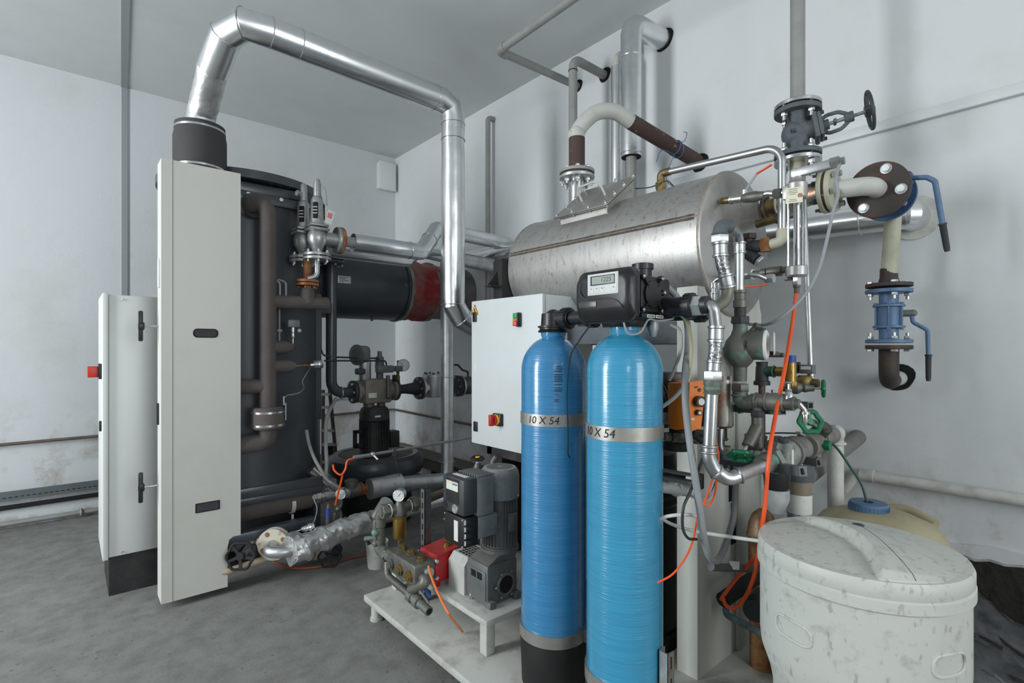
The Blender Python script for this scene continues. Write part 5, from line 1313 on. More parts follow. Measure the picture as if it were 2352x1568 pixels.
for i in (1, 2):
    for sy_ in (-1, 1):
        c = cen + ub*(-Lh/2+.013+i*(Lh-.026)/3) + EY*(sy_*((hy1-hy0)/2-.02))
        t.p('bolt', MB().hex(c + nb*.006, nb, .008, .008).cyl(c - nb*.02, c + nb*.02, .0042, n=8), M['stain'], hp_)
hA = cen + ub*(-.01) + EY*.075; hB = cen + ub*(-.02) - EY*.085
t.p('hatch_handle', MB().pipe([hA + nb*.0, hA + nb*.075, hB + nb*.085, hB + nb*.0], .0055, .05, 12, 8), M['paint'], hp_)
mb = MB()
for s_ in (cn[0]-nb*.125, cn[0]-nb*.005): pass
t.p('weld_bead', MB().pipe([cn[0], cn[0] + V((.012, 0, -.09))], .0035, n=8), M['weldl'])
# flange on top for arched pipe
fz = 2.42
t.p('pipe_stub', MB().cyl((KX, 1.984, 2.17), (KX, 1.984, fz), .044, n=28), M['chrome'])
fl = t.p('pipe_flange', disc((KX, 1.984, fz), EZ, .100, .018, 40), M['galv'])
fl2 = t.p('pipe_flange', disc((KX, 1.984, fz+.030), EZ, .100, .018, 40), M['paintg'])
t.p('gasket', disc((KX, 1.984, fz+.014), EZ, .092, .010, 32), M['rustd'])
bolts(t, (KX, 1.984, fz-.018), -EZ, .082, 8, .014, .016, 'galv', fl, stud=.012)
bolts(t, (KX, 1.984, fz+.042), EZ, .082, 8, .012, .010, 'galv', fl2)
t.p('socket', MB().lathe(surf(math.radians(90), 1.436, -.005), EZ, [(0, .020), (.02, .020), (.021, .016), (.04, .016)], 16), M['brass'])
for px, py in ((1650, 462), (1717, 480)):
    pass
# black saddle at rear and pale corner frames
t = T('tank_saddle', 'black rear saddle with fin behind the steel tank', 'bracket', (KX, KY1+.05, 1.4))
t.p('saddle', MB().bx(KX-.35, KX+.2, KY1+.012, KY1+.10, PT, 1.96, .02), M['blackm'])
q = PX(1135, 640, KX-.25)
t.p('fin', MB().prism([V((KX-.34, KY1+.05, 1.80)), V((KX-.42, KY1+.05, 1.80)), V((KX-.34, KY1+.05, 1.90))], (0, .006, 0)).bx(KX-.42, KX-.34, KY1+.02, KY1+.08, 1.795, 1.802), M['blackm'])
t = T('tank_stand', 'grey white sheet steel stand carrying the front of the steel tank', 'stand', (2.19, 1.085, PT))
sh = [(1.905, PT), (2.47, PT), (2.47, 1.62)]
for i in range(13):
    a = math.radians(-38 - i*(104/12)); x = KX + (KR+.004)*math.cos(a); z = KZ + (KR+.004)*math.sin(a)
    if 1.97 < x < 2.46: sh.append((x, z))
sh += [(1.975, 1.70), (1.905, 1.70)]
t.p('sheet', MB().prism([V((x, 1.075, z)) for x, z in sh], (0, .012, 0)), M['stand'])
t.p('flange_edge', MB().bx(1.900, 1.912, 1.073, 1.165, PT, 1.70, .002).bx(2.463, 2.475, 1.073, 1.165, PT, 1.62, .002), M['stand'])
t.p('stiffener', MB().bx(2.22, 2.30, 1.060, 1.076, PT, 1.45, .006), M['stand'])
t.p('cutout', MB().box((2.185, 1.0735, .90), (.05, .003, .22), None, .001).box((2.22, 1.0735, .69), (.08, .003, .18), None, .001), M['hole'])
t = T('tank_stand', 'grey inner stand plate deeper under the steel tank, behind the orange pump', 'stand', (1.98, 1.5, PT))
t.p('sheet', MB().bx(1.93, 2.45, 2.08, 2.10, PT, 1.72), M['stand'])
t.p('flange_edge', MB().bx(1.925, 1.94, 2.0, 2.10, PT, 1.72, .002), M['stand'])
t = T('support_beam', 'long grey beam joining both tank stands under the steel tank', 'beam', (2.0, 1.6, 1.5))
t.p('beam', MB().bx(1.93, 1.97, 1.17, 2.07, 1.47, 1.56, .004).bx(2.42, 2.46, 1.17, 2.07, 1.47, 1.56, .004), M['cast'])
# ================= helpers for fittings =================
def sleeve(a, b, r, ring=.0022):
    mb = MB(); a, b = V(a), V(b); L = (b-a).length
    mb.lathe(a, b-a, [(0, r), (L*.02, r+ring), (L*.14, r+ring), (L*.2, r), (L*.8, r), (L*.86, r+ring), (L*.98, r+ring), (L, r)], 24)
    return mb
def nut(c, ax, r, L): return MB().hex(c, ax, r, L)

# ---------------- upper front: pipes from the tank end plate ----------------
gX, gY = 2.04, .757
t = T('gauge_branch', 'small steel pipe with orange lever cock from the tank end plate to the level gauge', 'valve', (gX, .9, 2.04))
a = V((gX, 1.045, 2.055)); b = V((gX, gY+.03, 2.033))
ax = (b-a).normalized()
def al(f): return a.lerp(b, f)
t.p('nipple', MB().cyl(a, al(.16), .014, n=16), M['brass'])
t.p('sleeve', sleeve(al(.14), al(.34), .0155), M['chrome'])
t.p('ball_valve', MB().lathe(al(.34), ax, [(0, .016), (.015, .020), (.05, .022), (.065, .018), (.085, .016)], 12), M['bronze'])
t.p('pipe', MB().pipe([al(.6), al(.72)+EZ*.006, al(.82), b], .012, .02, 12), M['chrome'])
t.p('union_nut', nut(al(.86), ax, .019, .03), M['bronze'])
lv0 = al(.37) + EZ*.022
t.p('valve_lever', MB().pipe([lv0, lv0 + V((-.0, -.02, .03)), lv0 + V((0, -.05, .065))], .0045, n=8).cyl(lv0 - EZ*.01, lv0 + EZ*.01, .01, n=10), M['galv'])
t.p('lever_grip', MB().bar(lv0 + V((0, -.045, .062)), lv0 + V((0, -.105, .083)), .012, .007, EZ, .003), M['orange'], label='orange sleeve on the lever')
# orange-handled lower branch
a2_ = V((gX, 1.045, 1.735)); b2_ = V((gX, gY+.03, 1.745))
t = T('gauge_branch', 'lower steel branch with drooping orange lever between tank end and level gauge', 'valve', (gX, .9, 1.70))
def al2(f): return a2_.lerp(b2_, f)
t.p('pipe', MB().pipe([a2_, al2(.5)], .015, n=14), M['bronze'])
t.p('seal_ring', MB().torus(al2(.5), EY, .018, .004, 18, 6), M['pvc'])
t.p('pipe', MB().pipe([al2(.5), b2_], .012, n=12), M['copperb'])
t.p('tee', MB().lathe(al2(.72), EY*-1, [(0, .019), (.05, .019)], 14).lathe(al2(.62), EY*-1, [(0, .017), (.02, .017)], 14), M['bronze'])
t.p('valve_lever', MB().pipe([al2(.30) - EZ*.01, al2(.32) - EZ*.035, al2(.4) - EZ*.045], .003, n=8), M['galv'])
t.p('lever_grip', MB().bar(al2(.38) - EZ*.045, al2(.72) - EZ*.048, .008, .006, EZ, .002), M['orange'])
u0 = Pd(1645, 655, 1.93); u1 = Pd(1662, 636, 1.9); u2 = Pd(1715, 630, 1.88); u3 = Pd(1740, 632, 1.86); u4 = Pd(1765, 643, 1.86)
t = T('bypass_tube', 'thin bright press-fitted tube looping above the lower gauge branch', 'pipe', u2)
t.p('tube', MB().pipe([Pd(1638, 690, 1.93), Pd(1638, 645, 1.93), u1, u2, u3, u4], .0085, .03, 12), M['press'])
t.p('sleeve', sleeve(Pd(1638, 690, 1.93), Pd(1638, 672, 1.93), .0115), M['press']); t.p('sleeve', sleeve(Pd(1638, 662, 1.93), Pd(1638, 650, 1.93), .0115), M['press'])
t.p('sleeve', sleeve(Pd(1706, 631, 1.885), Pd(1722, 630, 1.88), .0115), M['press'])
t.p('union_nut', nut(Pd(1768, 640, 1.86), EY, .018, .03), M['galv'])
# level gauge glass
zt_g, zb_g = 2.03, 1.735
t = T('level_gauge', 'vertical glass level gauge with steel heads and a pale warning tag', 'gauge', (gX, gY, 1.69))
t.p('top_head', MB().lathe((gX, gY, 2.00), EZ, [(0, .032), (.004, .036), (.055, .036), (.06, .030), (.075, .022), (.08, .022)], 32).bx(gX-.03, gX+.0, gY-.005, gY+.04, 2.0, 2.05, .004), M['stain2'])
t.p('lever_block', MB().bar((gX, gY+.02, 2.095), (gX+.02, gY-.115, 2.105), .028, .034, EZ, .008), M['galv'])
t.p('gland', MB().lathe((gX+.018, gY-.105, 2.106), (.1, -1, .05), [(0, .020), (.03, .020), (.031, .013), (.045, .013)], 6), M['chrome'])
t.p('bottom_head', MB().lathe((gX, gY, 1.715), EZ, [(0, .034), (.004, .037), (.035, .037), (.038, .034)], 32), M['stain2'])
t.p('glass_tube', MB().lathe((gX, gY, 1.75), EZ, [(0, .0105), (.255, .0105)], 20).lathe((gX+.012, gY-.022, 1.75), EZ, [(0, .0065), (.255, .0065)], 16), M['glass'])
t.p('guard_rod', MB().cyl((gX-.012, gY+.024, 1.75), (gX-.012, gY+.024, 2.0), .0045, n=10).cyl((gX+.024, gY-.01, 1.75), (gX+.024, gY-.01, 2.0), .0045, n=10), M['chrome'])
t.p('guard_rod', MB().cyl((gX-.024, gY-.016, 1.75), (gX-.024, gY-.016, 2.0), .0045, n=10), M['chrome'])
t.p('float_rod', MB().cyl((gX, gY, 1.75), (gX, gY, 2.0), .0045, n=8), M['bronze'])
t.p('drain_cock', MB().hex((gX, gY, 1.70), EZ, .015, .034).cyl((gX+.0, gY+.015, 1.708), (gX, gY+.04, 1.708), .007, n=8), M['chrome'])
t.p('hose_nipple', MB().lathe((gX, gY, 1.683), -EZ, [(0, .012), (.008, .012), (.01, .009), (.03, .009)], 12), M['copperb'])
tgc = Pd(1824, 448, 1.86)
fr_ = (CAM - tgc); fr_.z = 0; fr_.normalize(); sd_ = EZ.cross(fr_)
tg = t.p('warning_tag', MB().box(tgc, (.054, .0015, .056), Matrix((sd_, fr_, EZ)).transposed()), M['tag'])
mb = MB()
for i, w in enumerate((.03, .026, .03, .02, 0, 0, .02, .026)):
    if w: mb.box(tgc + fr_*.0012 + EZ*(.022-.0062*i) - sd_*.004, (w, .0006, .0016), Matrix((sd_, fr_, EZ)).transposed())
t.p('print', mb, M['bronze'], tg)
t.p('prohibition_sign', MB().torus(tgc + fr_*.0015 + sd_*.019 - EZ*.003, fr_, .0065, .001, 20, 5).bar(tgc + fr_*.0016 + sd_*.014 - EZ*-.002, tgc + fr_*.0016 + sd_*.024 - EZ*.008, .0012, .0006, fr_), M['red'], tg)
t.p('number', text_mb('20', .009, tgc + fr_*.0014 + sd_*.019 - EZ*.003, sd_, EZ, .0002), M['ink'], tg)

# ---------------- main horizontal pipe from tank to blue flange, vertical column ----------------
MX, MZ = 2.45, 2.118
cY = .905
t = T('steam_manifold', 'thick worn pipe with pale flange pair leaving the tank end plate', 'pipe', (MX, .9, 2.0))
t.p('brass_socket', MB().lathe((MX, 1.045, MZ-.02), -EY, [(0, .045), (.01, .040), (.055, .040)], 24), M['brass'])
t.p('seal_ring', MB().torus((MX, .985, MZ-.017), EY, .043, .005, 28, 6), M['pvc'])
t.p('pipe', MB().pipe([(MX, .99, MZ-.017), (MX, .81, MZ)], .043, n=24), M['ruststeel'])
t.p('weld_ring', MB().torus((MX, 1.04, MZ-.02), EY, .05, .009, 28, 8), M['weld'])
f1 = t.p('flange', disc((MX, .795, MZ), EY, .092, .018, 40), M['paintc'])
f2 = t.p('flange', disc((MX, .765, MZ), EY, .092, .018, 40), M['paintc'])
t.p('gasket', disc((MX, .78, MZ), EY, .086, .012, 32), M['rustd'])
bolts(t, (MX, .808, MZ), EY, .073, 6, .012, .016, 'castd', f1, .3, .014)
bolts(t, (MX, .752, MZ), -EY, .073, 6, .013, .014, 'galv', f2, .3)
fX = 2.53; fYc, fZc = .628, 2.105
t.p('bend', MB().pipe([(MX, .765, MZ), (MX, fYc, fZc), (fX, fYc, fZc)], .037, .065, 24, 8), M['paint'])
# big dark flange with blue butterfly valve
t = T('butterfly_valve', 'blue butterfly valve behind a big dark bolted flange, long blue lever with black grip', 'valve', (fX+.05, fYc, 2.0))
bf = t.p('flange', MB().lathe((fX-.01, fYc, fZc), EX, [(0, .040), (.005, .06), (.012, .108), (.014, .113), (.032, .113)], 48), M['rustf'])
for i in range(4):
    th = math.radians((68, -12, -125, 160)[i]); q = V((fX-.002, fYc - .083*math.cos(th), fZc + .083*math.sin(th)))
    w = t.p('bolt', MB().lathe(q, -EX, [(0, .021), (.004, .021), (.005, .017), (.010, .016)], 24).hex(q - EX*.010, EX, .015, .008), M['galv'], bf)
t.p('rear_flange', MB().lathe((fX+.024, fYc, fZc), EX, [(0, .100), (.018, .106), (.02, .07), (.10, .07), (.102, .106), (.122, .106), (.124, .04)], 40), M['blued'])
for i in range(4):
    th = math.radians(38 + 90*i); q = V((fX+.125, fYc + .083*math.cos(th), fZc + .083*math.sin(th)))
    t.p('bolt', MB().hex(q - EX*.025, EX, .014, .014).cyl(q-EX*.045, q + EX*.02, .008, n=10), M['galv'])
nk = V((fX+.06, fYc-.09, fZc+.035))
t.p('valve_neck', MB().cyl((fX+.06, fYc, fZc), nk, .03, n=20).box(nk, (.05, .03, .05), None, .008), M['blued'])
lv = [nk + V((0, -.01, 0)), nk + V((.0, -.06, -.01)), nk + V((.005, -.085, -.03)), nk + V((.06, -.10, -.20))]
t.p('valve_lever', MB().pipe(lv, .010, .02, 12), M['bluev'])
dd = (lv[-1]-lv[-2]).normalized()
t.p('lever_grip', MB().lathe(lv[-1] - dd*.01, dd, [(0, .013), (.004, .015), (.01, .012), (.10, .011), (.115, .009)], 16), M['castd'])
# vertical column with grey globe valve
t = T('steam_column', 'grey steam pipe coming from the ceiling down to the grey globe valve', 'pipe', (MX, cY, 2.6))
zF1 = 1.45 + 556/1187*2.29; zF0 = 1.45 + 428/1187*2.29
t.p('pipe', MB().pipe([(MX, cY, zF1), (MX, cY, ZC-.002)], .030, n=24), M['paintg'])
t.p('flange', disc((MX, cY, zF1-.004), EZ, .094, .016, 44), M['chrome'])
t = T('globe_valve', 'dark grey cast globe valve with yoke, threaded spindle and black handwheel', 'valve', (MX, cY, zF0))
tb = zF1-.028; bb = zF0+.028
f1 = t.p('flange', disc((MX, cY, tb), EZ, .094, .020, 44), M['cast'])
f2 = t.p('flange', disc((MX, cY, bb), EZ, .094, .020, 44), M['cast'])
for i in range(4):
    th = PI/4 + .35 + i*PI/2
    for zz, sg, par in ((tb, -1, f1), (bb, 1, f2)):
        q = V((MX+.073*math.cos(th), cY+.073*math.sin(th), zz + sg*.018))
        t.p('bolt', MB().hex(q, EZ, .014, .016).cyl(q - EZ*sg*.045, q + EZ*sg*.028, .008, n=10), M['chrome'], par)
zm = (tb+bb)/2
vb = MB().lathe((MX, cY, bb), EZ, [(0, .055), (.012, .044), (.04, .043), (.065, .050), (.095, .052), (.12, .046), (.145, .040), (tb-bb-.02, .044), (tb-bb, .056)], 32)
vb.ball((MX-.008, cY+.010, zm-.002), .053, (1, 1, 1.15)).ball((MX+.008, cY-.014, zm+.012), .048, (1, 1, 1))
bxd = V((.33, -.93, .17)).normalized()       # bonnet axis
_, bu, bw = basis(bxd)
o = V((MX, cY, zm-.002))
vb.cyl(o, o + bxd*0.0680, .042, n=28)
t.p('valve_body', vb, M['cast'], sharp=40)
camang16 = math.atan2(-cY, -MX)
t.p('cast_number', text_mb('16', .03, (0, 0, 0), EX, EY, .0015, lambda co: V((MX-.012 + math.cos(camang16 + co.x/.056)*(.0545+co.z), cY+.016 + math.sin(camang16 + co.x/.056)*(.0545+co.z), zm-.006+co.y))), M['castd'])
R4 = Matrix((bxd, bu, bw)).transposed()
t.p('bonnet_flange', MB().box(o + bxd*0.0704, (.02, .115, .115), R4, .008).box(o + bxd*0.0880, (.018, .105, .105), R4, .008), M['cast'])
for su in (-1, 1):
    for sw in (-1, 1): t.p('bolt', MB().hex(o + bxd*0.1000 + bu*su*.043 + bw*sw*.043, bxd, .008, .014), M['castd'])
yk = MB()
for s_ in (-1, 1):
    yk.pipe([o + bxd*0.0920 + bw*s_*.025, o + bxd*0.1160 + bw*s_*.040, o + bxd*0.1600 + bw*s_*.038, o + bxd*0.1880 + bw*s_*.018], .008, .03, 10)
yk.cyl(o + bxd*0.0920, o + bxd*0.1200, .022, n=18).cyl(o + bxd*0.1776, o + bxd*0.2096, .022, n=24).box(o + bxd*0.1424, (.012, .045, .018), R4, .004)
t.p('yoke', yk, M['cast'])
sp = MB().cyl(o + bxd*0.1200, o + bxd*0.1880, .008, n=12).cyl(o + bxd*0.2040, o + bxd*0.2640, .0065, n=12)
for i in range(12): sp.torus(o + bxd*(.212+.0042*i), bxd, .0068, .0015, 14, 5)
t.p('spindle', sp, M['galv'])
hwc = o + bxd*0.2680
hw = wheel(t, hwc, bxd, .084, M['castd'], 0, spokes=3, rim=.085)
t.p('spindle_nut', MB().hex(hwc + bxd*0.0128, bxd, .010, .014), M['chrome'], hw)
t = T('flanged_tee', 'bright bottom flange and tee pipe below the grey globe valve', 'pipe', (MX, cY, MZ))
f3 = t.p('flange', disc((MX, cY, zF0), EZ, .094, .018, 44), M['chrome'])
t.p('pipe', MB().cyl((MX, cY, MZ-.01), (MX, cY, zF0), .032, n=24), M['paintc'])
for i in range(4):
    th = PI/4 + .35 + i*PI/2
    t.p('bolt', MB().hex((MX+.073*math.cos(th), cY+.073*math.sin(th), zF0-.02), EZ, .014, .018).cyl((MX+.073*math.cos(th), cY+.073*math.sin(th), zF0-.055), (MX+.073*math.cos(th), cY+.073*math.sin(th), zF0-.02), .008, n=10), M['chrome'], f3)
# lower vertical with ball valve
lX = fX+.24
t = T('drain_pipe', 'cream pipe dropping from the butterfly valve to a rusty bend into the wall', 'pipe', (lX, fYc, 1.3))
q_t = PX(2040, 655, lX); q_b = PX(2036, 797, lX)
yb2 = q_t.y; 
t.p('pipe', MB().pipe([(fX+.145, fYc, fZc), (lX, fYc, fZc), (lX, fYc, fZc-.05), (lX+.01, yb2, q_t.z+.03)], .032, .05, 24, 8), M['paintc'])
t.p('weld_end', MB().lathe((lX+.01, yb2, q_t.z+.005), EZ, [(0, .042), (.03, .034), (.07, .033)], 24), M['rustf'])
vx_, vy_ = lX+.01, yb2
ft = t.p('flange', disc((vx_, vy_, q_t.z), EZ, .088, .016, 40), M['rustf'])
fb = t.p('flange', disc((vx_, vy_, q_b.z), EZ, .088, .018, 40), M['rustf'])
hole_ = PX(2063, 868, XW)
t.p('bend', MB().pipe([(vx_, vy_, q_b.z), (vx_, vy_, hole_.z), (XW-.20, (vy_+hole_.y)/2-.0, hole_.z)], .038, .07, 24, 8), M['rustf'])
t.p('wall_stub', MB().cyl((XW-.21, (vy_+hole_.y)/2, hole_.z), (XW+.04, hole_.y, hole_.z), .035, n=20), M['paint'])
for i in range(4):
    th = i*PI/2 + .5
    t.p('bolt', MB().hex((vx_+.07*math.cos(th), vy_+.07*math.sin(th), q_t.z+.013), EZ, .015, .01), M['galv'], ft)
    t.p('bolt', MB().hex((vx_+.07*math.cos(th), vy_+.07*math.sin(th), q_b.z-.014), EZ, .015, .01), M['galv'], fb)
t = T('ball_valve', 'blue flanged ball valve low on the cream pipe, lever hanging down', 'valve', (vx_, vy_, q_b.z+.02))
z0, z1 = q_b.z+.026, q_t.z-.026; h = z1-z0
t.p('flange', disc((vx_, vy_, z1), EZ, .088, .016, 40), M['bluev']); t.p('flange', disc((vx_, vy_, z0), EZ, .088, .016, 40), M['bluev'])
t.p('valve_body', MB().lathe((vx_, vy_, z0), EZ, [(0, .05), (.01, .037), (h*.25, .037), (h*.27, .060), (h*.31, .060), (h*.32, .045), (h*.68, .045), (h*.69, .060), (h*.73, .060), (h*.75, .037), (h-.01, .037), (h, .05)], 36), M['bluev'])
for i in range(4):
    th = i*PI/2 + .5
    for zz, s_ in ((z1, -1), (z0, 1)):
        q = V((vx_+.07*math.cos(th), vy_+.07*math.sin(th), zz+s_*.016)); t.p('bolt', MB().hex(q, EZ, .013, .014).cyl(q, q + EZ*s_*.022, .007, n=10), M['galv'])
for i in range(6):
    th = i*PI/3 + .2; q = V((vx_+.054*math.cos(th), vy_+.054*math.sin(th), z0+h*.25)); t.p('tie_bolt', MB().cyl(q, q + EZ*h*.5, .004, n=8).hex(q, EZ, .008, .008).hex(q + EZ*h*.5, EZ, .008, .008), M['bluev'])
dv_ = V((.25, -.97, 0)).normalized()
st = V((vx_, vy_, z0+h*.55)) + dv_*.05
t.p('stem', MB().cyl(st - dv_*.01, st + dv_*.03, .015, n=16).ball(st + dv_*.035, .016), M['gear'])
lp_ = [st + dv_*.03, st + dv_*.035 - EZ*.04, st + dv_*.085 - EZ*.075, st + dv_*.088 - EZ*.19]
t.p('valve_lever', MB().pipe(lp_, .0085, .02, 12), M['bluev'])
t.p('lever_grip', MB().lathe(lp_[-1] + EZ*.01, -EZ, [(0, .012), (.004, .014), (.01, .011), (.10, .010), (.115, .008)], 16), M['castd'])

# ---------------- overflow pipe looped over the tank ----------------
oa = V((2.2, 1.436, 2.21))
t = T('vent_pipe', 'slim dull pipe looping from the tank top down to a brass strainer', 'pipe', (2.2, 1.1, 1.9))
t.p('union', MB().lathe(oa, EZ, [(.0, .016), (.02, .026), (.05, .026), (.052, .018), (.075, .018)], 8), M['brass'])
t.p('elbow', MB().pipe([oa + EZ*.06, oa + EZ*.093, oa + V((0, -.05, .092))], .019, .03, 14), M['brass'])
zt2 = 2.272
dn = PX(1796, 540, 2.2)
t.p('pipe', MB().pipe([oa + V((0, -.03, .092)), (2.2, dn.y, zt2), (2.2, dn.y, dn.z+.02)], .0155, .07, 16, 8), M['press'])
t.p('elbow', MB().pipe([(2.2, dn.y, dn.z+.025), (2.2, dn.y, dn.z-.025), (2.2, dn.y+.045, dn.z-.03)], .021, .03, 16), M['paintc'])
t.p('union_nut', nut((2.2, dn.y+.062, dn.z-.03), EY, .032, .035), M['rust'])
t = T('y_strainer', 'black iron strainer with brown hex cap at the tank end plate', 'strainer', (2.2, dn.y+.1, dn.z-.1))
c0 = V((2.2, dn.y+.08, dn.z-.032))
t.p('body', MB().cyl(c0, c0 + V((0, .14, .015)), .026, n=20).cyl(c0 + V((0, .10, .01)), c0 + V((0, .02, -.055)), .024, n=18), M['castd'])
t.p('hex_cap', MB().hex(c0 + V((0, .055, .048)), EZ, .033, .022).cyl(c0 + V((0, .055, .02)), c0 + V((0, .055, .045)), .02, n=14), M['rustf'])
t.p('end_cap', MB().hex(c0 + V((0, .008, -.064)), V((0, -.08, -.065)), .026, .014), M['galv'])
t.p('pipe', MB().cyl(c0 + V((0, .13, .015)), (2.2, 1.05, dn.z-.01), .02, n=16), M['stain2'])
# green wire across
one('green_wire', MB().pipe([Pd(1460, 433, 2.62), Pd(1478, 432, 2.55), Pd(1500, 428, 2.5), Pd(1530, 415, 2.5), Pd(1548, 428, 2.52)], .0035, n=6, smooth=True), M['teal'], 'thin green wire lying over the steel tank top', 'cable')
# third stub with brass nipple
s0 = V((2.36, 1.045, 2.01)); s1 = V((2.36, .84, 2.03))
t = T('small_branch', 'small bronze branch under the thick pipe on the tank end plate', 'pipe', s0)
t.p('nipple', MB().cyl(s0, s0.lerp(s1, .4), .018, n=16), M['brass'])
t.p('union', MB().lathe(s0.lerp(s1, .38), s1-s0, [(0, .018), (.01, .024), (.05, .024), (.055, .017), (.10, .015)], 10), M['bronze'])
# tall thin steel tube
t = T('steel_tube', 'long slightly leaning bright tube from behind the gauge down to the solenoid valve', 'pipe', Pd(1862, 870, 2.02))
t.p('tube', MB().pipe([Pd(1846, 470, 2.12), Pd(1848, 510, 2.10), Pd(1862, 855, 2.02)], .011, n=14), M['press'])
t.p('sleeve', sleeve(Pd(1862, 845, 2.02), Pd(1862, 868, 2.02), .0135), M['press'])
t.p('top_elbow', MB().pipe([Pd(1846, 480, 2.12), Pd(1846, 464, 2.12), Pd(1822, 470, 2.13)], .012, .02, 12), M['press'])
# cable from the head to below
one('signal_cable', MB().pipe([(gX+.022, gY-.135, 2.11), Pd(1920, 412, 1.80), Pd(1925, 445, 1.80), Pd(1915, 480, 1.80), Pd(1897, 560, 1.80), Pd(1880, 620, 1.80), Pd(1850, 675, 1.80), Pd(1800, 725, 1.80), Pd(1760, 745, 1.85), Pd(1720, 744, 1.93), Pd(1680, 738, 2.0)], .0058, n=10, smooth=True), M['cableg'], 'thick light grey cable looping from the level gauge head to the stand', 'cable')
# orange hose
one('orange_hose', MB().pipe([(gX, gY, 1.665), Pd(1823, 720, 1.90), Pd(1814, 780, 1.88), Pd(1800, 860, 1.80), Pd(1782, 950, 1.70), Pd(1766, 1050, 1.62), Pd(1758, 1150, 1.62), Pd(1750, 1210, 1.64), Pd(1741, 1270, 1.72), Pd(1733, 1320, 1.80), Pd(1712, 1370, 1.85), Pd(1688, 1396, 1.87), Pd(1668, 1390, 1.88), Pd(1660, 1372, 1.88)], .0068, n=10, smooth=True), M['orange'], 'long orange hose hanging from the level gauge drain', 'hose')
one('orange_hose', MB().pipe([Pd(1752, 1276, 1.78), Pd(1725, 1290, 1.84), Pd(1690, 1330, 1.88), Pd(1664, 1364, 1.89), Pd(1655, 1378, 1.89)], .0068, n=10, smooth=True), M['orange'], 'short orange hose arching from the barrel to the dark stub by the stand foot', 'hose')

# ---------------- press-fit pipes of the softener ----------------
A0 = V((1.50, .855, 1.583))
t = T('outlet_hose', 'front steel bend and braided hose running down into a bright pipe with large bend', 'pipe', Pd(1640, 1000, 1.6))
t.p('union_nut', nut((1.50, .845, 1.583), EY, .034, .035), M['galv'])
w1 = Pd(1645, 745, 1.60)
t.p('bend', MB().pipe([(1.50, .84, 1.583), (1.505, w1.y+.0, 1.583), w1 - EZ*.02], .0185, .055, 20, 10), M['press'])
p = lambda px, py: Pd(px, py, 1.60)
t.p('sleeve', sleeve(p(1645, 748), p(1644, 786), .0225, .003), M['press'])
t.p('braided_hose', MB().pipe([p(1644, 784), p(1643, 810), p(1640, 832)], .0205, n=24), M['braid'])
t.p('sleeve', sleeve(p(1640, 828), p(1638, 856), .021, .003), M['press'])
t.p('hex_nut', nut(p(1637, 862), EZ, .029, .028), M['galv'])
t.p('threaded_adapter', MB().lathe(p(1635, 905), p(1636, 872)-p(1635, 905), [(0, .024), (.006, .026), (.008, .023), (.016, .026), (.024, .023), (.03, .026), (.045, .026)], 24), M['patina'])
t.p('pipe', MB().cyl(p(1635, 902), p(1629, 1028), .0195, n=24), M['chrome'])
v1 = p(1629, 1024); v2 = p(1628, 1050); v3 = Pd(1640, 1078, 1.6); v4 = Pd(1672, 1102, 1.6); v5 = Pd(1700, 1090, 1.605)
t.p('press_bend', MB().pipe([v1, v2, v3, v4, v5], .0225, .05, 24, 6).torus(v1, EZ, .0235, .004, 28, 8).torus(p(1628, 1038), EZ, .0235, .004, 28, 8).torus(Pd(1646, 1083, 1.6), v4-v3, .0235, .004, 28, 8).torus(v5 - (v5-v4)*.1, v5-v4, .0235, .004, 28, 8), M['press'])
Fc = V((1.87, .75, 1.075))
t.p('pipe', MB().cyl(v5 - (v5-v4)*.2, Pd(1752, 1070, 1.68), .0195, n=24), M['galv'])
t = T('feed_hose', 'rear braided hose bending up to a grey elbow in front of the tank end plate', 'pipe', Pd(1665, 600, 1.75))
B1 = V((1.565, .86, 1.573))
p2 = lambda px, py: Pd(px, py, 1.76)
t.p('lower_bend', MB().pipe([B1, Pd(1640, 708, 1.72), Pd(1668, 690, 1.75), Pd(1674, 655, 1.76)], .0195, .06, 20, 10), M['bronzeb'] if 'bronzeb' in M else M['bronze'])
t.p('sleeve', sleeve(p2(1673, 662), p2(1666, 630), .0235, .003), M['press'])
t.p('braided_hose', MB().pipe([p2(1667, 634), p2(1660, 610), p2(1655, 585)], .0215, n=24), M['braid'])
t.p('sleeve', sleeve(p2(1655, 590), p2(1654, 556), .0235, .003), M['press'])
t.p('hex_nut', nut(p2(1653, 549), EZ, .031, .026), M['galv'])
t.p('elbow', MB().pipe([p2(1653, 542), p2(1655, 518), Pd(1676, 520, 1.78)], .0235, .03, 20, 8).torus(p2(1653, 537), EZ, .024, .004, 24, 8), M['cast'])
t.p('pipe', MB().pipe([Pd(1668, 520, 1.77), Pd(1694, 536, 1.85), Pd(1699, 560, 1.87), Pd(1699, 672, 1.87)], .0165, .03, 20, 8), M['press'])
t.p('sleeve', sleeve(Pd(1699, 556, 1.87), Pd(1699, 582, 1.87), .0195, .0025), M['press'])
t.p('drain_nipple', MB().lathe(Pd(1652, 650, 1.85), -EZ, [(0, .006), (.1, .006)], 10), M['press'])

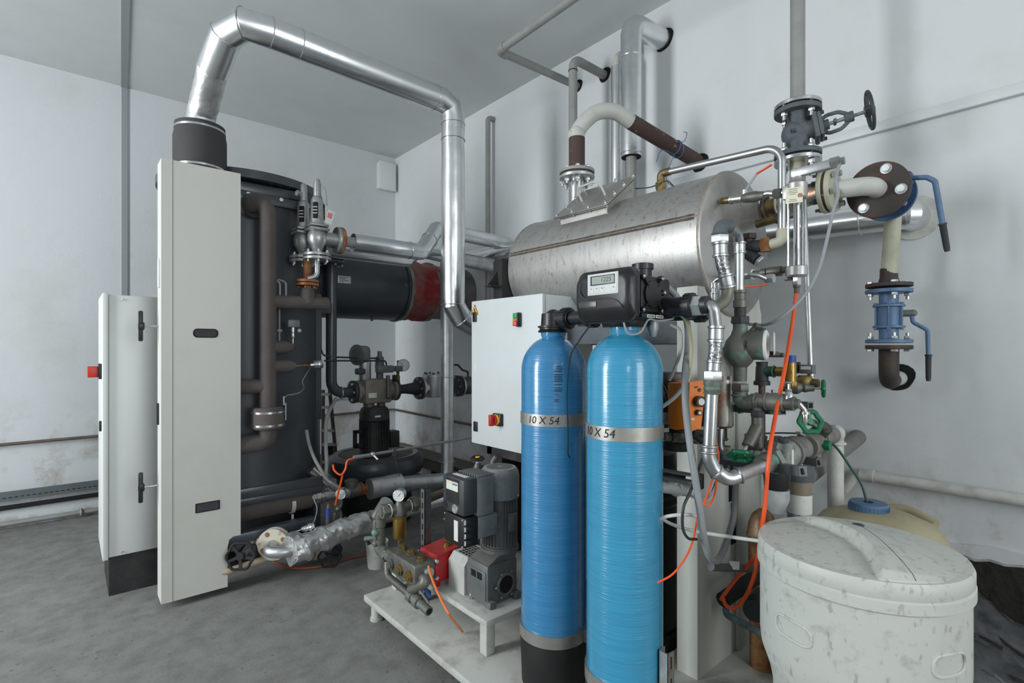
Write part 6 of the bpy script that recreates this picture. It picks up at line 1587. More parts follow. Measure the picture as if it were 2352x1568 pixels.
# ---------------- water meter column ----------------
mD = 1.85
q = lambda px, py, d=mD: Pd(px, py, d)
mc = q(1700, 795)
def colz(py): return 1.45 + (HZ-py)/FOC*mD
def axz(py): return V((mc.x, mc.y, colz(py)))
t = T('water_meter', 'bronze water meter with white ringed register on a vertical pipe', 'water meter', axz(900))
t.p('coupling', MB().lathe(axz(706), EZ, [(0, .024), (.025, .024), (.027, .020), (.05, .020), (.052, .023), (.062, .023)], 20), M['bronze'])
t.p('pipe', MB().cyl(axz(730), axz(704), .020, n=20), M['castd'])
t.p('hex_nut', nut(axz(735), EZ, .033, .026), M['castd'])
hB = colz(742)-colz(875)
prof = [(0, .022), (.05, .024), (.065, .038), (.09, .054), (.12, .056), (.145, .048), (.165, .032), (.185, .025), (hB, .024)]
t.p('meter_body', MB().lathe(axz(875), EZ, prof, 36), M['patina'])
mr_ = axz(792); dY = V((.25, -.97, .0)).normalized()
t.p('register_housing', MB().lathe(mr_, dY, [(0, .045), (.030, .050), (.035, .053), (.080, .053), (.083, .05)], 40), M['patina'])
rg = t.p('white_ring', MB().lathe(mr_ + dY*.078, dY, [(0, .052), (.008, .052), (.012, .046), (.0121, .034), (.006, .033)], 40), M['gaugew'], label='white plastic ring of the register')
t.p('dial', MB().cyl(mr_ + dY*.082, mr_ + dY*.086, .034, n=32), M['lcd'], rg)
t.p('dial_needle', MB().bar(mr_ + dY*.0865 - EZ*.014, mr_ + dY*.0865 + EZ*.01, .004, .001, dY), M['redb'], rg)
t.p('register_lid', MB().lathe(mr_ + dY*.088 + V((.055, -.004, .004)), V((-.38, .92, 0)), [(0, .036), (.003, .042), (.006, .042)], 32), M['label'])
t.p('tamper_seal', MB().cyl(mr_ + dY*.07 + V((.05, 0, -.03)), mr_ + dY*.06 + V((.11, -.02, -.032)), .009, n=10), M['bronze'])
t.p('hinge', MB().box(mr_ + dY*.06 + EZ*.054, (.03, .040, .01), None, .003), M['castd'])
t.p('plug', MB().cyl(axz(770) + dY*.03, axz(752) + dY*.055 , .013, n=12).hex(axz(750) + dY*.057, V((0, -.5, .6)), .016, .014), M['bronze'])
t.p('cast_mark', MB().torus(mr_ + V((-.036, -.048, .0)), V((-.6, -.8, 0)), .010, .0016, 20, 5).bar(mr_ + V((-.044, -.038, .018)), mr_ + V((-.044, -.038, -.018)), .002, .002), M['castd'])
t.p('hex_nut', nut(axz(890), EZ, .031, .028), M['bronze'])
t.p('elbow', MB().pipe([axz(898), axz(925), axz(925) + V((0, -.07, .01))], .026, .04, 20, 8).torus(axz(908), EZ, .027, .004, 24, 6), M['patina'])
run = axz(917); rz = run.z
def rp(px, dz=0): k = PX(px, 900, mc.x); return V((mc.x, k.y, rz+dz))
t.p('tee', MB().cyl(run - EY*.04, rp(1765), .024, n=20).torus(rp(1737), EY, .026, .004, 24, 6).torus(rp(1762), EY, .027, .005, 24, 6).cyl(rp(1740), rp(1740) - EZ*.04, .018, n=16), M['patina'])
t.p('check_valve', MB().lathe(rp(1765), -EY, [(0, .028), (.02, .032), (.05, .030), (.055, .024), (.085, .024)], 12), M['patina'])
t.p('body', MB().lathe(rp(1796), -EY, [(0, .020), (.010, .024), (.035, .024), (.042, .017), (.055, .015)], 14), M['bronze'])
# tap
tp = rp(1812) + V((0, 0, .0))
t = T('water_tap', 'bright chrome tap with hose nozzle at the end of the meter run', 'tap', tp)
t.p('body', MB().lathe(tp - EZ*.025, EZ, [(0, .008), (.012, .016), (.04, .018), (.056, .013), (.064, .008), (.068, .010), (.072, .008)], 20), M['chrome'])
sp_ = [tp + V((0, -.008, .005)), tp + V((.012, -.026, .0)), tp + V((.022, -.040, -.022)), tp + V((.022, -.041, -.032))]
t.p('spout', MB().pipe(sp_, .009, .02, 16, 8), M['chrome'])
t.p('hose_nozzle', MB().lathe(sp_[-1] + EZ*.006, -EZ, [(0, .015), (.009, .015), (.010, .009), (.015, .010), (.022, .009), (.03, .0095), (.038, .008)], 18), M['chrome'])
t.p('handle', MB().cyl(tp + EZ*.04, tp + EZ*.068, .005, n=10).ball(tp + EZ*.068, .009, (1.4, 1.4, .5)), M['chrome'])
# globe valve with green wheel to right
gv = Pd(1829, 890, 2.0); ga = V((.35, -.94, 0)).normalized()
t = T('stop_valve', 'bronze stop valve with green handwheel seen edge on, right of the chrome tap', 'valve', gv)
t.p('body', MB().lathe(gv - ga*.05, ga, [(0, .016), (.015, .018), (.03, .025), (.055, .025), (.07, .015), (.08, .018), (.095, .013), (.11, .012)], 14), M['bronze'])
t.p('spindle', MB().cyl(gv + ga*.05, gv + ga*.088, .0045, n=8), M['galv'])
wheel(t, gv + ga*.090, ga, .036, M['green'], 6, spokes=3, rim=.2)
# solenoid
so = Pd(1848, 862, 2.02)
t = T('solenoid_valve', 'small solenoid valve with black coil and white label at the foot of the leaning tube', 'valve', so - EZ*.04)
t.p('coil', MB().box(so + V((-.01, .035, .03)), (.045, .035, .045), None, .004), M['black'])
lbx = t.p('terminal_plug', MB().box(so + V((0, -.01, .025)), (.035, .05, .035), None, .003), M['gear'])
t.p('label', MB().box(so + V((-.018, -.01, .03)), (.002, .035, .012)), M['label'], lbx)
t.p('body', MB().lathe(so - EZ*.045, EZ, [(0, .03), (.02, .032), (.035, .03), (.045, .022)], 18).cyl(so + V((.0, .05, -.03)), so + V((0, -.05, -.03)), .018, n=14), M['brass'])
# dark vertical pipe and brass regulator
t = T('regulator_line', 'dark vertical pipe with brass regulator and blue cap branching to the right', 'pipe', Pd(1750, 1010, 2.0))
c = lambda px, py, d=2.0: Pd(px, py, d)
top = c(1750, 838); bot = c(1752, 1022); bot = V((top.x, top.y, bot.z))
def cv(py): return V((top.x, top.y, 1.45 + (HZ-py)/FOC*2.0))
t.p('riser', MB().lathe(cv(884), EZ, [(0, .030), (.015, .030), (.017, .024), (.07, .022), (.075, .020), (.09, .022)], 12), M['castd'])
t.p('pipe', MB().cyl(cv(1010), cv(880), .0125, n=14), M['copperb'])
t.p('elbow', MB().pipe([cv(1000), cv(1022), cv(1022) + V((.01, .03, -.01))], .018, .03, 14).torus(cv(1003), EZ, .018, .003, 18, 6), M['copperb'])
t.p('green_union', MB().cyl(cv(852), cv(852) + V((0, -.045, .0)), .020, n=14).torus(cv(852) + V((0, -.045, 0)), EY, .02, .004, 18, 6), mat('green_bronze', '3d6451', .55, .3, dirt='5a5a4a', amt=.5))
rb = cv(852) + V((0, -.055, 0))
t.p('regulator', MB().cyl(rb, rb - EY*.06, .018, n=16).cyl(rb + V((0, -.05, -.05)), rb + V((0, -.05, .035)), .019, n=18).hex(rb + V((0, -.05, -.045)), EZ, .022, .02), M['brassb'])
t.p('blue_cap', MB().cyl(rb + V((0, -.05, .032)), rb + V((0, -.05, .062)), .018, n=20), M['blue'])
t.p('cross_pipe', MB().cyl(Pd(1758, 815, 2.0), Pd(1800, 815, 1.95), .009, n=10), M['bronze'])
# angled valve below the tee, green wheel
c = rp(1740)
t = T('angle_valve', 'bronze slanted seat valve with green handwheel under the meter tee', 'valve', c - EZ*.15)
dnn = V((-.25, .15, -.95)).normalized()
t.p('nut', nut(c - EZ*.045, EZ, .024, .024), M['castd'])
t.p('body', MB().pipe([c - EZ*.05, c - EZ*.10, c + V((0, 0, -.17))], .020, n=16).pipe([c + V((0, 0, -.09)), c + V((-.05, .01, -.155))], .022, n=16), M['bronze'])
wc = c + V((-.085, .02, -.185))
t.p('spindle', MB().cyl(c + V((-.04, .01, -.14)), wc, .007, n=10), M['galv'])
wheel(t, wc, V((-.55, -.25, -.80)), .043, M['green'], 6, spokes=3, rim=.2)
t.p('white_union', MB().lathe(c - EZ*.21, EZ, [(0, .022), (.012, .026), (.03, .026), (.04, .018)], 8), M['pvc'])
lo = c - EZ*.22
t.p('lower_pipe', MB().pipe([lo + EZ*.01, Pd(1738, 1043, 1.83), Pd(1712, 1048, 1.86), Pd(1668, 1042, 1.88), Pd(1656, 1030, 1.89), Pd(1656, 985, 1.90)], .0125, .03, 14, 6), M['press'])
t.p('sleeve', sleeve(lo, lo - EZ*.03, .015), M['press']); t.p('sleeve', sleeve(Pd(1700, 1046, 1.865), Pd(1688, 1045, 1.87), .015), M['copperb'])
t.p('union_nut', nut(Pd(1674, 1042, 1.875), EY, .024, .032), M['stain'])
# rust-bloomed steel cylinder
t = T('dosing_vessel', 'slim rust bloomed steel cylinder standing behind the bright pipe', 'vessel', Pd(1661, 985, 1.92))
lo_ = Pd(1661, 980, 1.92); hi_ = 1.45 + (800-798)/1187*1.92
t.p('shell', MB().lathe(lo_, EZ, [(0, .030), (.006, .036), (hi_-lo_.z, .036), (hi_-lo_.z+.001, .030)], 32), M['ruststeel'])
t.p('paper_label', MB().lathe(lo_ + EZ*.19, EZ, [(0, .0365), (.07, .0365)], 32), M['label'])
t.p('stub', MB().cyl(lo_ - EZ*.05, lo_, .014, n=14).torus(lo_ - EZ*.045, EZ, .015, .004, 18, 6), M['brass'])
t.p('bracket', MB().box(lo_ + V((.05, .0, .145)), (.03, .03, .11), None, .004), M['stain'])
# galvanised arms
t = T('bracket_arm', 'galvanised channel arm sticking out under the water meter', 'bracket', Pd(1740, 930, 1.95))
def chan(a, b, w=.028):
    return MB().bar(a, b, w, w, EZ)
t.p('channel', chan(Pd(1678, 936, 1.99), Pd(1798, 943, 1.76)), M['strut'])
e_ = Pd(1798, 943, 1.76); t.p('open_end', MB().bar(e_, e_ + (e_ - Pd(1678, 936, 1.99)).normalized()*.001, .020, .020, EZ), M['hole'])
t.p('wall_plate', MB().box(Pd(1701, 940, 1.98), (.03, .01, .03), None, .002), M['strut'])
t = T('bracket_arm', 'second galvanised arm behind the first, ending under the chrome tap', 'bracket', Pd(1830, 925, 2.0))
t.p('channel', chan(Pd(1752, 925, 2.10), Pd(1862, 931, 1.88), .026), M['strut'])
e_ = Pd(1862, 931, 1.88); t.p('open_end', MB().bar(e_, e_ + (e_ - Pd(1752, 925, 2.10)).normalized()*.001, .018, .018, EZ), M['hole'])
t.p('pin', MB().cyl(Pd(1776, 920, 1.98), Pd(1776, 895, 1.98), .008, n=10), M['galv'])
t.p('pin', MB().cyl(Pd(1813, 920, 1.9), Pd(1813, 897, 1.9), .009, n=10), M['galv'])
t = T('bracket_arm', 'lower galvanised arm with bolted plate on the stand, left of the filter', 'bracket', Pd(1700, 1060, 1.95))
t.p('channel', chan(Pd(1664, 1056, 1.99), Pd(1845, 1082, 1.62), .030), M['strut'])
t.p('open_end', MB().bar(Pd(1845, 1082, 1.62), Pd(1846, 1082, 1.619), .020, .020, EZ), M['hole'])
w_ = t.p('mounting_plate', MB().box(Pd(1665, 1058, 2.0), (.02, .035, .12), None, .002), M['strut'])
t.p('bolt', MB().hex(Pd(1667, 1080, 1.985), V((-.6, -.8, 0)), .013, .012), M['galv'], w_)
t = T('bracket_arm', 'lower galvanised arm behind the filter head, ending above the brown bowl', 'bracket', Pd(1720, 1040, 2.0))
t.p('channel', chan(Pd(1722, 1032, 2.07), Pd(1882, 1062, 1.80), .028), M['strut'])
t.p('open_end', MB().bar(Pd(1882, 1062, 1.80), Pd(1883, 1062, 1.799), .020, .018, EZ), M['hole'])
w_ = t.p('mounting_plate', MB().box(Pd(1720, 1027, 2.08), (.02, .03, .11), None, .002), M['strut'])
t.p('bolt', MB().hex(Pd(1721, 1024, 2.065), V((-.6, -.8, 0)), .013, .012), M['galv'], w_)

# ---------------- filter line ----------------
ly = .75
def L(px, py): return PY(px, py, ly)
t = T('backwash_filter', 'grey green filter head with black stubs, black collar and cloudy bowl over the barrel', 'filter', (Fc.x, Fc.y, .88))
hx = L(1790, 1045)
hx.z += .0
t.p('inlet_thread', MB().lathe(L(1748, 1068), L(1775, 1056)-L(1748, 1068), [(0, .026), (.01, .032), (.014, .028), (.024, .033), (.03, .029), (.045, .034), (.06, .034)], 28), M['patina'])
t.p('hex_nut', nut(L(1772, 1058), EX, .045, .030), M['filth'])
t.p('head', MB().box(hx + V((.01, 0, 0)), (.085, .085, .10), None, .018, 3).ball(hx + V((.045, 0, .0)), .052), M['filth'])
for (px, py, h_) in ((1768, 1022, 0), (1774, 1012, 0), (1787, 1002, 0), (1800, 1005, 0)):
    q_ = PY(px, py, ly - .02 + .01*(px % 3)); t.p('stub', MB().lathe(V((q_.x, q_.y, hx.z+.03)), EZ, [(0, .012), (q_.z-hx.z-.045, .012), (q_.z-hx.z-.044, .015), (q_.z-hx.z-.03, .015)], 16), M['castd'])
t.p('wire_loop', MB().pipe([L(1803, 1004), L(1814, 1008), L(1813, 1020), L(1806, 1022)], .003, n=8, smooth=True), M['cable'])
fz0 = hx.z
cx_ = V((L(1784, 1060).x, ly, 0))
zc1 = 1.45 - 283/1187*1.77; zc2 = 1.45 - 322/1187*1.77; zc3 = 1.45 - 378/1187*1.77
t.p('black_collar', MB().lathe((cx_.x, ly, zc2), EZ, [(0, .036), (.008, .040), (zc1-zc2, .044), (zc1-zc2+.03, .044)], 32), M['black'])
t.p('bowl', MB().lathe((cx_.x, ly, zc3), EZ, [(0, .020), (.01, .024), (.035, .036), (.05, .040), (zc2-zc3-.002, .040)], 32), M['clearg'])
t.p('collar_nut', MB().hex((cx_.x, ly, zc2+.003), EZ, .033, .012), M['castd'])
t.p('side_label', MB().box(hx + V((-.0, -.0435, -.005)), (.018, .001, .06)), M['label'])
# continuing fittings to upper right
t = T('filter_pipework', 'dusty grey fittings with steel clamps running from the filter to the far white pipe', 'pipe', L(1850, 1020))
seq = [(1808, 1040), (1830, 1030), (1848, 1025), (1862, 1018), (1880, 1008), (1900, 1000), (1915, 996)]
a_ = L(*seq[0]); b_ = L(*seq[2]); c_ = L(*seq[4]); d_ = L(*seq[6])
t.p('clamped_joint', MB().lathe(a_, b_-a_, [(0, .055), (.012, .056), (.014, .045), (.03, .044), (.05, .047), (.055, .052), (.07, .052), (.072, .044), (.12, .044)], 32), M['dustm'])
t.p('coupling', MB().lathe(b_, c_-b_, [(0, .046), (.015, .048), (.018, .042), (.05, .042), (.055, .048), (.08, .048), (.085, .040), (.12, .040)], 32), M['dustm'])
t.p('coupling', MB().lathe(c_, d_-c_, [(0, .036), (.02, .040), (.04, .040), (.042, .034), (.08, .034), (.13, .036)], 32), M['dustm'])
t.p('wing_bolt', MB().bar(L(1833, 1012) + EZ*.03, L(1858, 1008) + EZ*.0, .015, .008).cyl(L(1840, 1050), L(1840, 1068), .006, n=8).box(L(1840, 1050), (.03, .02, .012), None, .003), M['galv'])
t.p('drain_branch', MB().pipe([L(1868, 1030), L(1880, 1040), L(1870, 1052)], .016, .02, 12), M['dustm'])
gvb = L(1872, 1002)
wv = t.p('valve_body', MB().cyl(gvb, gvb + V((-.02, -.04, .045)), .030, n=18).cyl(gvb + V((-.02, -.04, .04)), PY(1861, 968, ly-.07), .013, n=12), M['dustd'])
wc = PY(1861, 968, ly-.07)
wheel(t, wc, V((-.62, -.72, .32)), .046, M['green'], 6, spokes=3, rim=.2, parent=wv)
t.p('green_knob', MB().hex(PY(1897, 1022, ly-.05), EY, .020, .03), M['green'])
t.p('lever_cock', MB().lathe(PY(1898, 1000, ly), EZ, [(0, .014), (.03, .016), (.035, .010), (.04, .010)], 12).bar(PY(1896, 980, ly), PY(1912, 978, ly), .014, .004), M['dustm'])
t.p('lever', MB().bar(PY(1896, 979, ly-.01), PY(1914, 977, ly-.02), .018, .003), M['bluev'])
# far white pvc
t = T('drain_pipe', 'white plastic elbow pipe dropping behind the yellow drum', 'pipe', (d_.x, ly, .8))
pe = PY(1919, 1000, ly)
t.p('pipe', MB().pipe([d_ - EX*.02, V((pe.x, ly, d_.z+.0)), V((pe.x, ly, .55))], .030, .03, 24, 6), M['pvc'])
t.p('socket', MB().torus((pe.x, ly, d_.z-.04), EZ, .033, .007, 28, 8).cyl(d_ - EX*.03, d_ + EX*.02, .037, n=24), M['pvc'])
# grey wide waste pipe going back
one('waste_pipe', MB().pipe([Pd(1845, 1098, 2.2), Pd(1905, 1052, 2.35), V((XW-.001, Pd(1905, 1052, 2.35).y+.02, Pd(1905, 1052, 2.35).z+.04))], .038, .05, 24, 6), M['duct'], 'wide dusty grey pipe slanting behind the white drop pipe', 'pipe')
# second filter (brown bowl)
c = Pd(1836, 1080, 1.98)
t = T('cartridge_filter', 'cylindrical filter housing with brown translucent bowl and torn white label', 'filter', (c.x, c.y, .85))
z9 = 1.45 - 290/1187*1.98
t.p('head', MB().lathe((c.x, c.y, z9), EZ, [(-.02, .046), (0, .050), (.035, .050), (.05, .036), (.08, .034)], 32), M['cast'])
t.p('bowl', MB().lathe((c.x, c.y, z9-.22), EZ, [(0, .036), (.01, .041), (.20, .043)], 36), M['brownp'])
lbl = t.p('label', MB().lathe((c.x, c.y, z9-.145), EZ, [(0, .0432), (.075, .0436)], 36, caps=False), M['label'])
t.p('torn_patch', MB().lathe((c.x, c.y, z9-.150), EZ, [(0, .0436), (.008, .0440)], 36, caps=False), M['inkv'], lbl)
# green tube into blue cap
jd = 1.92
cap = Pd(1995, 1152, jd)
one('green_tube', MB().pipe([Pd(1895, 1003, 2.05), Pd(1925, 1032, 2.0), Pd(1955, 1075, 1.96), Pd(1978, 1110, 1.93), Pd(1988, 1140, jd), Pd(1992, 1156, jd)], .0048, n=8, smooth=True), M['teal'], 'thin green tube arching into the blue cap of the yellow drum', 'hose')
one('black_wire', MB().pipe([Pd(1757, 995, 2.05), Pd(1800, 994, 2.08), Pd(1858, 996, 2.1)], .0035, n=6, smooth=True), M['cable'], 'black wire stretched level left of the upright green handwheel', 'cable')
# yellow drum
t = T('chemical_drum', 'yellowed plastic drum with blue cap behind the white barrel', 'drum', (2.25, .62, 0))
jc = V((2.25, .560, 0)); zt3 = .885
t.p('body', MB().lathe((jc.x, jc.y, 0), EZ, [(0, .20), (.02, .215), (.72, .215), (.78, .205), (.82, .175), (.845, .12), (.855, .05)], 56), M['yellowp'])
t.p('handle_ridge', MB().pipe([(jc.x+.17, jc.y-.14, .80), (jc.x+.21, jc.y-.04, .825), (jc.x+.19, jc.y+.08, .80)], .02, n=12, smooth=True), M['yellowp'])
cm = MB().lathe((cap.x, cap.y, .80), EZ, [(0, .060), (.055, .062), (.075, .062), (.08, .058)], 36)
for i in range(36):
    a = 2*PI*i/36; cm.bar((cap.x+.062*math.cos(a), cap.y+.062*math.sin(a), .83), (cap.x+.062*math.cos(a), cap.y+.062*math.sin(a), .87), .005, .003)
t.p('cap', cm, M['bluecap'])
t.p('tube_hole', MB().cyl((cap.x, cap.y, .880), (cap.x, cap.y, .8806), .016, n=14), M['hole'])

# ---------------- white brine barrel ----------------
BXc, BYc, BRr = 1.695, .470, .25
t = T('brine_barrel', 'large grimy white plastic barrel with ridged lid in the foreground', 'barrel', (BXc, BYc, 0))
ZS = .930
bp_ = [(0, .19), (.02, .205), (.47, .212), (.52, .222), (.58, .243), (.62, .247), (.813, .247), (.818, .243)]
t.p('body', MB().lathe((BXc, BYc, 0), EZ, bp_, 96), M['plastic'])
ld = t.p('lid_rim', MB().lathe((BXc, BYc, .818), EZ, [(0, .249), (.004, .2545), (.030, .2545), (.034, .250), (.038, .2525), (.066, .2525), (.076, .248), (.0765, .24)], 96), M['plastic'])
nR, nA = 60, 160
mb = MB()
def w2(px, py): q = PZ(px, py, ZS-.01); return (q.x-BXc, q.y-BYc)
(ax1, ay1), (ax2, ay2), (ax3, ay3) = w2(1855, 1180), w2(1980, 1238), w2(2011, 1330)
dd_ = 2*(ax1*(ay2-ay3) + ax2*(ay3-ay1) + ax3*(ay1-ay2))
ccx = ((ax1**2+ay1**2)*(ay2-ay3) + (ax2**2+ay2**2)*(ay3-ay1) + (ax3**2+ay3**2)*(ay1-ay2))/dd_
ccy = ((ax1**2+ay1**2)*(ax3-ax2) + (ax2**2+ay2**2)*(ax1-ax3) + (ax3**2+ay3**2)*(ax2-ax1))/dd_
cR = math.hypot(ax1-ccx, ay1-ccy); am = math.atan2(ay2-ccy, ax2-ccx)
ah = max(abs((math.atan2(y-ccy, x-ccx)-am+PI) % (2*PI)-PI) for x, y in ((ax1, ay1), (ax3, ay3)))
def lidz(x, y):
    r_ = math.hypot(x, y)/.249
    z = ZS - .038 + .016*(1-r_**2)
    edge = max(0, min(1, (1-r_)/.12))
    d = math.hypot(x-ccx, y-ccy) - cR
    a = abs((math.atan2(y-ccy, x-ccx)-am+PI) % (2*PI)-PI)/ah
    wn = max(0.0, 1-min(1, a/1.12)**2.5)
    st = max(0, min(1, (d+.022*wn)/(.020*wn+.003))); st = st*st*(3-2*st)
    fall = max(0, 1-max(0, d)/.15)
    return z + .026*wn*st*fall*edge - .012*wn*(1-st)*max(0, 1-abs(min(d, 0))/.06)*edge - (.010 if r_ > .985 else 0)
mb.v.append(V((BXc, BYc, lidz(0, 0))))
for i in range(1, nR+1):
    rr = .2495*i/nR
    for j in range(nA):
        a = 2*PI*j/nA; x = rr*math.cos(a); y = rr*math.sin(a); mb.v.append(V((BXc+x, BYc+y, lidz(x, y))))
for j in range(nA): mb.f.append((0, 1+j, 1+(j+1) % nA))
for i in range(nR-1):
    for j in range(nA):
        a = 1+i*nA+j; b = 1+i*nA+(j+1) % nA; mb.f.append((a, b, b+nA, a+nA))
lid = t.p('lid', mb, M['plastic'], sharp=60)
px_, py_ = w2(1971, 1204)
t.p('lid_plug', MB().lathe((BXc+px_, BYc+py_, lidz(px_, py_)-.001), EZ, [(0, .016), (.003, .016), (.004, .014)], 28), M['smoke'], lid)
mb = MB()
(u0, v0), (u1, v1) = w2(1938, 1174), w2(2132, 1336)
for i in range(30):
    f = i/29; x = u0+(u1-u0)*f; y = v0+(v1-v0)*f
    if math.hypot(x, y) > .24: continue
    z = lidz(x, y) + .0006; n_ = V((-(v1-v0), u1-u0, 0)).normalized()*.0007
    mb.v += [V((BXc+x, BYc+y, z)) - n_, V((BXc+x, BYc+y, z)) + n_]
k = len(mb.v)//2
for i in range(k-1): mb.f.append((2*i, 2*i+1, 2*i+3, 2*i+2))
t.p('lid_crease', mb, M['smoke'], lid)
# moulded grips on the body
def grip(ac, zc_, aw, h):
    mb = MB(); n = 24; P = []
    for i in range(n):
        th = 2*PI*i/n; cx2 = math.copysign(abs(math.cos(th))**.45, math.cos(th)); sy2 = math.copysign(abs(math.sin(th))**.7, math.sin(th))
        a = ac + aw*cx2; z = zc_ + h*sy2; P.append(V((BXc+math.cos(a)*.2475, BYc+math.sin(a)*.2475, z)))
    P.append(P[0]); mb.pipe(P, .0045, n=8, caps=False); return mb
cA = math.atan2(-BYc, -BXc)
t.p('moulded_grip', grip(cA-.62, .70, .22, .026), M['plastic'])
t.p('moulded_grip', grip(cA+.85, .70, .20, .026), M['plastic'])

# ---------------- things between tanks and stand ----------------
# black vessel
t = T('pressure_vessel', 'black vertical vessel on the floor behind the right blue tank', 'vessel', (1.96, 1.42, PT))
t.p('shell', MB().lathe((2.02, 1.46, PT), EZ, [(0, .17), (.04, .19), (.10, .20), (.62, .20), (.635, .21), (.66, .21), (.67, .20), (.80, .20), (.85, .19), (.88, .15), (.90, .08), (.905, .0)], 56), M['blackg'])
t.p('base_ring', MB().lathe((2.02, 1.46, PT), EZ, [(0, .21), (.06, .21), (.062, .2)], 48), M['blackm'])
# dosing pump
t = T('dosing_pump', 'orange dosing pump with black knobs between the right blue tank and the stand', 'pump', Pd(1596, 985, 1.80))
dn_ = V((-.45, -.89, 0)).normalized(); ds = EZ.cross(dn_)
oc = Pd(1599, 925, 1.80)
def o3(a, b, c_): return oc + ds*a + dn_*b + EZ*c_
front = [o3(-.020, .0, -.085), o3(.022, .0, -.085), o3(.036, 0, .075), o3(.020, 0, .082), o3(-.022, 0, .074), o3(-.032, 0, .06)]
cs = t.p('case', MB().prism([o3(-.030, 0, -.09), o3(.018, 0, -.10), o3(.038, 0, .068), o3(.020, 0, .078), o3(-.026, 0, .072)], -dn_*.09), M['orangep'])
t.p('case_side', MB().prism([o3(-.030, -.002, -.09), o3(-.026, -.002, .072), o3(-.050, -.05, .065), o3(-.050, -.05, -.10)], -dn_*.05), M['orangep'], cs)
k1_ = t.p('knob', MB().cyl(o3(.006, 0, .006), o3(.006, .022, .006), .019, n=24), M['black'], cs)
t.p('knob_mark', MB().cyl(o3(.006, .022, .006), o3(.006, .023, .006), .012, n=20), M['label'], k1_)
k2_ = t.p('knob', MB().cyl(o3(.004, 0, -.033), o3(.004, .016, -.033), .010, n=20), M['black'], cs)
t.p('knob_mark', MB().cyl(o3(.004, .016, -.033), o3(.004, .017, -.033), .006, n=16), M['label'], k2_)
t.p('lamp', MB().cyl(o3(.012, 0, .045), o3(.012, .003, .045), .006, n=16), M['black'], cs)
t.p('sticker', MB().prism([o3(-.02, .0005, -.06), o3(-.008, .0005, -.06), o3(-.007, .0005, -.052), o3(-.019, .0005, -.052)], dn_*.0005), M['label'], cs)
t.p('print', MB().prism([o3(-.008, .0005, .052), o3(.006, .0005, .054), o3(.006, .0005, .058), o3(-.008, .0005, .056)], dn_*.0005), M['ink'], cs)
t.p('plug', MB().pipe([o3(.0, -.01, -.10), o3(.03, .0, -.11), o3(.05, .0, -.12)], .013, n=12, smooth=True).pipe([o3(-.02, .01, -.105), o3(.01, .015, -.125), o3(.035, .01, -.15)], .014, n=12, smooth=True), M['blackm'], cs)
one('power_cable', MB().pipe([o3(.045, .0, -.12), Pd(1618, 1000, 1.72), Pd(1620, 1030, 1.7), Pd(1604, 1080, 1.66), Pd(1585, 1130, 1.62), Pd(1570, 1165, 1.6), Pd(1568, 1210, 1.6), Pd(1580, 1235, 1.6), Pd(1600, 1238, 1.63)], .0045, n=8, smooth=True), M['cable'], 'black cable hanging in a loop from the orange dosing pump', 'cable')
# finned motor
fm = Pd(1545, 930, 2.05)
t = T('pump_motor', 'black finned motor half hidden behind the right blue tank', 'motor', fm - EZ*.1)
mb = MB().cyl(fm + V((-.10, .08, 0)), fm + V((.08, -.06, 0)), .085, n=36)
axm = V((.18, -.14, 0)).normalized()
for i in range(18):
    mb.torus(fm + V((-.10, .08, 0)) + axm*(.012*i+.01), axm, .087, .0035, 36, 6)
t.p('finned_body', mb, M['motord'])
t.p('end_shield', MB().lathe(fm + V((.08, -.06, 0)), axm, [(0, .088), (.02, .085), (.03, .05)], 32), M['motord'])
t.p('nameplate', MB().box(Pd(1530, 958, 1.93), (.05, .002, .035), Matrix.Rotation(-.7, 3, 'Z')), M['silverlab'])
t.p('terminal_box', MB().box(Pd(1548, 868, 2.0), (.09, .07, .045), Matrix.Rotation(-.7, 3, 'Z'), .006), M['black'])
t = T('valve_assembly', 'small grey manifold pipe with unions under the finned motor', 'pipe', Pd(1555, 1010, 1.9))
t.p('pipe', MB().cyl(Pd(1515, 1000, 1.92), Pd(1608, 1010, 1.88), .010, n=12), M['bronze'])
for px, r_ in ((1533, .017), (1550, .020), (1562, .020), (1575, .016), (1600, .018)): t.p('union_nut', nut(Pd(px, 1001+(px-1520)*.1, 1.905), V((.8, -.6, 0)), r_, .022), M['bronze'])
t.p('cap', MB().cyl(Pd(1556, 985, 1.93), Pd(1556, 1000, 1.93), .03, n=20).cyl(Pd(1556, 1015, 1.95), Pd(1556, 1032, 1.95), .05, n=24), M['blackm'])
t.p('motor_plate', MB().bar(Pd(1515, 965, 1.95), Pd(1575, 980, 1.85), .06, .005), M['gear'])
t = T('cross_rail', 'slotted grey rail crossing behind the right blue tank at knee height', 'strut', Pd(1560, 1090, 1.75))
t.p('rail', MB().bar(Pd(1500, 1075, 1.80), Pd(1596, 1092, 1.72), .03, .006).bar(Pd(1500, 1092, 1.80), Pd(1600, 1110, 1.72), .03, .012), M['strut'])
t.p('slot', MB().bar(Pd(1515, 1086, 1.775), Pd(1535, 1089, 1.765), .005, .012).bar(Pd(1548, 1090, 1.75), Pd(1575, 1095, 1.74), .005, .012), M['hole'])
t.p('end_clip', MB().box(Pd(1608, 1105, 1.72), (.02, .02, .05), None, .003), M['blackm'])
t = T('white_pipe', 'white plastic pipe with clamp behind the blue tank under the slotted rail', 'pipe', Pd(1555, 1115, 1.78))
t.p('pipe', MB().cyl(Pd(1480, 1110, 1.82), Pd(1590, 1127, 1.76), .022, n=20), M['pvc'])
t.p('pipe_clamp', MB().torus(Pd(1551, 1120, 1.775), EX, .025, .005, 20, 6).box(Pd(1549, 1107, 1.77), (.03, .03, .008), None, .002), M['pvc'])
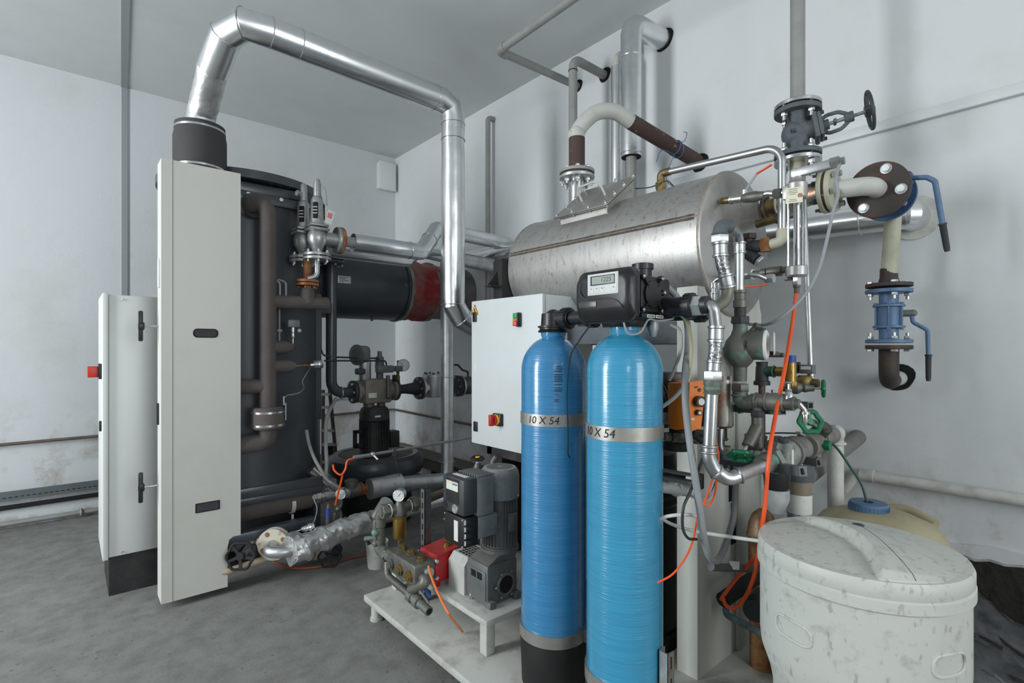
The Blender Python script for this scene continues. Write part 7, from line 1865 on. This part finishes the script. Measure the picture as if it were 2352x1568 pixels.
# hoses
one('grey_hose', MB().pipe([(1.42, 1.15, 1.68), Pd(1462, 640, 1.72), Pd(1495, 643, 1.74), Pd(1530, 658, 1.76), Pd(1560, 690, 1.78), Pd(1578, 740, 1.78), Pd(1580, 800, 1.76), Pd(1574, 850, 1.72), Pd(1574, 920, 1.68), Pd(1582, 1000, 1.64), Pd(1594, 1080, 1.62), Pd(1606, 1160, 1.62), Pd(1616, 1230, 1.63), Pd(1628, 1275, 1.65), Pd(1645, 1288, 1.70), Pd(1656, 1275, 1.78), Pd(1672, 1235, 1.86), Pd(1686, 1180, 1.90), Pd(1690, 1100, 1.93), Pd(1690, 1060, 1.95)], .0115, n=12, smooth=True), M['hosegrey'], 'long thick grey hose arching over the valve head and hanging to the floor', 'hose')
one('white_tube', MB().pipe([(1.53, .96, 1.53), Pd(1562, 760, 1.70), Pd(1564, 800, 1.72), Pd(1552, 840, 1.80), Pd(1538, 872, 1.88)], .0058, n=8, smooth=True), M['hosew'], 'short white tube bending down from the valve head', 'hose')
one('yellowed_tube', MB().pipe([Pd(1555, 715, 1.70), Pd(1578, 740, 1.70), Pd(1588, 790, 1.70), Pd(1586, 840, 1.72), Pd(1580, 875, 1.74)], .0065, n=8, smooth=True), M['hosey'], 'yellowed tube running beside the thick grey hose', 'hose')
one('white_tube', MB().pipe([Pd(1570, 888, 1.74), Pd(1550, 912, 1.76), Pd(1520, 935, 1.80), Pd(1500, 950, 1.84)], .0065, n=8, smooth=True), M['hosew'], 'white tube crossing in front of the black finned motor', 'hose')
one('white_tube', MB().pipe([Pd(1505, 1195, 1.70), Pd(1530, 1186, 1.68), Pd(1560, 1182, 1.66), Pd(1585, 1182, 1.66), Pd(1602, 1186, 1.68)], .006, n=8, smooth=True), M['hosew'], 'white tube end reaching right from behind the blue tank', 'hose')
one('white_tube', MB().pipe([Pd(1505, 1180, 1.75), Pd(1540, 1202, 1.74), Pd(1590, 1218, 1.72), Pd(1660, 1230, 1.68), Pd(1752, 1243, 1.60)], .006, n=8, smooth=True), M['hosew'], 'long white tube sagging from the blue tank to the barrel', 'hose')
one('orange_cable', MB().pipe([Pd(1641, 995, 1.66), Pd(1649, 1040, 1.66), Pd(1646, 1085, 1.68), Pd(1643, 1130, 1.70), Pd(1628, 1160, 1.70), Pd(1612, 1155, 1.70)], .0032, n=8, smooth=True).pipe([Pd(1638, 1010, 1.67), Pd(1642, 1060, 1.68), Pd(1630, 1120, 1.69), Pd(1610, 1170, 1.68), Pd(1600, 1200, 1.66), Pd(1592, 1240, 1.62), Pd(1575, 1280, 1.58), Pd(1545, 1318, 1.56), Pd(1510, 1338, 1.56)], .0032, n=8, smooth=True), M['orange'], 'thin orange cable looping behind the bright pipe and down to the blue tank', 'cable')
one('grey_cable', MB().pipe([Pd(1577, 1125, 1.70), Pd(1600, 1140, 1.70), Pd(1625, 1140, 1.72), Pd(1643, 1115, 1.74), Pd(1648, 1080, 1.75)], .004, n=8, smooth=True).pipe([Pd(1580, 1135, 1.71), Pd(1608, 1148, 1.71), Pd(1632, 1135, 1.73), Pd(1645, 1105, 1.75)], .004, n=8, smooth=True), M['cableg'], 'grey cables curving over the stand face behind the hose', 'cable')
one('dark_hose', MB().pipe([Pd(1632, 1300, 1.72), Pd(1660, 1303, 1.78), Pd(1700, 1304, 1.86), Pd(1740, 1308, 1.9)], .014, n=12, smooth=True), M['hosedk'], 'dark hose lying level with a foil patch beside the barrel', 'hose')
one('foil_patch', MB().box(Pd(1687, 1298, 1.80), (.032, .004, .028), Matrix.Rotation(-.9, 3, 'Z')), M['foil'], 'square foil patch taped on the dark level hose', 'patch')
# rust brown trap with dome behind the barrel
c = Pd(1752, 1190, 2.15)
t = T('expansion_vessel', 'rusty brown domed vessel standing behind the orange hose', 'vessel', (c.x, c.y, .3))
z5 = 1.45 - 430/1187*2.15
t.p('dome', MB().lathe((c.x, c.y, z5), EZ, [(0, .062), (.004, .066), (.01, .060), (.05, .055), (.09, .040), (.11, .018), (.115, 0)], 36), M['ruststeel2'])
t.p('body', MB().lathe((c.x, c.y, .13), EZ, [(0, .05), (z5-.13, .056)], 36), M['rust'])
t.p('seam', MB().torus((c.x, c.y, z5-.01), EZ, .058, .005, 36, 6), M['paintc'])
t.p('outlet', MB().cyl((c.x-.15, c.y-.04, .44), (c.x, c.y, .44), .035, n=20), M['bronze'])
t.p('dark_sleeve', MB().cyl((c.x-.19, c.y-.05, .44), (c.x-.13, c.y-.035, .44), .042, n=20), M['castd'])
# dark stub and corroded pipe near stand foot
s0 = Pd(1660, 1378, 1.95); s1 = Pd(1720, 1335, 2.05)
one('dark_stub', MB().pipe([s0, s1, Pd(1760, 1310, 2.1)], .028, n=18, smooth=True), M['blackm'], 'dark stub pipe holding the orange hose ends near the stand foot', 'pipe')
one('corroded_pipe', MB().pipe([Pd(1667, 1398, 1.96), Pd(1672, 1412, 1.94), Pd(1700, 1428, 1.9), Pd(1765, 1462, 1.8)], .013, n=14, smooth=True), M['patina2'], 'corroded blue green pipe sloping down to the barrel', 'pipe')
